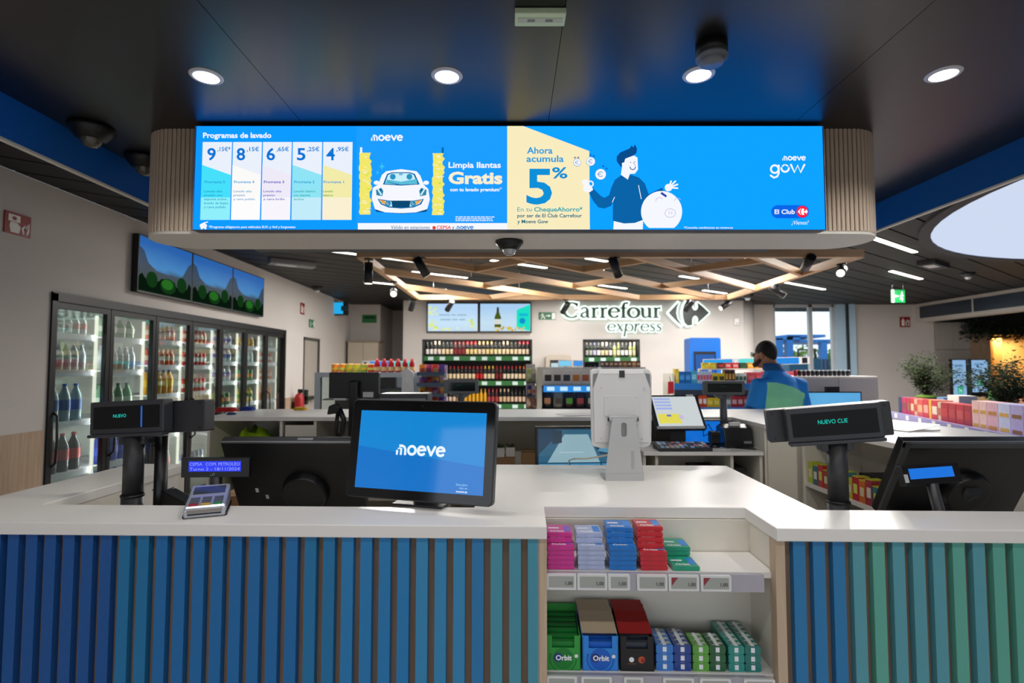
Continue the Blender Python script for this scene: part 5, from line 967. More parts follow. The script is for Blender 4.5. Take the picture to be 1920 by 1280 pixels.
# things in the bays
def lump(name, label, cat, c, r, m, strap=None):
    """soft folded bag or jacket: wrinkled rounded mass"""
    t = thing(name, label, cat, c); rn = random.Random(len(label) * 7); rings = []
    for j in range(1, 10):
        th_ = PI * j / 10; rings.append([(r[0] * math.sin(th_) * math.cos(2 * PI * i / 20) * (1 + rn.uniform(-.07, .07)), r[1] * math.sin(th_) * math.sin(2 * PI * i / 20) * (1 + rn.uniform(-.07, .07)), r[2] * (1 - math.cos(th_)) * (1 + 0.18 * math.sin(i * 0.9 + j))) for i in range(20)])
    MB().loft(rings).build('cloth', m, t)
    if strap: MB().tube([(-r[0] * .7, -r[1] * .6, r[2]), (-r[0] * .3, -r[1], r[2] * 1.7), (r[0] * .4, -r[1], r[2] * 1.2)], 0.012).build('strap', strap, t)
    return t
lump('folded_jacket', 'lime green folded jacket in the left bay of the rear counter', 'jacket', (-1.95, 4.05, 0.642), (0.165, 0.18, 0.21), mat('#9cc21a', 0.7, var=0.2, scale=12), mat('#3f5a14', 0.7)); lump('cloth_bag', 'blue cloth bag beside the lime green jacket', 'bag', (-1.71, 4.07, 0.642), (0.056, 0.18, 0.205), mat('#0c4fae', 0.7, var=0.2, scale=12), mat('#0a2c68', 0.7))
def carton(name, label, c, d, m, mt, rz=0.0, grp=None, cat='box'):
    t = thing(name, label, cat, c, rz, grp); MB().box(-d[0] / 2, d[0] / 2, -d[1] / 2, d[1] / 2, 0, d[2]).build('carton', m, t, bevel=0.002); MB().box(-d[0] / 2 - 0.0006, d[0] / 2 + 0.0006, -0.025, 0.025, d[2] * .6, d[2] + 0.0008).build('tape', mt, t); return t
m_card = mat('#a98158', 0.8, var=0.1); m_tape = mat('#c4a878', 0.4)
carton('cardboard_box', 'brown cardboard box in the bay behind the touch screen', (at(945, 865, 3.85).x, 3.98, 0.6405), (0.16, 0.2, 0.26), m_card, m_tape); carton('cardboard_box', 'tall brown cardboard box left of the camera monitor', (at(994, 865, 3.85).x, 3.98, 0.6405), (0.12, 0.2, 0.30), m_card, m_tape)
for i, u in enumerate((937, 957)):
    p = at(u, 848, 3.9); t = thing('small_plant_pot', ('white small plant pot on the cardboard box behind the touch screen', 'white small plant pot nearer the camera monitor')[i], 'plant pot', (p.x, 3.96 + 0.03 * i, 0.9015 if i == 0 else 0.9015)); MB().prism(rrect(-0.035, 0.035, -0.035, 0.035, 0.008), 0, 0.065, 'z').build('pot', m_white, t)
    b = MB(); rn = random.Random(i)
    for k in range(26): a = rn.uniform(0, 6.3); q = Vector((rn.uniform(-.02, .02), rn.uniform(-.02, .02), 0.06)); e = q + Vector((math.cos(a) * .03, math.sin(a) * .03, rn.uniform(.015, .04))); sdv = Vector((-math.sin(a), math.cos(a), 0)) * .007; b.add([q, (q + e) / 2 + sdv, e, (q + e) / 2 - sdv], [(0, 1, 2, 3)])
    o = b.build('leaves', mat('#4a5a34', 0.6), t); o['kind'] = 'stuff'
# ---- camera monitor behind the middle counter, on a low cabinet
cabx = (at(1006, 830, 2.95).x + at(1190, 830, 2.95).x) / 2
lc_ = thing('low_cabinet', 'low white cabinet under the camera monitor', 'cabinet', (cabx, 3.02, 0)); MB().box(-0.3, 0.3, -0.12, 0.2, 0, 0.80).build('body', m_cream, lc_); MB().box(-0.29, -0.005, -0.135, -0.12, 0.05, 0.78).build('door', m_cream, lc_); MB().box(0.005, 0.29, -0.135, -0.12, 0.05, 0.78).build('door', m_cream, lc_)
t = thing('camera_monitor', 'black monitor showing blue security camera views behind the kiosk tablet', 'monitor', (cabx, 2.95, 0.8003), 0.06); W, zc, H = 0.275, 0.265, 0.165
MB().box(-W, W, 0.002, 0.04, zc - H, zc + H).build('casing', m_blk, t, bevel=0.003); MB().box(-W + .012, W - .012, 0.0, 0.0019, zc - H + .014, zc + H - .012).build('display', screen('#16384e', 0.9), t); MB().box(-0.12, 0.12, -0.05, 0.1, 0, 0.01).build('foot', m_blk, t); MB().box(-0.03, 0.03, 0.041, 0.06, 0.01, 0.3).build('neck', m_blk, t)
cv = lambda a, b, L: (a * (W - .012), -0.0006 * L, zc + 0.001 + b * (H - .013)); sc_ = lambda h: screen(h, 0.9)
A = Art(t, cv, 'large_view'); A.poly([(-0.98, -0.2), (0.98, -0.2), (0.98, 0.97), (-0.98, 0.97)], sc_('#2b5f7c'), 1).poly([(-0.8, -0.2), (0.3, -0.2), (0.05, 0.8), (-0.45, 0.8)], sc_('#8fb2be'), 2).poly([(-0.98, 0.97), (-0.98, 0.1), (-0.6, 0.75), (-0.6, 0.97)], sc_('#173a54'), 2).poly([(-0.7, 0.95), (-0.7, 0.45), (-0.5, 0.5), (-0.5, 0.95)], sc_('#1d3646'), 3).poly([(0.25, 0.97), (0.1, 0.6), (0.3, 0.1), (0.98, 0.0), (0.98, 0.97)], sc_('#14303f'), 3).disc(0.2, 0.55, 0.07, sc_('#a8d0e0'), 4, 10, 0.14).poly([(0.25, 0.2), (0.6, 0.1), (0.7, 0.5), (0.4, 0.6)], sc_('#4a8cae'), 4).rect(-0.55, -0.05, 0.15, 0.17, sc_('#b9d2d8'), 4); A.done()
for k in range(3):
    a0 = -0.98 + k * 0.66; A = Art(t, cv, 'small_view'); A.rect(a0, a0 + 0.63, -0.97, -0.24, sc_('#3c88b4'), 1).poly([(a0 + .1, -0.97), (a0 + .5, -0.97), (a0 + .38, -0.35), (a0 + .22, -0.35)], sc_('#9cc4d2'), 2).poly([(a0 + .42, -0.4), (a0 + .55, -0.45), (a0 + .55, -0.8), (a0 + .45, -0.7)], sc_('#12364c'), 3).disc(a0 + .2, -0.6, 0.05, sc_('#12364c'), 3, 8, 0.12); A.done()
# ---- right rear cash desk: tilted POS screen, keypad, printer, pole display
PYD = 3.5
t = thing('cash_register_screen', 'grey tilted cash register touch screen lit white and yellow on the rear desk', 'monitor', (at(1270, 770, PYD).x, PYD, ZD + 0.0005), 0.1); R0 = MB(); c0 = at(1270, 771, PYD).z - ZD
tl = Matrix.Translation((0, 0, c0)) @ Matrix.Rotation(-0.62, 4, 'X')
def tb(x0, x1, y0, y1, z0, z1, nm, m): b = MB(); b.M = tl; b.box(x0, x1, y0, y1, z0, z1); return b.build(nm, m, t)
tb(-0.165, 0.165, 0.001, 0.035, -0.125, 0.125, 'casing', m_charc); tb(-0.148, 0.148, -0.001, 0.0009, -0.108, 0.112, 'display', screen('#cfd6d8', 0.95)); tb(-0.165, 0.15, -0.006, 0.001, -0.13, -0.112, 'lower_lip', m_lgrey); tb(0.09, 0.14, -0.004, 0.0, 0.113, 0.128, 'paper_tag', m_white)
cv = lambda a, b, L: tuple(tl @ Vector((a, -0.0012 - 0.0006 * L, b))); A = Art(t, cv, 'key_field')
for r in range(4): A.rect(-0.14, -0.03, 0.085 - r * 0.024, 0.1 - r * 0.024, screen('#a4b4ea', 0.95))
A.done(); A = Art(t, cv, 'yellow_field'); A.rect(-0.14, 0.01, -0.09, -0.02, screen('#e6dc5a', 0.95)).rect(-0.08, -0.05, -0.04, -0.025, screen('#6a78c8', 0.95), 2).rect(0.0, 0.03, -0.06, -0.03, screen('#c8c0e0', 0.95), 2); A.done()
MB().box(-0.05, 0.05, -0.01, 0.05, 0.008, c0 - 0.03).build('neck', m_charc, t); MB().box(-0.1, 0.1, -0.06, 0.12, 0, 0.008).build('foot', m_charc, t)
p = zat(1275, 841, ZD); t = thing('button_keypad', 'black programmable keypad with coloured keys at the desk front', 'keypad', (p.x, 3.35, ZD + 0.0005), 0.02); MB().prism([(-0.06, 0), (0.08, 0), (0.08, 0.04), (-0.06, 0.018)], -0.165, 0.165, 'x').build('base', m_charc, t, bevel=0.003)
for r in range(4):
    for c in range(10): hx = random.choice(['#5a5c60', '#5a5c60', '#7a7c80', '#b8b8bc', '#c87a84', '#8ab0d8', '#d8d8dc']); MB().box(-0.012, 0.012, -0.012, 0.012, 0, 0.006).build('key', mat(hx, 0.5, var=0), t, (-0.14 + c * 0.031, -0.04 + r * 0.031, 0.0215 + r * 0.0049), (0.156, 0, 0))
p = at(1320, 810, 3.62); t = thing('blue_panel_screen', 'small bright blue screen behind the scanner on the rear desk', 'screen', (p.x - .045, 3.57, ZD + 0.0005), -0.05); MB().box(-0.14, 0.14, 0.002, 0.03, 0.01, 0.165).build('casing', m_blk, t); MB().box(-0.132, 0.132, 0, 0.0019, 0.016, 0.157).build('display', screen('#0c6fd8', 0.9), t); MB().box(-0.06, 0.06, 0.0, 0.07, 0, 0.01).build('foot', m_blk, t)
p = at(1339, 830, 3.45); t = thing('barcode_scanner', 'black hand scanner standing in its cradle before the blue screen', 'scanner', (p.x, 3.45, ZD + 0.0005)); MB().lathe([(0.001, 0), (0.035, 0), (0.035, 0.01), (0.015, 0.02), (0.015, 0.05)], 14).build('cradle', m_blk, t); MB().prism(rrect(-0.03, 0.03, 0.03, 0.105, 0.012), -0.03, 0.03, 'y').build('head', m_blk, t, bevel=0.006); MB().box(-0.02, 0.02, -0.032, -0.03, 0.05, 0.085).build('window', mat('#23262c', 0.1), t)
MB().tube([(-0.03, 0, 0.09), (-0.06, 0.02, 0.07), (-0.05, 0.05, 0.11), (0.0, 0.1, 0.14), (0.05, 0.08, 0.05)], 0.003, 6).build('cord', m_blk, t)
p = at(1390, 833, 3.5); t = thing('receipt_printer', 'black receipt printer with white paper at the right of the desk', 'printer', (1.445, 3.5, ZD + 0.0005)); MB().prism([(-0.08, 0), (0.09, 0), (0.09, 0.12), (0.02, 0.145), (-0.06, 0.125), (-0.08, 0.05)], -0.09, 0.09, 'x').build('body', mat('#15161a', 0.3), t, bevel=0.006); MB().box(-0.035, 0.035, -0.02, 0.0, 0.13, 0.158).build('paper', m_white, t); MB().box(0.03, 0.08, -0.082, -0.078, 0.03, 0.045).build('button_strip', m_grey, t)
def grey_vfd(label, u, v, Y, W, zb, hx='#5a5c60'):
    p = at(u, v, Y); t = thing('pole_display', label, 'customer display', (p.x, Y, zb + 0.0005)); h = p.z - zb; m_ = mat(hx, 0.45)
    MB().prism(rrect(-W / 2, W / 2, h - 0.047, h + 0.047, 0.008), 0.0, 0.05, 'y').build('casing', m_, t, bevel=0.003); MB().box(-W / 2 + .02, W / 2 - .02, -0.001, 0, h - 0.03, h + 0.03).build('window', mat('#0a1512', 0.1, var=0), t); MB().cyl((0, 0.03, 0.01), (0, 0.03, h - 0.04), 0.024, seg=16).build('pole', m_, t); MB().lathe([(0.001, 0), (0.06, 0), (0.06, 0.012), (0.025, 0.016)], 18, (0, 0.03, 0)).build('base', m_, t)
    MB().prism([(-0.07, h - 0.047), (0.07, h - 0.047), (0.03, h - 0.075), (-0.03, h - 0.075)], 0.01, 0.045, 'y').build('bracket', m_, t)
    text('-- ---', lambda a, b, L: (a, -0.0012 - 0.0004 * L, b), -0.03, h + 0.006, 0.012, emit('#1f8a5a', 0.6), t, width=0.035); return t
grey_vfd('grey pole display on the rear desk left of the man', 1359, 727, 3.66, 0.275, ZD); grey_vfd('grey pole display in front of the wine shelf', 864, 725, 3.62, 0.235, ZD + 0.0)
for i, (u, v, rz) in enumerate(((1415, 833, 0.4), (1345, 838, 0.1))):
    p = zat(u, v + 4, ZD); t = thing('paper_sheets', ('loose paper sheets in front of the printer', 'white papers beside the keypad')[i], 'paper', (p.x, max(3.33, min(3.42, p.y)), ZD + 0.0005), rz); MB().box(-0.07, 0.07, -0.03, 0.03, 0, 0.002).build('lower_sheet', m_white, t); MB().box(-0.06, 0.07, -0.028, 0.03, 0.0021, 0.003).build('upper_sheet', m_cream, t, rot=(0, 0, 0.1))
p = zat(1430, 836, ZD); t = thing('pen', 'black pen lying near the right end of the desk', 'pen', (1.47, 3.38, ZD + 0.006), -0.6); MB().cyl((-0.06, 0, 0), (0.05, 0, 0), 0.005, seg=8).build('barrel', m_blk, t); MB().cyl((0.05, 0, 0), (0.066, 0, 0), 0.005, 0.001, seg=8).build('tip', m_blk, t)
for i, (x, z, w_) in enumerate(((1.22, 0.8225, 0.16), (1.42, 0.8225, 0.10))):
    t = thing('cash_device', ('black cash device in the left cubby of the rear desk', 'dark grey cash device in the right cubby of the rear desk')[i], 'device', (x, 3.45, z)); MB().prism([(-0.1, 0), (0.1, 0), (0.1, 0.11), (-0.07, 0.10), (-0.1, 0.06)], -w_ / 2, w_ / 2, 'x').build('body', m_blk if i == 0 else mat('#3a3c3e', 0.4), t, bevel=0.005); MB().box(-w_ / 3, w_ / 3, -0.104, -0.1, 0.02, 0.035).build('slot', m_black, t); MB().tube([(w_ / 2, 0.05, 0.03), (w_ / 2 + 0.03, 0.0, 0.08), (w_ / 2 + 0.02, -0.05, 0.004)], 0.003, 6).build('cable', m_blk, t)
# ---- left rear cash desk
p = at(664, 722, 3.55); t = thing('cash_register_screen', 'black cash register monitor seen from behind left of the wine shelf', 'monitor', (p.x, 3.55, ZD + 0.0005), -0.05); h = p.z - ZD
MB().box(-0.172, 0.165, 0, 0.04, h - 0.085, h + 0.085).build('casing', m_blk, t, bevel=0.005); MB().box(-0.02, 0.04, -0.05, 0.0, 0.02, h + 0.03).build('arm', m_black, t, bevel=0.01); MB().box(-0.09, 0.09, -0.08, 0.1, 0, 0.02).build('foot', m_blk, t); MB().box(0.06, 0.13, -0.001, 0, h - 0.08, h - 0.045).build('rating_label', m_lgrey, t); MB().box(-0.13, -0.05, -0.012, 0, h - 0.10, h - 0.086).build('card_reader', m_lgrey, t)
p = at(728, 750, 3.5); t = thing('cash_drawer_printer', 'dark grey low printer box behind the touch screen', 'printer', (p.x + .085, 3.60, ZD + 0.0005)); h = at(728, 738, 3.5).z - ZD; MB().box(-0.15, 0.17, -0.1, 0.12, 0, h).build('body', mat('#303136', 0.4), t, bevel=0.006); MB().box(-0.14, 0.16, -0.104, -0.1, h - 0.08, h - 0.03).build('front_band', m_grey, t)
p = at(630, 785, 3.4); t = thing('barcode_scanner', 'black hand scanner on a gooseneck left of the touch screen', 'scanner', (p.x, 3.4, ZD + 0.0005)); h = at(630, 768, 3.4).z - ZD; MB().lathe([(0.001, 0), (0.05, 0), (0.05, 0.01), (0.012, 0.015)], 16).build('base', m_blk, t); MB().tube([(0, 0, 0.01), (0, 0, h * .5), (0.01, 0.0, h * .9)], 0.012, 10).build('neck', m_blk, t); MB().prism([(-0.05, h - 0.03), (0.02, h - 0.02), (0.035, h + 0.02), (0.0, h + 0.04), (-0.04, h + 0.025)], -0.03, 0.03, 'y').build('head', m_blk, t, bevel=0.008); MB().tube([(0.02, 0, h), (0.05, 0, h - 0.06), (0.04, 0, h - 0.14), (0.02, 0, h - 0.17)], [0.02, 0.016, 0.014, 0.012], 10).build('grip', m_blk, t)
# small coloured things on the rear counter
for u, v, hx, d, nm, lab in ((425, 771, '#b81820', (0.16, 0.1, 0.03), 'folded_cloth', 'red folded cloth on the left rear counter'), (585, 764, '#e8b818', (0.1, 0.08, 0.022), 'sponge', 'yellow sponge at the far left rear counter'), (434, 777, '#28407c', (0.06, 0.05, 0.014), 'tape_roll', 'small dark blue puck on the left rear counter'), (465, 769, '#20409c', (0.1, 0.08, 0.03), 'folded_cloth', 'blue folded cloth beside the red one')):
    p = zat(u, v, ZB); t = thing(nm, lab, 'cloth' if 'cloth' in nm else 'small item', (p.x, min(4.4, p.y), ZB + 0.0005)); MB().prism(rrect(-d[0] / 2, d[0] / 2, -d[1] / 2, d[1] / 2, min(d[:2]) * .3), 0, d[2] * .6, 'z').build('lower_fold', mat(hx, 0.8, var=0.1), t); MB().prism(rrect(-d[0] * .42, d[0] * .4, -d[1] * .4, d[1] * .42, min(d[:2]) * .25), d[2] * .6, d[2], 'z').build('upper_fold', mat(hx, 0.8, var=0.15), t)
p = zat(1085, 777, ZB); t = thing('paper_sheets', 'white papers on the rear counter left of the kiosk tablet', 'paper', (p.x, 3.95, ZB + 0.0005), 0.2); MB().box(-0.15, 0.15, -0.1, 0.1, 0, 0.002).build('lower_sheet', m_white, t); MB().box(-0.13, 0.15, -0.09, 0.11, 0.0021, 0.0035).build('upper_sheet', m_lgrey, t, rot=(0, 0, 0.15))
p = zat(1720, 805, ZB); t = thing('paper_sheets', 'open white magazine on the right counter arm', 'paper', (min(p.x, 2.2), p.y, ZB + 0.0005), 0.3); MB().box(-0.12, 0.12, -0.1, 0.1, 0, 0.006).build('pages', m_white, t); MB().prism([(-0.12, 0.006), (0.0, 0.012), (0.12, 0.03), (0.12, 0.033), (0.0, 0.015)], -0.1, 0.1, 'y').build('lifted_page', m_white, t)
# boxes on the inner shelf of the right arm
AR = ['#b8c83c', '#1f6a86', '#c82c34', '#b03a24', '#c88478', '#d84850', '#3a8a9a', '#c8c02c', '#c02834', '#d8702c', '#a83848', '#2f7f88', '#c0d04a', '#c83040', '#8ab848']
for i, hx in enumerate(AR):
    y = 3.20 - i * 0.052; t = thing('sweet_packet', '%s colourful sweets packet from the far end of the right arm shelf' % ORD[i], 'packet', (RXI + 0.05, y, 0.8703), 0, 'sweets packets on the right arm shelf'); hh = (0.12, 0.11, 0.125, 0.10)[i % 4]
    MB().box(-0.03, 0.03, -0.0235, 0.0235, 0, hh).build('packet', mat(hx, 0.35, var=0.2, scale=40), t); MB().box(-0.0306, -0.03, -0.015, 0.015, hh * .3, hh * .7).build('printed_motif', mat(('#e8d8b0', '#f0e8e0', '#d8e070')[i % 3], 0.4), t); MB().box(-0.031, 0.031, -0.0238, 0.0238, hh, hh + 0.004).build('top_edge', mat('#c8c83c', 0.5), t)
for i in range(3): t = thing('flat_carton', '%s flat dark carton in the pile behind the sweets packets' % ORD[i], 'box', (RXI + 0.2, 2.75, 0.8703 + i * 0.041), 0, 'flat cartons behind the sweets'); MB().box(-0.09, 0.09, -0.14, 0.14, 0, 0.04).build('carton', mat(('#1c2430', '#20303a', '#181c24')[i], 0.4), t); MB().box(-0.0905, 0.0905, -0.1405, 0.1405, 0.015, 0.02).build('colour_line', mat('#c8c83c', 0.4), t)
t = thing('dark_booklet', 'dark booklet lying below the right pole display', 'booklet', (1.2, 2.27, DZ + 0.0005), 0.3); MB().box(-0.1, 0.1, -0.07, 0.07, 0, 0.012).build('pages', m_lgrey, t); MB().box(-0.102, 0.102, -0.072, 0.072, 0.0121, 0.014).build('cover', m_charc, t)
# ================================================================ SHOP FLOOR BEHIND THE ISLAND
m_gond = mat('#c9ccd0', 0.4, 0.2); m_bluerail = mat('#1a66b8', 0.35)
def packet(name, label, cat, pos, d, hx, h2, rz=0.0, grp=None, band=(0.3, 0.7), parent=None):
    """flat-sided product with a printed front"""
    t = thing(name, label, cat, pos, rz, grp); MB().box(-d[0] / 2, d[0] / 2, -d[1] / 2, d[1] / 2, 0, d[2]).build('pack', mat(hx, 0.4, var=0.15, scale=25), t)
    MB().box(-d[0] * .38, d[0] * .38, -d[1] / 2 - 0.0012, -d[1] / 2, d[2] * band[0], d[2] * band[1]).build('printed_front', mat(h2, 0.45, var=0.3, scale=30), t); return t
def pouch(name, label, cat, pos, d, hx, h2, rz=0.0, grp=None):
    """bag with crimped top"""
    t = thing(name, label, cat, pos, rz, grp); w_, t_, h_ = d; rings = []
    for f, ww, tt in ((0, .8, .9), (.08, .95, 1), (.5, 1, 1), (.8, .95, .6), (.92, .92, .12), (1, .95, .1)): rings.append([(math.cos(2 * PI * i / 12) * w_ / 2 * ww, math.sin(2 * PI * i / 12) * t_ / 2 * tt, f * h_) for i in range(12)])
    MB().loft(rings).build('bag', mat(hx, 0.35, var=0.2, scale=20), t); MB().prism(rrect(-w_ * .32, w_ * .32, h_ * .25, h_ * .62, w_ * .08, 3), -t_ / 2 - 0.003, -t_ / 2 + 0.004, 'y').build('printed_front', mat(h2, 0.4, var=0.4, scale=25), t); return t
# ---- snack counter: grey-framed glazed display with jars on top
GY = 6.6
x0, x1 = at(590, 700, GY).x, at(786, 700, GY).x; zt = at(690, 698, GY).z
t = thing('display_counter', 'grey-framed glazed display counter with jars on top, left of the wine shelf', 'display case', (0, GY, 0)); m_gf = mat('#a9b3bd', 0.35, 0.3)
MB().box(x0, x1, 0, 0.6, zt - 0.06, zt).build('top', m_gf, t)
for x in (x0, x1 - 0.07): box('post', m_gf, x, x + 0.07, 0, 0.07, 0, zt - 0.06, t)
MB().box(x0 + .07, x1 - .07, 0.02, 0.6, 0, 0.85).build('base', m_gf, t); MB().box(x0 + .07, x1 - .07, 0.56, 0.6, 0.85, zt - .06).build('back', mat('#5d5660', 0.5), t); MB().box(x0 + .07, x1 - .07, 0.02, 0.028, 0.85, zt - .06).build('pane', glass('#dfe8e8', 0.1), t); MB().box(x0 + .07, x1 - .07, 0.1, 0.5, 1.15, 1.165).build('shelf', m_lgrey, t)
for i in range(3): pouch('snack_bag', '%s plum coloured snack bag inside the glazed display counter' % ORD[i], 'snack', (x0 + 0.2 + i * 0.14, GY + 0.3, 1.166 if i else 0.851), (0.12, 0.07, 0.2), '#6a2848', '#8a3a5c', grp='plum bags in the glazed display')
for i in range(2): packet('sandwich_pack', '%s clear sandwich pack in the glazed display counter' % ORD[i], 'food', (x0 + 0.95 + i * 0.2, GY + 0.3, 1.166), (0.15, 0.1, 0.09), '#8f9a90', '#b8b0a0', grp='sandwich packs in the display')
JC = ['#e8801c', '#ee8a1a', '#b8c030', '#d8c828', '#8fb838', '#c83c20']
for i, hx in enumerate(JC):
    u = 628 + i * 13.5; p = at(u, 698, GY + 0.12); t = thing('jar', '%s jar from the left on the grey display counter, bright fruit label' % ORD[i], 'jar', (p.x, GY + 0.12, zt + 0.0003), group='jars on the grey display counter')
    MB().lathe([(0.001, 0), (0.04, 0), (0.042, 0.006), (0.042, 0.085), (0.036, 0.092)], 12).build('pot', mat(hx, 0.35, var=0.1), t); MB().lathe([(0.043, 0.092), (0.043, 0.108), (0.001, 0.108)], 12).build('lid', mat('#e8b868', 0.4), t); MB().lathe([(0.0425, 0.03), (0.0425, 0.06)], 12).build('label_band', mat(('#f0c030', '#d8e060')[i % 2], 0.5), t)
for r in range(2):
    for i in range(6):
        u = 708 + i * 13; p = at(u, 698, GY + 0.1 + 0.14 * r); t = thing('sauce_bottle', '%s red-topped sauce bottle from the left, %s row on the grey counter' % (ORD[i], ('front', 'rear')[r]), 'bottle', (p.x, GY + 0.08 + 0.14 * r, zt + 0.0003), group='red sauce bottles on the grey counter')
        MB().lathe([(0.001, 0), (0.036, 0), (0.038, 0.01), (0.036, 0.11), (0.02, 0.14)], 10).build('bottle', mat('#b8202a', 0.3, var=0.2), t); MB().lathe([(0.022, 0.135), (0.016, 0.17), (0.001, 0.17)], 10).build('cap', mat('#c02838' if r == 0 else '#241f22', 0.4), t); MB().lathe([(0.0385, 0.02), (0.0385, 0.07)], 10).build('label_band', mat('#e8c890', 0.5), t)
p0, p1 = at(694, 688, 7.6), at(778, 676, 7.6); t = thing('lit_shelf_sign', 'long blue and turquoise lit shelf sign above the red sauce bottles', 'sign', ((p0.x + p1.x) / 2, 7.6, p0.z)); hw, h = (p1.x - p0.x) / 2, p1.z - p0.z
MB().box(-hw - 0.12, hw, 0.002, 0.04, 0, h).build('casing', m_lgrey, t); MB().box(-hw, 0, 0, 0.0019, 0.01, h - .01).build('blue_panel', screen('#1a86dc', 1.0), t); MB().box(0, hw, 0, 0.0019, 0.01, h - .01).build('turquoise_panel', screen('#4ad0c4', 1.0), t); MB().box(-hw - .09, -hw - .05, 0, 0.0019, 0.02, h - .02).build('switch_plate', m_blk, t)
for x in (-hw, hw - .03): MB().box(x, x + .03, 0.01, 0.035, -p0.z, 0).build('post', m_lgrey, t)
# clear upright bag holder at the counter end and the snack rack
p = at(764, 755, 6.3); t = thing('bag_dispenser', 'clear upright bag dispenser at the right end of the grey counter', 'dispenser', (p.x, 6.35, 0)); z0, z1 = at(778, 758, 6.35).z, at(778, 690, 6.35).z
MB().box(-0.09, 0.09, 0, 0.12, z0 - 0.06, z0).build('tray', m_white, t); MB().tube([(0, 0.1, z0 - .06), (0, 0.1, 0.02)], 0.03).build('post', m_gf, t); MB().prism([(-0.09, z0), (0.07, z0), (0.05, z1 - .05), (-0.02, z1), (-0.08, z1 - .02)], 0.02, 0.09, 'y').build('clear_bags', mat('#c9cdd2', 0.15, var=0.2), t)
RY = 6.4
t = thing('snack_rack', 'curved wire rack packed with colourful snack bags left of the wine shelf', 'rack', (at(808, 700, RY).x, RY, 0)); MB().box(-0.16, 0.16, 0.25, 0.28, 0, at(808, 684, RY).z).build('back_grid', m_lgrey, t); MB().box(-0.17, 0.17, -0.05, 0.3, 0, 0.1).build('base', m_charc, t)
zr = [at(808, v, RY).z for v in (760, 742, 722, 702)]
for z in zr: MB().box(-0.165, 0.165, -0.02, 0.25, z - 0.012, z).box(-0.165, 0.165, -0.03, -0.02, z - .012, z + 0.03).build('shelf', mat('#37506e', 0.4), t)
SC_ = ['#d87828', '#a83a6a', '#c83828', '#5a3a8a', '#d8a830', '#c8583a', '#8a2f5c', '#e0b060', '#6a4a9a', '#b83030', '#d89040', '#c0a0b0']
for r, z in enumerate(zr):
    for k in range(4): i = (r * 4 + k) % 12; pouch('snack_bag', '%s colourful snack bag from the left, %s row of the wire rack' % (ORD[k], ('lowest', 'second', 'third', 'top')[r]), 'snack', (at(808, 700, RY).x - 0.12 + k * 0.08, RY + 0.1 + 0.02 * (k % 2), z + 0.001), (0.08, 0.05, 0.095 if r < 3 else 0.12), SC_[i], SC_[(i + 5) % 12], rz=random.uniform(-.3, .3), grp='snack bags on the wire rack')
# ---- coffee rack
KY = 6.5
x0, x1 = at(1016, 700, KY).x, at(1206, 700, KY).x; zt = at(1060, 688, KY).z
t = thing('coffee_rack', 'white pegboard coffee rack with hanging pouches and a blue lit price strip', 'rack', (0, KY, 0)); MB().box(x0, x1, 0.3, 0.33, 0, zt).build('pegboard', m_lgrey, t); MB().box(x0 - .06, x0, 0, 0.33, 0, zt).build('end_panel', mat('#d6d1c4', 0.5), t); MB().box(x1, x1 + .03, 0.0, 0.33, 0, zt).build('end_panel', m_lgrey, t); MB().box(x0, x1, -0.02, 0.3, 0.1, 0.2).build('base', m_charc, t)
zk = [at(1060, 765, KY).z, at(1060, 723, KY).z]
for j, z in enumerate(zk): MB().box(x0, x1, 0.0, 0.3, z - 0.02, z).build('shelf', m_recess, t)
MB().box(x0 + 0.02, x1, -0.02, 0.0, zk[1] - 0.075, zk[1] - 0.0).build('lit_price_strip', screen('#1586dc', 1.0), t)
for k in range(6): MB().box(x0 + 0.06 + k * 0.16, x0 + 0.15 + k * 0.16, -0.022, -0.0201, zk[1] - 0.06, zk[1] - 0.012).build('lit_price_tag', screen('#bfe6fa', 1.0), t)
for k in range(7):
    xx = x0 + 0.08 + k * 0.115; packet('coffee_pouch', '%s white coffee pouch from the left on the pegboard rack' % ORD[k], 'coffee', (xx, KY + 0.1, zk[1] + 0.001), (0.108, 0.06, 0.195), '#dcdad6', ('#2a2420', '#3a2c20', '#2c2e34', '#c8781c', '#b8603c', '#2a2420', '#30261e')[k], grp='white coffee pouches', band=(0.28, 0.68))
for k in range(6):
    xx = x0 + 0.02 + k * 0.135 + 0.05; pouch('coffee_bag', '%s dark bag from the left on the lower coffee shelf' % ORD[k], 'coffee', (xx, KY + 0.1, zk[0] + 0.001), (0.12, 0.07, 0.19), ('#2a2622', '#8f8a7c', '#3a2224', '#3a2630', '#4a4a48', '#2c2420')[k], ('#c88a5c', '#4a4038', '#58a83c', '#b84048', '#c8c8b0', '#7a5a3c')[k], grp='dark bags on the lower coffee shelf')
p = zt
for k in range(9): packet('chocolate_pack', '%s brown chocolate pack from the left on top of the coffee rack' % ORD[k], 'chocolate', (at(1132 + k * 8.6, 690, KY).x, KY + 0.16, zt + 0.001), (0.05, 0.12, 0.075), ('#2c2a34', '#33303a', '#6a4434', '#2c2a34', '#7a5038', '#8a5a34', '#6a3a28', '#a8702c', '#7a4030')[k], '#c8a888', grp='chocolate packs on the coffee rack')
MB().box(at(1128, 690, KY).x, at(1208, 690, KY).x, 0.02, 0.33, zt - 0.02, zt).build('top_shelf', m_lgrey, t)
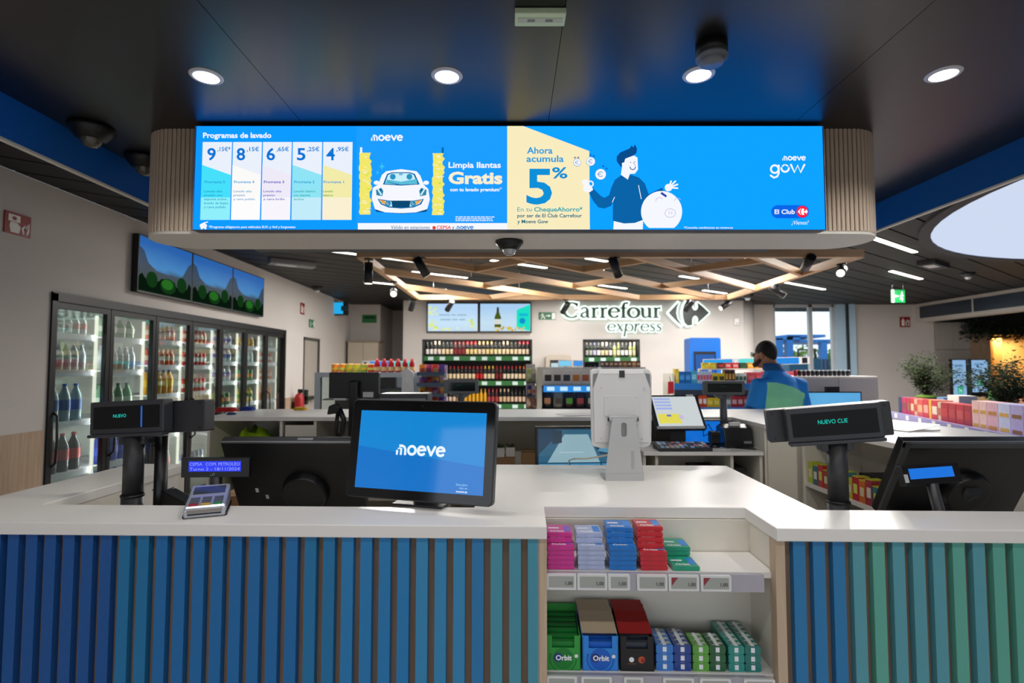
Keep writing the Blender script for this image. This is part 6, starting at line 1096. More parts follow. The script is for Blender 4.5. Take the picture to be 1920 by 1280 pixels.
# side shelf left of the coffee rack
xs0, xs1 = at(987, 700, KY).x, at(1005, 700, KY).x
t = thing('end_shelf', 'narrow end shelf with mixed packets beside the coffee rack', 'shelf', (0, KY - .02, 0)); MB().box(xs0, xs1, 0.28, 0.3, 0, at(1000, 682, KY).z).build('back', m_lgrey, t)
ze = [at(1000, v, KY).z for v in (765, 742, 716)]
for z in ze: MB().box(xs0, xs1, 0, 0.28, z - .015, z).build('shelf', m_charc, t)
for j, z in enumerate(ze):
    for k in range(2): pouch('food_packet', '%s packet on the %s level of the narrow end shelf' % (('left', 'right')[k], ('bottom', 'middle', 'upper')[j]), 'food', (xs0 + 0.035 + k * 0.06, KY + 0.08, z + .001), (0.055, 0.05, 0.12 if j < 2 else 0.16), (('#b8886c', '#a88878'), ('#4a3a8a', '#c8c8cc'), ('#a8b06a', '#b8b4a8'))[j][k], (('#d8c8b0', '#7a3a3a'), ('#d8a830', '#c02838'), ('#d8dcc0', '#8a8a80'))[j][k], grp='packets on the narrow end shelf')
# small lit signs above the coffee rack
for i, (u0, u1, hx) in enumerate(((1046, 1073, '#6fc8ec'), (1074, 1094, '#1a8ae0'))):
    a, b_ = at(u0, 687, 7.2), at(u1, 675, 7.2); t = thing('lit_shelf_sign', ('pale cyan lit shelf sign above the coffee pouches', 'bright blue lit shelf sign above the coffee pouches')[i], 'sign', ((a.x + b_.x) / 2, 7.2, a.z)); hw = (b_.x - a.x) / 2 - .005; MB().box(-hw, hw, 0.002, 0.03, 0, b_.z - a.z).build('casing', m_lgrey, t); MB().box(-hw + .01, hw - .01, 0, 0.0019, 0.01, b_.z - a.z - .01).build('lit_panel', screen(hx, 1.0), t); MB().box(-0.015, 0.015, 0.01, 0.03, -a.z, 0).build('post', m_lgrey, t)
# cash machine in the back wall
a, b_ = at(1022, 690, 10.9), at(1068, 666, 10.9); t = thing('cash_machine', 'beige-framed machine with pale screen on the back wall behind the coffee rack', 'machine', ((a.x + b_.x) / 2, 10.6, 0)); hw = (b_.x - a.x) / 2; MB().prism(rrect(-hw, hw, 0.02, b_.z, 0.06), 0, 0.38, 'y').build('housing', mat('#b8ac9e', 0.5), t); MB().box(-hw * .68, hw * .6, -0.01, 0, b_.z - 0.9, b_.z - 0.1).build('screen_frame', m_charc, t); MB().box(-hw * .6, hw * .52, -0.013, -0.0101, b_.z - 0.85, b_.z - 0.16).build('display', screen('#b8d4dc', 1.0), t)
# ---- right gondola with two product rows
GY2 = 6.2
x0, x1 = at(1264, 700, GY2).x, at(1520, 700, GY2).x; zg = [at(1350, 764, GY2).z, at(1350, 719, GY2).z]
t = thing('shelf_gondola', 'white shelf gondola with blue price rails left of the man', 'shelf', (0, GY2, 0)); MB().box(x0, x1, 0.36, 0.4, 0, zg[1] + 0.1).build('back', m_gond, t); MB().box(x0 - .02, x0, 0, 0.4, 0, zg[1] + 0.12).build('end_panel', m_cream, t); MB().box(x1, x1 + .02, 0, 0.4, 0, zg[1] + 0.12).build('end_panel', m_cream, t); MB().box(x0, x1, 0, 0.36, 0, 0.12).build('base', m_charc, t)
for j, z in enumerate(zg): sh_ = box('shelf', m_charc, x0, x1, 0, 0.36, z - .022, z, t); box('price_rail', mat('#2f7ac8', 0.3) if j else mat('#2f72c0', 0.3), x0, x1, -0.03, 0, z - .07, z + .005, sh_)
def row(specs, z, nm):
    x = x0 + 0.02; i = 0
    for (n, w_, h_, hx, h2, ds) in specs:
        for k in range(n):
            if x + w_ > x1: return
            packet('product_pack', '%s pack from the left on the %s gondola shelf, %s' % (ORD[i] if i < 32 else 'last', nm, ds), 'pack', (x + w_ / 2, GY2 + 0.08, z + .001), (w_ - .004, 0.08, h_), hx, h2, grp='packs on the blue-railed gondola'); x += w_; i += 1
row([(1, .05, .17, '#d8c040', '#e8d060', 'yellow'), (2, .07, .14, '#1a66b0', '#4a96d8', 'blue'), (1, .07, .15, '#3fa0c8', '#8fd0e8', 'light blue'), (5, .035, .14, '#b8c4d8', '#c84858', 'white and red'), (2, .075, .12, '#e0c41c', '#403c18', 'yellow'), (3, .04, .16, '#4a2c24', '#d8a040', 'dark brown'), (3, .045, .12, '#d8d8d0', '#3c5a34', 'white and green'), (2, .1, .13, '#b83a48', '#c85a60', 'dark red'), (8, .1, .14, '#c04858', '#d87880', 'pinkish red')], zg[1], 'upper')
row([(9, .03, .13, '#2c2e30', '#b8b8b0', 'black'), (2, .05, .14, '#d04a20', '#e8e0d8', 'orange red'), (3, .075, .11, '#d8b820', '#e8d860', 'yellow'), (1, .06, .12, '#8a8a90', '#c8c8cc', 'grey'), (4, .07, .13, '#b02c3c', '#d8b0b0', 'red'), (6, .1, .15, '#982838', '#c87880', 'wine red')], zg[0], 'lower')
# red bottle tubs on the gondola top back
MB().box(x0 + 0.4, x1 - 0.4, 0.2, 0.36, zg[1] + 0.16, zg[1] + 0.175).build('upper_shelf', m_cream, t); MB().box(x0 + .4, x0 + .42, 0.3, 0.36, zg[1] + .1, zg[1] + .16).build('upper_bracket', m_cream, t)
for k, (hx, h2) in enumerate((('#e0c41c', '#e8d860'), ('#e0c41c', '#e8d860'), ('#4a2c24', '#c83030'), ('#c02828', '#d8a0a0'), ('#c02828', '#d8a0a0'), ('#1f4a2c', '#1f4a2c'), ('#d8982c', '#e8c060'), ('#d8982c', '#e8c060'))): packet('top_pack', '%s pack from the left on the gondola top ledge' % ORD[k], 'pack', (x0 + 0.46 + k * 0.09, GY2 + 0.28, zg[1] + 0.1755), (0.07, 0.06, 0.07), hx, h2, grp='packs on the gondola top ledge')
p = at(1258, 727, 6.0); t = thing('red_bag', 'small red bag hanging at the left end of the gondola', 'bag', (p.x, 6.0, p.z - 0.07)); pz = 0; MB().prism([(-0.03, 0), (0.035, 0.01), (0.03, 0.14), (-0.025, 0.14)], 0, 0.03, 'y').build('bag', mat('#b81c24', 0.4), t); MB().tube([(0.0, 0.015, 0.14), (0.0, 0.04, 0.19), (0.05, 0.2, 0.2)], 0.004, 6).build('hanger', m_blk, t)
# long lit sign strip over the gondola
a, b_ = at(1320, 687, 6.9), at(1518, 671, 6.9); t = thing('lit_sign_strip', 'long cyan and blue lit sign strip above the gondola, passing behind the man', 'sign', (a.x, 6.9, a.z), 0); L_ = b_.x - a.x; hh = 0.095
MB().box(0, L_, 0.002, 0.04, 0, hh).build('casing', m_lgrey, t, rot=(0, -0.025, 0))
for k, (f0, f1, hx) in enumerate(((0.0, .27, '#1f9ee4'), (.29, .31, '#dfe6f0'), (.33, .6, '#5fdcd8'), (.61, .63, '#2f4ac0'), (.64, .9, '#0f88e0'))): MB().box(f0 * L_, f1 * L_, 0, 0.0019, 0.008, hh - .008).build('lit_panel', screen(hx, 1.0), t, rot=(0, -0.025, 0))
MB().box(.93 * L_, .98 * L_, 0, 0.0019, 0.012, hh - .012).build('end_plate', m_blk, t, rot=(0, -0.025, 0))
for f in (0.05, .7): MB().box(f * L_, f * L_ + .03, 0.01, 0.03, -a.z, 0).build('post', m_gond, t)
# blue self-service kiosk by the back wall
a, b_ = at(1294, 735, 9.6), at(1351, 633, 9.6); t = thing('self_service_kiosk', 'bright blue self-service kiosk with dark screen standing by the back wall', 'kiosk', ((a.x + b_.x) / 2, 9.6, 0)); hw = (b_.x - a.x) / 2
MB().prism(rrect(-hw, hw, 0.0, b_.z, 0.04), 0, 0.3, 'y').build('body', mat('#0a64c0', 0.35), t); MB().box(-hw * .72, hw * .66, -0.02, 0, b_.z - 1.1, b_.z - 0.25).build('screen_frame', m_blk, t); MB().box(-hw * .64, hw * .58, -0.023, -0.0201, b_.z - 1.05, b_.z - 0.3).build('display', screen('#1a5fb4', 0.9), t)
text('moeve', lambda a, b, L: (a, -0.0235 - .0006 * L, b), 0.02, b_.z - 0.42, 0.05, screen('#a8c8f0', 1.0), t, width=0.13); text('Pide', lambda a, b, L: (a, -0.0235 - .0006 * L, b), -hw * .55, b_.z - 0.66, 0.045, screen('#a8c8f0', 1.0), t, width=0.14)
# ---- white cabinet with black tubs and a blue monitor, right of the man
CY_ = 5.6
x0, x1 = at(1496, 720, CY_).x, at(1646, 720, CY_).x; zc = at(1570, 705, CY_).z
t = thing('white_cabinet', 'tall pale cabinet behind the blue monitor right of the man', 'cabinet', (0, CY_, 0)); MB().box(x0, x1, 0, 0.5, 0, zc).build('body', mat('#c9c3be', 0.5, var=0.03), t, bevel=0.006); MB().box(x0 + .01, (x0 + x1) / 2 - .003, -0.016, 0, 0.06, zc - .02).build('door', mat('#cfc9c4', 0.5, var=0.03), t); MB().box((x0 + x1) / 2 + .003, x1 - .01, -0.016, 0, 0.06, zc - .02).build('door', mat('#cfc9c4', 0.5, var=0.03), t)
for k in range(13):
    p = at(1491 + k * 8.2, 704, CY_ + .1); t = thing('black_tub', '%s small black tub from the left along the pale cabinet top' % ORD[k], 'tub', (max(p.x, x0 + .03), CY_ + 0.1, zc + .0005), group='black tubs on the pale cabinet'); red = k == 0
    MB().lathe([(0.001, 0), (0.018, 0), (0.021, 0.055), (0.001, 0.055)], 10).build('tub', mat('#c02030' if red else '#15171c', 0.35), t); MB().lathe([(0.022, 0.055), (0.022, 0.064), (0.001, 0.064)], 10).build('lid', mat('#c8ccd0' if not red else '#d84050', 0.4), t)
p = at(1563, 752, 5.35); t = thing('desk_monitor', 'wide monitor with light blue picture before the pale cabinet', 'monitor', (p.x, 5.35, 0)); W, z0, z1 = at(1616, 750, 5.35).x - p.x, at(1563, 790, 5.35).z, at(1563, 734, 5.35).z
MB().box(-W, W, 0.002, 0.04, z0, z1).build('casing', m_blk, t); MB().box(-W + .012, W - .012, 0, 0.0019, z0 + .02, z1 - .012).build('display', ramp_screen([(0, '#4f9cd4'), (0.5, '#62b0e4'), (1, '#56a8e0')], 0.95, 0, 0.2, 3), t); MB().box(-0.06, 0.06, 0.041, 0.06, 0.9, z0 + .1).build('neck', m_blk, t); MB().box(-0.25, 0.25, -0.12, 0.15, 0, 0.9).build('pedestal', m_cream, t)
MB().box(-0.07, 0.06, -0.005, 0.03, z1 + .0, z1 + .05).build('webcam', m_blk, t)
# ---- angled promotion table at the right
e = Vector((-0.283, -0.959, 0)).normalized(); g0 = zat(1675, 774, 1.0); rzg = math.atan2(e.y, e.x)
gt = thing('promotion_table', 'long blue-edged promotion table with red gift boxes and plants at the right', 'table', (g0.x, g0.y, 0), rzg); GL = 3.3
MB().box(-0.05, GL, 0.02, 0.9, 0.93, 1.0).build('table_top', m_blue, gt); MB().box(-0.05, GL, -0.02, 0.0199, 0.94, 1.015).build('price_rail', mat('#8a86b4', 0.3), gt); MB().box(0.1, GL, 0.15, 0.8, 0.05, 0.93).build('base', mat('#123f86', 0.5), gt); MB().box(0.4, GL, -0.06, 0.15, 0.5, 0.53).build('lower_shelf', m_lgrey, gt)
for k in range(9): MB().box(0.1 + k * .32, 0.17 + k * .32, -0.0215, -0.0201, 0.955, 1.005).build('price_tag', m_white, gt)
def gp(s_, d_, z): c, s2 = math.cos(rzg), math.sin(rzg); return (g0.x + s_ * c - d_ * s2, g0.y + s_ * s2 + d_ * c, z)
GB = [('#1c2a4a', '#26365c', .1, .2), ('#a81c4a', '#7a3a4c', .14, .2), ('#a02038', '#8a5a30', .1, .2), ('#b82838', '#d8b890', .1, .2), ('#c8a078', '#b83030', .08, .2), ('#c04848', '#d8a070', .14, .2), ('#b82830', '#d89888', .14, .21), ('#e0a028', '#d8b040', .06, .21), ('#b82830', '#d8c8b0', .14, .21), ('#c8b090', '#b85a40', .07, .2), ('#a80c18', '#c03030', .15, .2), ('#a80c18', '#b83838', .15, .2), ('#b00c1a', '#c04848', .15, .2), ('#98101c', '#b02830', .14, .2)]
s_ = 0.02
for k, (hx, h2, w_, h_) in enumerate(GB): packet('gift_box', '%s gift box from the left along the promotion table front' % ORD[k], 'gift box', gp(s_ + w_ / 2, 0.12, 1.0005), (w_ - .006, 0.14, h_), hx, h2, rzg, 'red gift boxes on the promotion table'); s_ += w_
PB = [('#e0b4ac', '#c8942c'), ('#e4bcb4', '#c8942c'), ('#d8a8b4', '#b87a2c'), ('#c4c8e4', '#d0a040'), ('#b4a8d8', '#8a5a2c'), ('#b4a8d8', '#8a5a2c')]
for r in range(2):
    s2 = s_ + 0.0
    for k, (hx, h2) in enumerate(PB):
        w_ = .12 if k < 2 else .17
        packet('biscuit_box', '%s pastel biscuit box from the left, %s layer at the table front' % (ORD[k], ('lower', 'upper')[r]), 'biscuit box', gp(s2 + w_ / 2, 0.12, 1.0005 + r * .126), (w_ - .006, 0.14, .125), hx, h2, rzg, 'pastel biscuit boxes on the promotion table', band=(.12, .38)); s2 += w_
for k, (s3, d3, w_, dp, h_, hx, h2, lab) in enumerate(((0.35, 0.78, .3, .1, .22, '#8a6a3c', '#6a4c28', 'tall wooden gift crate at the far left of the promotion table'), (0.72, 0.76, .2, .16, .3, '#8a5c44', '#b02838', 'dark patterned hamper behind the red gift boxes'), (0.85, 0.34, .24, .16, .26, '#d8ccc4', '#e8e0dc', 'white panettone box with ribbon behind the red gift boxes'), (1.02, 0.6, .16, .14, .34, '#3f7a34', '#1c3a24', 'stacked green boxes between the two plants'), (1.25, 0.74, .2, .14, .36, '#a83a30', '#c89070', 'red and brown patterned box near the left plant'), (0.42, 0.38, .16, .12, .22, '#6a8ab0', '#a03040', 'pale blue packet behind the navy gift box'))): packet('gift_box', lab, 'gift box', gp(s3, d3, 1.0005), (w_, dp, h_), hx, h2, rzg)
for k in range(4): packet('cardboard_pack', '%s brown pack from the left under the promotion table' % ORD[k], 'pack', gp(1.95 + k * .2, 0.03, 0.5305), (.17, .14, .2), '#b08a5c', '#c89a6a', rzg, 'brown packs under the promotion table')
# ---- potted olive bushes on the table
def bush(label, pos, r, h, seed):
    rn = random.Random(seed); t = thing('potted_olive_bush', label, 'plant', pos); MB().lathe([(0.001, 0), (0.1, 0), (0.125, 0.2), (0.115, 0.2), (0.11, 0.18), (0.001, 0.18)], 18).build('pot', mat('#1c1e22', 0.5), t); MB().lathe([(0.118, 0.19), (0.13, 0.2), (0.09, 0.225), (0.001, 0.23)], 18).build('moss', mat('#5a7a24', 0.9, var=0.4, scale=40), t)
    st_, lf = MB(), MB()
    for k in range(22):
        a = rn.uniform(0, 6.28); el = rn.uniform(0.15, 1.0); L = rn.uniform(.7, 1.0); tip = Vector((math.cos(a) * r * el * L, math.sin(a) * r * el * L, 0.2 + h * L * (1 - 0.55 * el * el))); b0 = Vector((rn.uniform(-.02, .02), rn.uniform(-.02, .02), 0.2)); mid = b0.lerp(tip, .5) + Vector((0, 0, .05 * h)); st_.tube([b0, mid, tip], [.006, .004, .0015], 5)
        for j in range(130):
            f = rn.uniform(.22, 1.05); q = (b0.lerp(mid, f * 2) if f < .5 else mid.lerp(tip, (f - .5) * 2)) + Vector((rn.gauss(0, .035), rn.gauss(0, .035), rn.gauss(0, .03))); d_ = Vector((rn.gauss(0, 1), rn.gauss(0, 1), rn.gauss(.3, .7))).normalized(); s_ = d_.orthogonal().normalized() * .0075; l = rn.uniform(.03, .045)
            lf.add([q, q + d_ * l * .5 + s_, q + d_ * l, q + d_ * l * .5 - s_], [(0, 1, 2, 3)], rn.randint(0, 2))
    st_.build('stems', mat('#4a3c2c', 0.8), t)['kind'] = 'stuff'; lf.build('leaves', [mat('#1a2412', 0.8, spec=0.1), mat('#27341c', 0.8, spec=0.1), mat('#3a462d', 0.8, spec=0.1)], t)['kind'] = 'stuff'; return t
p = at(1742, 748, 6.05); bush('dark olive bush in a black pot at the left of the promotion table', gp(0.0, .36, 1.0005), 0.5, 0.52, 1)
p = at(1882, 748, 5.1); bush('dark olive bush in a black pot near the right picture edge', (p.x, 5.1, 1.0005), 0.4, 0.46, 2)
# ---- right back corner: advertising screens, warm lit booth, foliage
def ad_screen(u0, u1, v0, v1, Y, label):
    a, b_ = at(u0, v1, Y), at(u1, v0, Y); t = thing('advert_screen', label, 'screen', ((a.x + b_.x) / 2, Y, 0)); hw = (b_.x - a.x) / 2; MB().box(-hw, hw, 0.002, 0.07, a.z - .02, b_.z).build('casing', m_blk, t); MB().box(-hw + .02, hw - .02, 0, 0.0019, a.z, b_.z - .02).build('display', screen('#8fb8e0', 0.9), t); MB().box(-hw, hw, 0.01, 0.06, 0, a.z - .02).build('stand', m_blk, t)
    h = b_.z - a.z; cv = lambda x, y, L: (x * hw, -0.001 * L, a.z + y * h); A = Art(t, cv, 'price_card'); A.rect(-.35, .45, .18, .36, screen('#19b088', 0.9)).done(); text('3€', cv, 0.05, .21, .1, screen('#c8f4e8', 1.0), t, width=.5, align='C', L=3)
    for j, (wd, y) in enumerate(((1.1, .82), (.9, .68), (1.0, .6))): A = Art(t, cv, 'text_line'); A.rect(-.6, -.6 + wd, y, y + (.05 if j == 0 else .02), screen('#5f90c0', 0.9)).done()
ad_screen(1787, 1812, 673, 752, 11.3, 'left slim advertising screen with green price card by the concrete pier'); ad_screen(1822, 1853, 673, 735, 11.2, 'right advertising screen with green 3 euro price card')
a, b_ = at(1855, 760, 11.8), at(1990, 628, 11.8)
t = thing('pet_wash_booth', 'warm yellow lit booth with a dog drawing at the right edge', 'booth', (a.x, 11.75, 0)); W = b_.x - a.x; m_warm = mat('#e0b878', 0.6)
MB().box(0, W, 0.75, 0.8, 0, b_.z).build('back_wall', m_warm, t); MB().box(0, 0.04, 0, 0.75, 0, b_.z).build('side_wall', m_warm, t); MB().box(W, W + .04, 0, 0.75, 0, b_.z).build('side_wall', m_warm, t); MB().box(0, W + .04, 0, 0.8, b_.z, b_.z + .05).build('ceiling_panel', mat('#3a2c24', 0.5), t); MB().box(0.55, 0.75, 0.5, 0.75, 0, b_.z).build('inner_column', mat('#d8a860', 0.6), t)
L1 = area('booth_light', (a.x + W / 2, 12.1, b_.z - 0.05), 0.9, 0.3, 24, (1, 0.78, 0.45))
cv = lambda x, y, L: (0.3 + x, 0.748 - .002 * L, b_.z - 0.5 + y); A = Art(t, cv, 'dog_drawing'); ml_ = mat('#4a3420', 0.6, var=0); A.arc(0, 0, .2, 20, 340, .012, ml_).arc(.0, .1, .12, 0, 180, .012, ml_).disc(-.06, .02, .018, ml_).disc(.06, .02, .018, ml_).disc(0, -.05, .025, ml_).done()
rn = random.Random(5); t = thing('hanging_foliage', 'dark hanging greenery above the warm lit booth', 'plant', (at(1870, 610, 11.4).x, 11.45, 2.3)); lf = MB()
for k in range(1500):
    q = Vector((rn.uniform(-.62, 1.2), rn.uniform(-.12, .25), rn.gauss(0.08, .11))); d_ = Vector((rn.gauss(0, 1), rn.gauss(0, 1), rn.gauss(-.4, .7))).normalized(); s2 = d_.orthogonal().normalized() * .02; lf.add([q, q + d_ * .035 + s2, q + d_ * .08, q + d_ * .035 - s2], [(0, 1, 2, 3)], rn.randint(0, 1))
lf.build('leaves', [mat('#1d2a1a', 0.6), mat('#2c3b26', 0.6)], t)['kind'] = 'stuff'; MB().tube([(-.62, .06, .1), (1.2, .06, .1)], .012).build('wire', m_blk, t)
# ---- outside the window: blue steel canopy frames, hedge, bins
m_bs = mat('#0f6fc0', 0.4)
def O(u, v, Y): return at(u, v, Y)
OY = 22.0
t = thing('blue_canopy_frame', 'bright blue steel canopy frame outside the window', 'canopy', (0, OY, 0))
for u0, u1, v0, v1 in ((1478, 1487, 632, 745), (1543, 1551, 640, 745), (1458, 1468, 634, 745)): a, b_ = O(u0, v1, OY), O(u1, v0, OY); MB().box(a.x, b_.x, 0, .25, 0, b_.z).build('post', m_bs, t)
for u0, u1, v0, v1 in ((1476, 1548, 627, 632), (1500, 1605, 636, 641), (1450, 1500, 630, 637)): a, b_ = O(u0, v1, OY), O(u1, v0, OY); MB().box(a.x, b_.x, 0, 2.5, a.z, b_.z).build('beam', m_bs, t)
t = thing('green_hedge', 'green hedge and dry ground beyond the blue canopy', 'hedge', (O(1540, 660, 34).x, 34, 0)); lf = MB()
for k in range(900): q = Vector((rn.uniform(-2.5, 2.5), rn.uniform(-.6, .6), rn.uniform(.6, 3.0 - abs(rn.gauss(0, .6))))); d_ = Vector((rn.gauss(0, 1), rn.gauss(0, 1), rn.gauss(0, 1))).normalized(); s2 = d_.orthogonal().normalized() * .18; lf.add([q, q + d_ * .2 + s2, q + d_ * .45, q + d_ * .2 - s2], [(0, 1, 2, 3)], rn.randint(0, 1))
lf.build('leaves', [mat('#7a9a48', 0.8), mat('#5f7f3c', 0.8)], t)['kind'] = 'stuff'; MB().box(-4, 4, .7, 1.2, 0, 1.3).build('dry_bank', mat('#b08a5c', 0.9), t)
t = thing('vacuum_station', 'dark teal vacuum station outside the window', 'machine', (O(1510, 700, 17).x, 17, 0)); MB().box(-.5, .5, 0, .6, 0, O(1510, 672, 17).z).build('housing', mat('#1f5a78', 0.5), t); MB().tube([(-.05, .3, 1.6), (-.05, .3, 2.15), (.5, .3, 2.15), (.5, .3, 1.6)], .04).build('hose_arch', m_charc, t)
t = thing('dark_fence', 'dark blue slatted fence outside the right window pane', 'fence', (O(1570, 700, 18).x, 18, 0)); 
for k in range(12): MB().box(-.75 + k * .13, -.66 + k * .13, 0, .04, 0.0, O(1570, 673, 18).z).build('slat', mat('#1c3a58', 0.5), t)
for z in (.3, 1.3): MB().box(-.8, .85, .041, .08, z, z + .08).build('rail', mat('#1c3a58', 0.5), t)
# ================================================================ CEILING: wooden lattice, spotlights, cameras
LZ0, LZ1 = 2.60, 2.668; LX, RXL, NY, FYL = -1.45, 3.32, 5.02, 8.15
lt = thing('wooden_lattice', 'suspended oak lattice of crossing beams under the dark ceiling', 'lattice', (0, 0, 0))
m_l1 = wood('#b98f66', '#d3ab80', 0.5, 0, 2.0)
def beam(p0, p1, w_=0.05, z0=LZ0, z1=LZ1):
    p0, p1 = Vector(p0), Vector(p1); d_ = (p1 - p0); L = d_.length; a = math.atan2(d_.y, d_.x)
    return MB().box(0, L, -w_ / 2, w_ / 2, 0, z1 - z0).build('beam', m_l1, lt, (p0.x, p0.y, z0), (0, 0, a))
for p0, p1 in (((LX, NY), (RXL, NY)), ((LX, FYL), (RXL, FYL)), ((LX, NY), (LX, FYL)), ((RXL, NY), (RXL, FYL))): beam(p0, p1, 0.06, LZ0 - .002, LZ1 + .005)
def seg45(c):
    pts = []
    x, y = LX, LX - c
    if NY <= y <= FYL: pts.append((x, y))
    if LX <= NY + c <= RXL: pts.append((NY + c, NY))
    if LX <= FYL + c <= RXL: pts.append((FYL + c, FYL))
    if NY <= RXL - c <= FYL: pts.append((RXL, RXL - c))
    pts = sorted(set((round(a, 4), round(b, 4)) for a, b in pts)); return pts
cs_ = [-8.5, -7.35, -6.2, -5.05, -3.9, -2.75]
for c in cs_:
    pts = seg45(c)
    if len(pts) >= 2: beam(pts[0], pts[-1], 0.048)
# short cross pieces, staggered between neighbouring long beams
for i in range(len(cs_) - 1):
    c0, c1 = cs_[i], cs_[i + 1]
    k = 0; s_ = 3.0 + (i % 2) * 1.2
    while s_ < 13:
        # points with x - y = c, x + y = s
        a = ((s_ + c0) / 2, (s_ - c0) / 2); b_ = ((s_ + c1) / 2, (s_ - c1) / 2)
        if all(LX <= q[0] <= RXL and NY <= q[1] <= FYL for q in (a, b_)): d_ = Vector(b_) - Vector(a); d_.normalize(); beam((a[0] + d_.x * .026, a[1] + d_.y * .026), (b_[0] - d_.x * .026, b_[1] - d_.y * .026), 0.044)
        s_ += 2.4
for x, y in ((LX + .3, NY + .05), (0.3, 5.9), (1.9, 5.6), (2.6, 5.5), (-0.5, 6.5), (1.2, 6.9), (0.1, 7.4), (2.4, 7.0), (RXL - .3, NY + .05), (-1.2, 8.1), (3.0, 8.1)): MB().cyl((x, y, LZ1 + .0005), (x, y, HZ), 0.004, seg=6).build('suspension_wire', m_alu, lt)
# ---- track spotlights (each with its own beam)
def spotlight(label, u, v, Y, aim, lit=True, power=55, ang=0.9, L=0.2, r=0.042, ztop=None):
    """cylinder head hanging from the lattice or ceiling; aim = point lit"""
    p = at(u, v, Y); t = thing('track_spotlight', label, 'spotlight', p, group='black track spotlights'); d_ = (Vector(aim) - p).normalized(); zt = (ztop if ztop is not None else LZ0) - p.z
    MB().cyl(-d_ * L / 2, d_ * L / 2, r, seg=20).build('cylinder_head', mat('#141517', 0.4), t); MB().cyl(d_ * (L / 2 - .002), d_ * (L / 2 + .002), r * .9, seg=20).build('lens', emit('#fff4e0', 2.0), t)
    if zt > .03: MB().cyl((0, 0, r * .6), (0, 0, zt - .012), .007, seg=8).build('stem', m_blk, t); MB().cyl((0, 0, zt - .012), (0, 0, zt - .001), .045, seg=16).build('mount', m_blk, t)
    if power: spot('spot_beam', p + d_ * (L / 2 + .01), aim, power, ang, r=.05)
    return t
def sp(label, u, v, Y, ax, power, ang=.9): p = at(u, v, Y); return spotlight(label, u, v, Y, p + Vector(ax) * 3, True, power, ang)
sp('vertical black cylinder spotlight at the left lattice corner', 691, 512, 5.08, (0, 0, -1), 40)
sp('black spotlight near the front lattice beam, tilted right', 790, 500, 5.04, (.5, .35, -.8), 60)
spotlight('black spotlight at the lattice left side, lens facing the counter', 738, 548, 6.4, (-0.5, 2.2, 1.05), power=85, ang=.75)
sp('black spotlight below the far left lattice corner', 773, 571, 8.1, (-.35, .5, -.8), 40)
sp('black spotlight in front of the left wine screen', 843, 573, 8.13, (-.45, .65, -.6), 42)
sp('black spotlight in the lattice middle, pointing down right', 1154, 501, 5.04, (.4, .5, -.75), 60)
sp('black spotlight in front of the first letter of the shop name', 1060, 577, 8.13, (-.4, .6, -.7), 40)
sp('black spotlight in front of the diamond emblem', 1292, 573, 8.13, (-.4, .6, -.7), 40)
sp('black spotlight at the far right lattice corner, lens to the left', 1360, 572, 8.18, (-.8, -.25, -.5), 70)
sp('grey spotlight under the right lattice side, lens to the right', 1458, 546, 6.62, (.75, -.2, -.6), 70)
sp('black spotlight near the right front lattice corner, seen end on', 1515, 493, 5.05, (.15, .9, -.4), 60)
spotlight('black spotlight hanging outside the right lattice side', 1578, 508, 5.33, (0.9, 2.2, 1.05), power=85, ang=.75)
# ---- dome cameras
def dome(label, pos, s_=1.0, glassc='#b9bcc0', down=True, base='#1a1b1d'):
    t = thing('dome_camera', label, 'camera', pos); MB().lathe([(0.001, 0), (0.07 * s_, 0), (0.07 * s_, -0.012 * s_), (0.048 * s_, -0.04 * s_), (0.03 * s_, -0.046 * s_)], 24).build('housing', mat(base, 0.4), t); MB().lathe([(0.034 * s_, -0.042 * s_), (0.03 * s_, -0.058 * s_), (0.018 * s_, -0.07 * s_), (0.001, -0.074 * s_)], 20).build('dome', mat(glassc, 0.08, 0.3, var=0), t)
    MB().box(-0.05 * s_, 0.05 * s_, -0.004, 0.004, -0.001, 0).build('mount', m_blk, t); return t
p = at(955, 452, 2.66); dome('black dome camera under the middle of the header', (p.x, 2.66, HBZ - 0.0025), 1.0)
p = zat(176, 240, LZ); dome('left black dome camera on the low dark ceiling beside the blue edge', (LX0 + .12, xat(172, 250, LX0 + .12).y, LZ - .0005), 1.35, '#6a665f'); dome('black dome camera half hidden by the header left end', (LX0 + .12, xat(272, 305, LX0 + .12).y, LZ - .0005), 1.35, '#6a665f')
p = zat(1402, 552, HZ); dome('black dome camera beyond the far right lattice corner', (p.x, min(p.y, 10.6), HZ - .0005), 1.6); p = zat(1815, 512, HZ); dome('black dome camera on the dark planks at the right', (p.x, p.y, HZ - .0005), 1.3); p = zat(563, 538, HZ); dome('black dome camera above the left wall near the door', (XW + .18, p.y, HZ - .0005), 1.4)
# smoke detector on the low ceiling
p = zat(1340, 74, LZ); t = thing('smoke_detector', 'black round smoke detector on the low ceiling above the third downlight', 'smoke detector', (p.x, p.y + .03, LZ - .0005)); MB().lathe([(0.001, 0), (0.055, 0), (0.055, -0.035), (0.001, -0.035)], 24).build('base', m_black, t); MB().lathe([(0.05, -0.036), (0.056, -0.045), (0.056, -0.05), (0.045, -0.054), (0.045, -0.062), (0.04, -0.07), (0.001, -0.072)], 24).build('head', mat('#6d7480', 0.4), t)
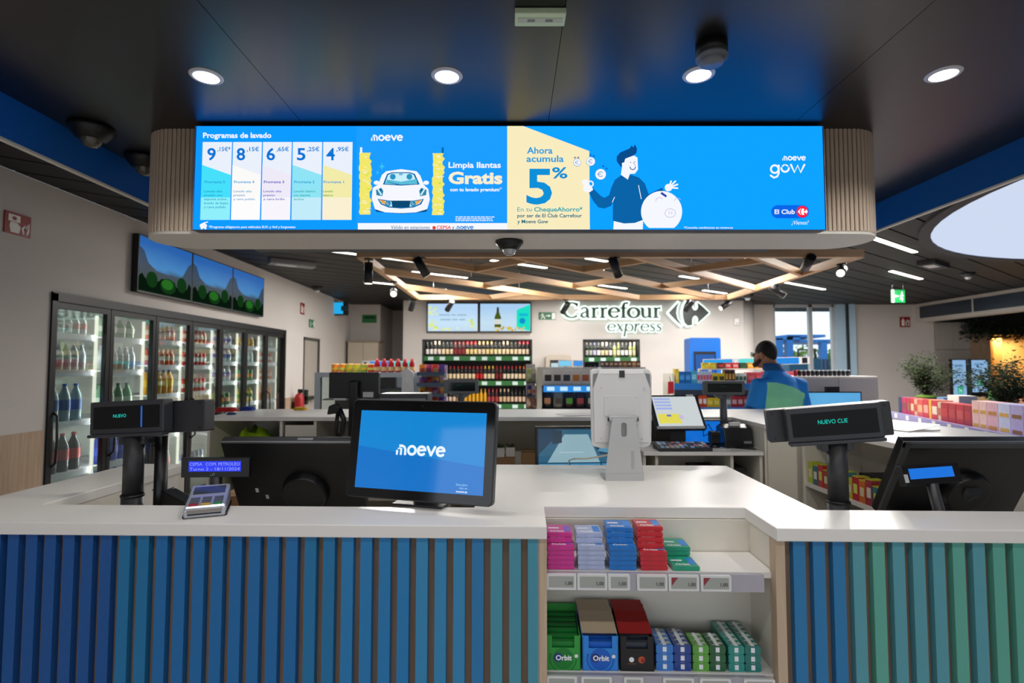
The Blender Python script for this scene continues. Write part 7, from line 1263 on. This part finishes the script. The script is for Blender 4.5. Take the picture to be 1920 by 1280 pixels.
# emergency light fitting
c4 = [zat(*q, LZ - .02) for q in ((965, 26), (1062, 24), (1059, 48), (965, 51))]; cc = sum(c4, Vector()) / 4; t = thing('emergency_light', 'flat pale green emergency light on the low ceiling at the top', 'emergency light', (cc.x, cc.y, LZ - .0005)); hw, hd_ = (c4[1].x - c4[0].x) / 2, abs(c4[0].y - c4[3].y) / 2
MB().box(-hw, hw, -hd_, hd_, -0.02, 0).build('casing', mat('#d8ecc8', 0.5), t, bevel=.003); MB().box(-hw * .88, hw * .88, -hd_ * .35, hd_ * .35, -0.0215, -0.0201).build('lens', mat('#c8d4c4', 0.2), t)  # casing colour lightened to carry the LED screen's light falling on it
for k in (-.35, .35): MB().box(hw * (k - .15), hw * (k + .15), -hd_ * .2, hd_ * .2, -0.0219, -0.0216).build('lamp_cell', m_grey, t)
# hanging exit sign at the right
a, b_ = at(1671, 567, 8.6), at(1698, 543, 8.6); t = thing('hanging_exit_sign', 'green hanging exit sign with arrow and running man on the right', 'exit sign', ((a.x + b_.x) / 2, 8.6, (a.z + b_.z) / 2), 0.12); hw, hh = (b_.x - a.x) / 2, (b_.z - a.z) / 2
MB().box(-hw, hw, 0.002, 0.02, -hh, hh).build('panel', mat('#0f7a3c', 0.4, var=0), t); MB().box(-hw, -hw * .62, -0.001, 0.0019, -hh, hh).build('pale_strip', m_gw, t)
for s_ in (-1, 1): MB().cyl((s_ * hw * .8, .01, hh), (s_ * hw * .8, .01, HZ - (a.z + b_.z) / 2), .004, seg=6).build('hanger', m_alu, t)
cv = lambda x, y, L: (x * hw, 0.0018 - .001 * L, y * hh); A = Art(t, cv, 'arrow'); A.stroke([(-.45, 0), (.05, 0)], .14, m_gw).poly([(-.55, 0), (-.32, .28), (-.32, -.28)], m_gw).done()
A = Art(t, cv, 'running_man'); A.disc(.55, .55, .1, m_gw, 1, 10, .16).stroke([(.55, .35), (.45, -.05), (.6, -.3), (.55, -.7)], .14, m_gw).stroke([(.45, -.05), (.25, -.5)], .12, m_gw).stroke([(.3, .1), (.55, .3), (.75, .05)], .1, m_gw).done()
# air-conditioning slot boxes in the high ceiling
for i, (u, v, lab) in enumerate(((1750, 492, 'small dark ceiling box beside the linear light at the right'), (548, 490, 'small grey ceiling sensor plate at the left'))): p = zat(u, v, HZ); t = thing('ceiling_box', lab, 'ceiling fitting', (p.x, p.y, HZ - .0005), math.atan2(DY, DX)); MB().box(-.28, .28, -.1, .1, -.06, 0).build('casing', m_charc if i == 0 else m_grey, t); MB().box(-.2, .05, -.06, .06, -.063, -.0601).build('grille', m_lgrey, t)
# ================================================================ THE MAN behind the counter, seen from the back
def ring(c, rx, ry, n=20, tilt=0.0, yaw=0.0):
    o = []
    for i in range(n):
        a = 2 * PI * i / n; x, y = rx * math.cos(a), ry * math.sin(a); x, y = x * math.cos(yaw) - y * math.sin(yaw), x * math.sin(yaw) + y * math.cos(yaw); o.append((c[0] + x, c[1] + y, c[2] + x * tilt))
    return o
MY = 4.85
MX = at(1462, 740, MY).x
man = thing('person', 'man in blue and mint green polo shirt seen from behind, looking left and down', 'person', (MX, MY, 0), 0.22)
# local frame: the man faces +y (away), x right; figure about 1.78 m with slightly bent neck
Zs = 1.45   # shoulder line
def remeshed(parts, name, mats, parent, vox, pick=None, smooth=8):
    me = parts.mesh([m_black], name); o = bpy.data.objects.new('tmp', me); C.objects.link(o)
    r_ = o.modifiers.new('r', 'REMESH'); r_.mode = 'VOXEL'; r_.voxel_size = vox; r_.use_smooth_shade = True
    s_ = o.modifiers.new('s', 'SMOOTH'); s_.iterations = smooth; s_.factor = .5
    bpy.context.view_layer.update(); dg = bpy.context.evaluated_depsgraph_get(); nm = bpy.data.meshes.new_from_object(o.evaluated_get(dg)); bpy.data.objects.remove(o)
    nm.materials.clear()
    for m_ in mats: nm.materials.append(m_)
    for p_ in nm.polygons:
        p_.use_smooth = True
        if pick: p_.material_index = pick(p_.center)
    return link(name, nm, parent)
m_skin = mat('#a06c50', 0.5, var=0.06, scale=20); m_hair = mat('#14100f', 0.8, var=0.3, scale=60, bump=0.3)
HC = Vector((-0.075, 0.075, 1.675))    # head centre, head pushed forward and turned left
B = MB()
B.loft([ring((0, 0, .86), .15, .11), ring((0, 0, 1.0), .155, .105), ring((0, .01, 1.15), .16, .105), ring((0, .01, 1.28), .185, .11), ring((0, .01, 1.39), .185, .1), ring((-.005, .02, 1.455), .12, .075), ring((-.02, .035, 1.50), .06, .058)])
B.tube([(-.01, .02, 1.44), (-.035, .045, 1.53), (-.06, .065, 1.62)], [.072, .068, .066], 14)
B.ball(tuple(HC + Vector((0, 0, .015))), (.082, .098, .112), 20, 14)
B.ball(tuple(HC + Vector((-.03, .032, -.05))), (.06, .068, .075), 14, 10)       # jaw
B.ball(tuple(HC + Vector((-.052, .098, -.005))), (.02, .018, .022), 8, 6)         # nose
B.ball(tuple(HC + Vector((-.045, .075, -.09))), (.03, .03, .025), 8, 6)           # chin
SHL, SHR = Vector((-.195, .0, 1.405)), Vector((.195, .0, 1.405)); ELL, ELR = Vector((-.275, .03, 1.14)), Vector((.265, .02, 1.13)); WRL, WRR = Vector((-.2, .2, .98)), Vector((.22, .2, .97))
for s0, e0, w0, sg_ in ((SHL, ELL, WRL, -1), (SHR, ELR, WRR, 1)):
    B.tube([s0, s0.lerp(e0, .5), e0], [.06, .052, .043], 12); B.tube([e0, e0.lerp(w0, .35), w0], [.043, .042, .029], 12); d_ = (w0 - e0).normalized(); B.ball(tuple(w0 + d_ * .055), (.036, .045, .022), 10, 8)
    for k in range(4):
        f0 = w0 + d_ * .08 + Vector((sg_ * (-.026 + .017 * k), 0, 0)); B.tube([f0, f0 + d_ * .035 + Vector((0, .005, -.008)), f0 + d_ * (.06 - .006 * abs(k - 1.4)) + Vector((0, .004, -.028))], [.0095, .009, .008], 7)
    B.tube([w0 + d_ * .03 + Vector((-sg_ * .025, 0, 0)), w0 + d_ * .065 + Vector((-sg_ * .05, 0, -.01)), w0 + d_ * .095 + Vector((-sg_ * .055, .005, -.02))], [.012, .0105, .009], 7)
for s_ in (-1, 1): B.tube([(s_ * .085, 0, .9), (s_ * .09, .005, .5), (s_ * .095, -.01, .1)], [.085, .06, .042], 12); B.prism(rrect(s_ * .095 - .045, s_ * .095 + .045, -.09, .19, .04, 4), .006, .09, 'z')
B.ball(tuple(HC + Vector((.022, -.068 + .05, -.005))), (.03, .03, .03), 6, 6)
body_o = remeshed(B, 'body', [m_skin], man, 0.0075)
# ear, glasses, hair, beard
MB().ball(tuple(HC + Vector((-.080, -.046, -.008))), (.016, .022, .034), 10, 8).build('ear', m_skin, man); MB().ball(tuple(HC + Vector((.062, .062, -.012))), (.012, .018, .03), 10, 8).build('ear', m_skin, man)
Hh = MB(); rn = random.Random(2); rings = []
for j in range(0, 11):
    th_ = PI * .5 * (1 - j / 10.0) * 1.0
    rings.append([(HC.x + .089 * math.cos(2 * PI * i / 28) * math.sin(PI / 2 * (1 - j / 10) + .001) * 1.0, HC.y - .004 + .104 * math.sin(2 * PI * i / 28) * math.sin(PI / 2 * (1 - j / 10) + .001), HC.z + .02 + .112 * math.cos(PI / 2 * (1 - j / 10)) - (0 if j else 0)) for i in range(28)])
low = []
for i in range(28):
    a = 2 * PI * i / 28; back = max(0, math.cos(a - math.radians(-62))); low.append((HC.x + (.089 - .012 * back) * math.cos(a), HC.y - .004 + (.104 - .014 * back) * math.sin(a), HC.z + .03 - .125 * back ** .38))
Hh.loft([low] + rings); hair = Hh.build('hair', m_hair, man); s_ = hair.modifiers.new('sub', 'SUBSURF'); s_.levels = 1; s_.render_levels = 1
MB().tube([HC + Vector((-.080, -.022, -.05)), HC + Vector((-.078, .02, -.082)), HC + Vector((-.068, .06, -.092)), HC + Vector((-.045, .088, -.088))], [.012, .022, .026, .024], 10).build('beard', mat('#3a2820', 0.85, var=0.3, scale=60), man)
MB().tube([HC + Vector((-.088, -.04, .016)), HC + Vector((-.092, .03, .016)), HC + Vector((-.082, .085, .012))], .003, 6).build('glasses_temple', m_charc, man); MB().prism(circ(0, 0, .022, 16), -.002, .002, 'y').build('glasses_lens', glass('#cfe8e4', .3), man, tuple(HC + Vector((-.075, .098, .004))), (0, 0, 0.45))
# polo shirt: own mesh over the body, blue yoke and sleeves, mint back panel
S = MB()
S.loft([ring((0, 0, .84), .19, .14, 24), ring((0, 0, 1.0), .185, .135, 24), ring((0, .0, 1.15), .19, .132, 24), ring((0, .0, 1.28), .205, .132, 24), ring((0, .01, 1.37), .212, .125, 24), ring((-.003, .015, 1.43), .18, .11, 24), ring((-.012, .025, 1.485), .135, .1, 24), ring((-.022, .035, 1.525), .095, .085, 24), ring((-.028, .04, 1.56), .076, .077, 24)])
for s0, e0, sg_ in ((SHL, ELL, -1), (SHR, ELR, 1)): S.tube([s0 + Vector((-sg_ * .05, 0, .0)), s0, s0.lerp(e0, .45), s0.lerp(e0, .86)], [.07, .08, .076, .074], 16)
m_sb, m_sg, m_sd = mat('#1488e4', 0.75, var=0.08, scale=14), mat('#92e8b8', 0.75, var=0.08, scale=14), mat('#0a5490', 0.75)
def pk(c):
    if abs(c.x) > .205 - max(0, (1.3 - c.z)) * .06: return 0
    edge = 1.425 - 0.42 * max(0, c.x + .10) ** 1.2
    return 1 if c.z < edge and c.y < .03 and c.x > -.185 + 0.0 * c.z else 0
sh = remeshed(S, 'polo_shirt', [m_sb, m_sg], man, 0.007, pk, 10)
tx = bpy.data.textures.new('folds', 'CLOUDS'); tx.noise_scale = 0.14; dm = sh.modifiers.new('folds', 'DISPLACE'); dm.texture = tx; dm.strength = 0.022; dm.mid_level = 0.5; dm.texture_coords = 'LOCAL'
MB().loft([ring((-.024, .036, 1.53), .096, .09, 24), ring((-.04, .048, 1.588), .083, .082, 24), ring((-.042, .049, 1.595), .077, .076, 24)], cap=False).build('collar', m_sd, man)
for s0, e0, sg_ in ((SHL, ELL, -1), (SHR, ELR, 1)): MB().tube([s0.lerp(e0, .80), s0.lerp(e0, .88)], [.077, .077], 18).build('sleeve_cuff', m_sd, man)
T_ = MB()
for s_ in (-1, 1): T_.tube([(s_ * .085, 0, .93), (s_ * .09, .005, .5), (s_ * .095, -.01, .09)], [.105, .082, .07], 14)
T_.loft([ring((0, 0, .8), .17, .12), ring((0, 0, .95), .17, .12)]); remeshed(T_, 'trousers', [mat('#1d232e', 0.8)], man, 0.012)
for s_ in (-1, 1): MB().prism(rrect(s_ * .095 - .052, s_ * .095 + .052, -.1, .2, .045, 4), 0.0005, .085, 'z').build('shoe', m_black, man, bevel=.01)
flush_texts()
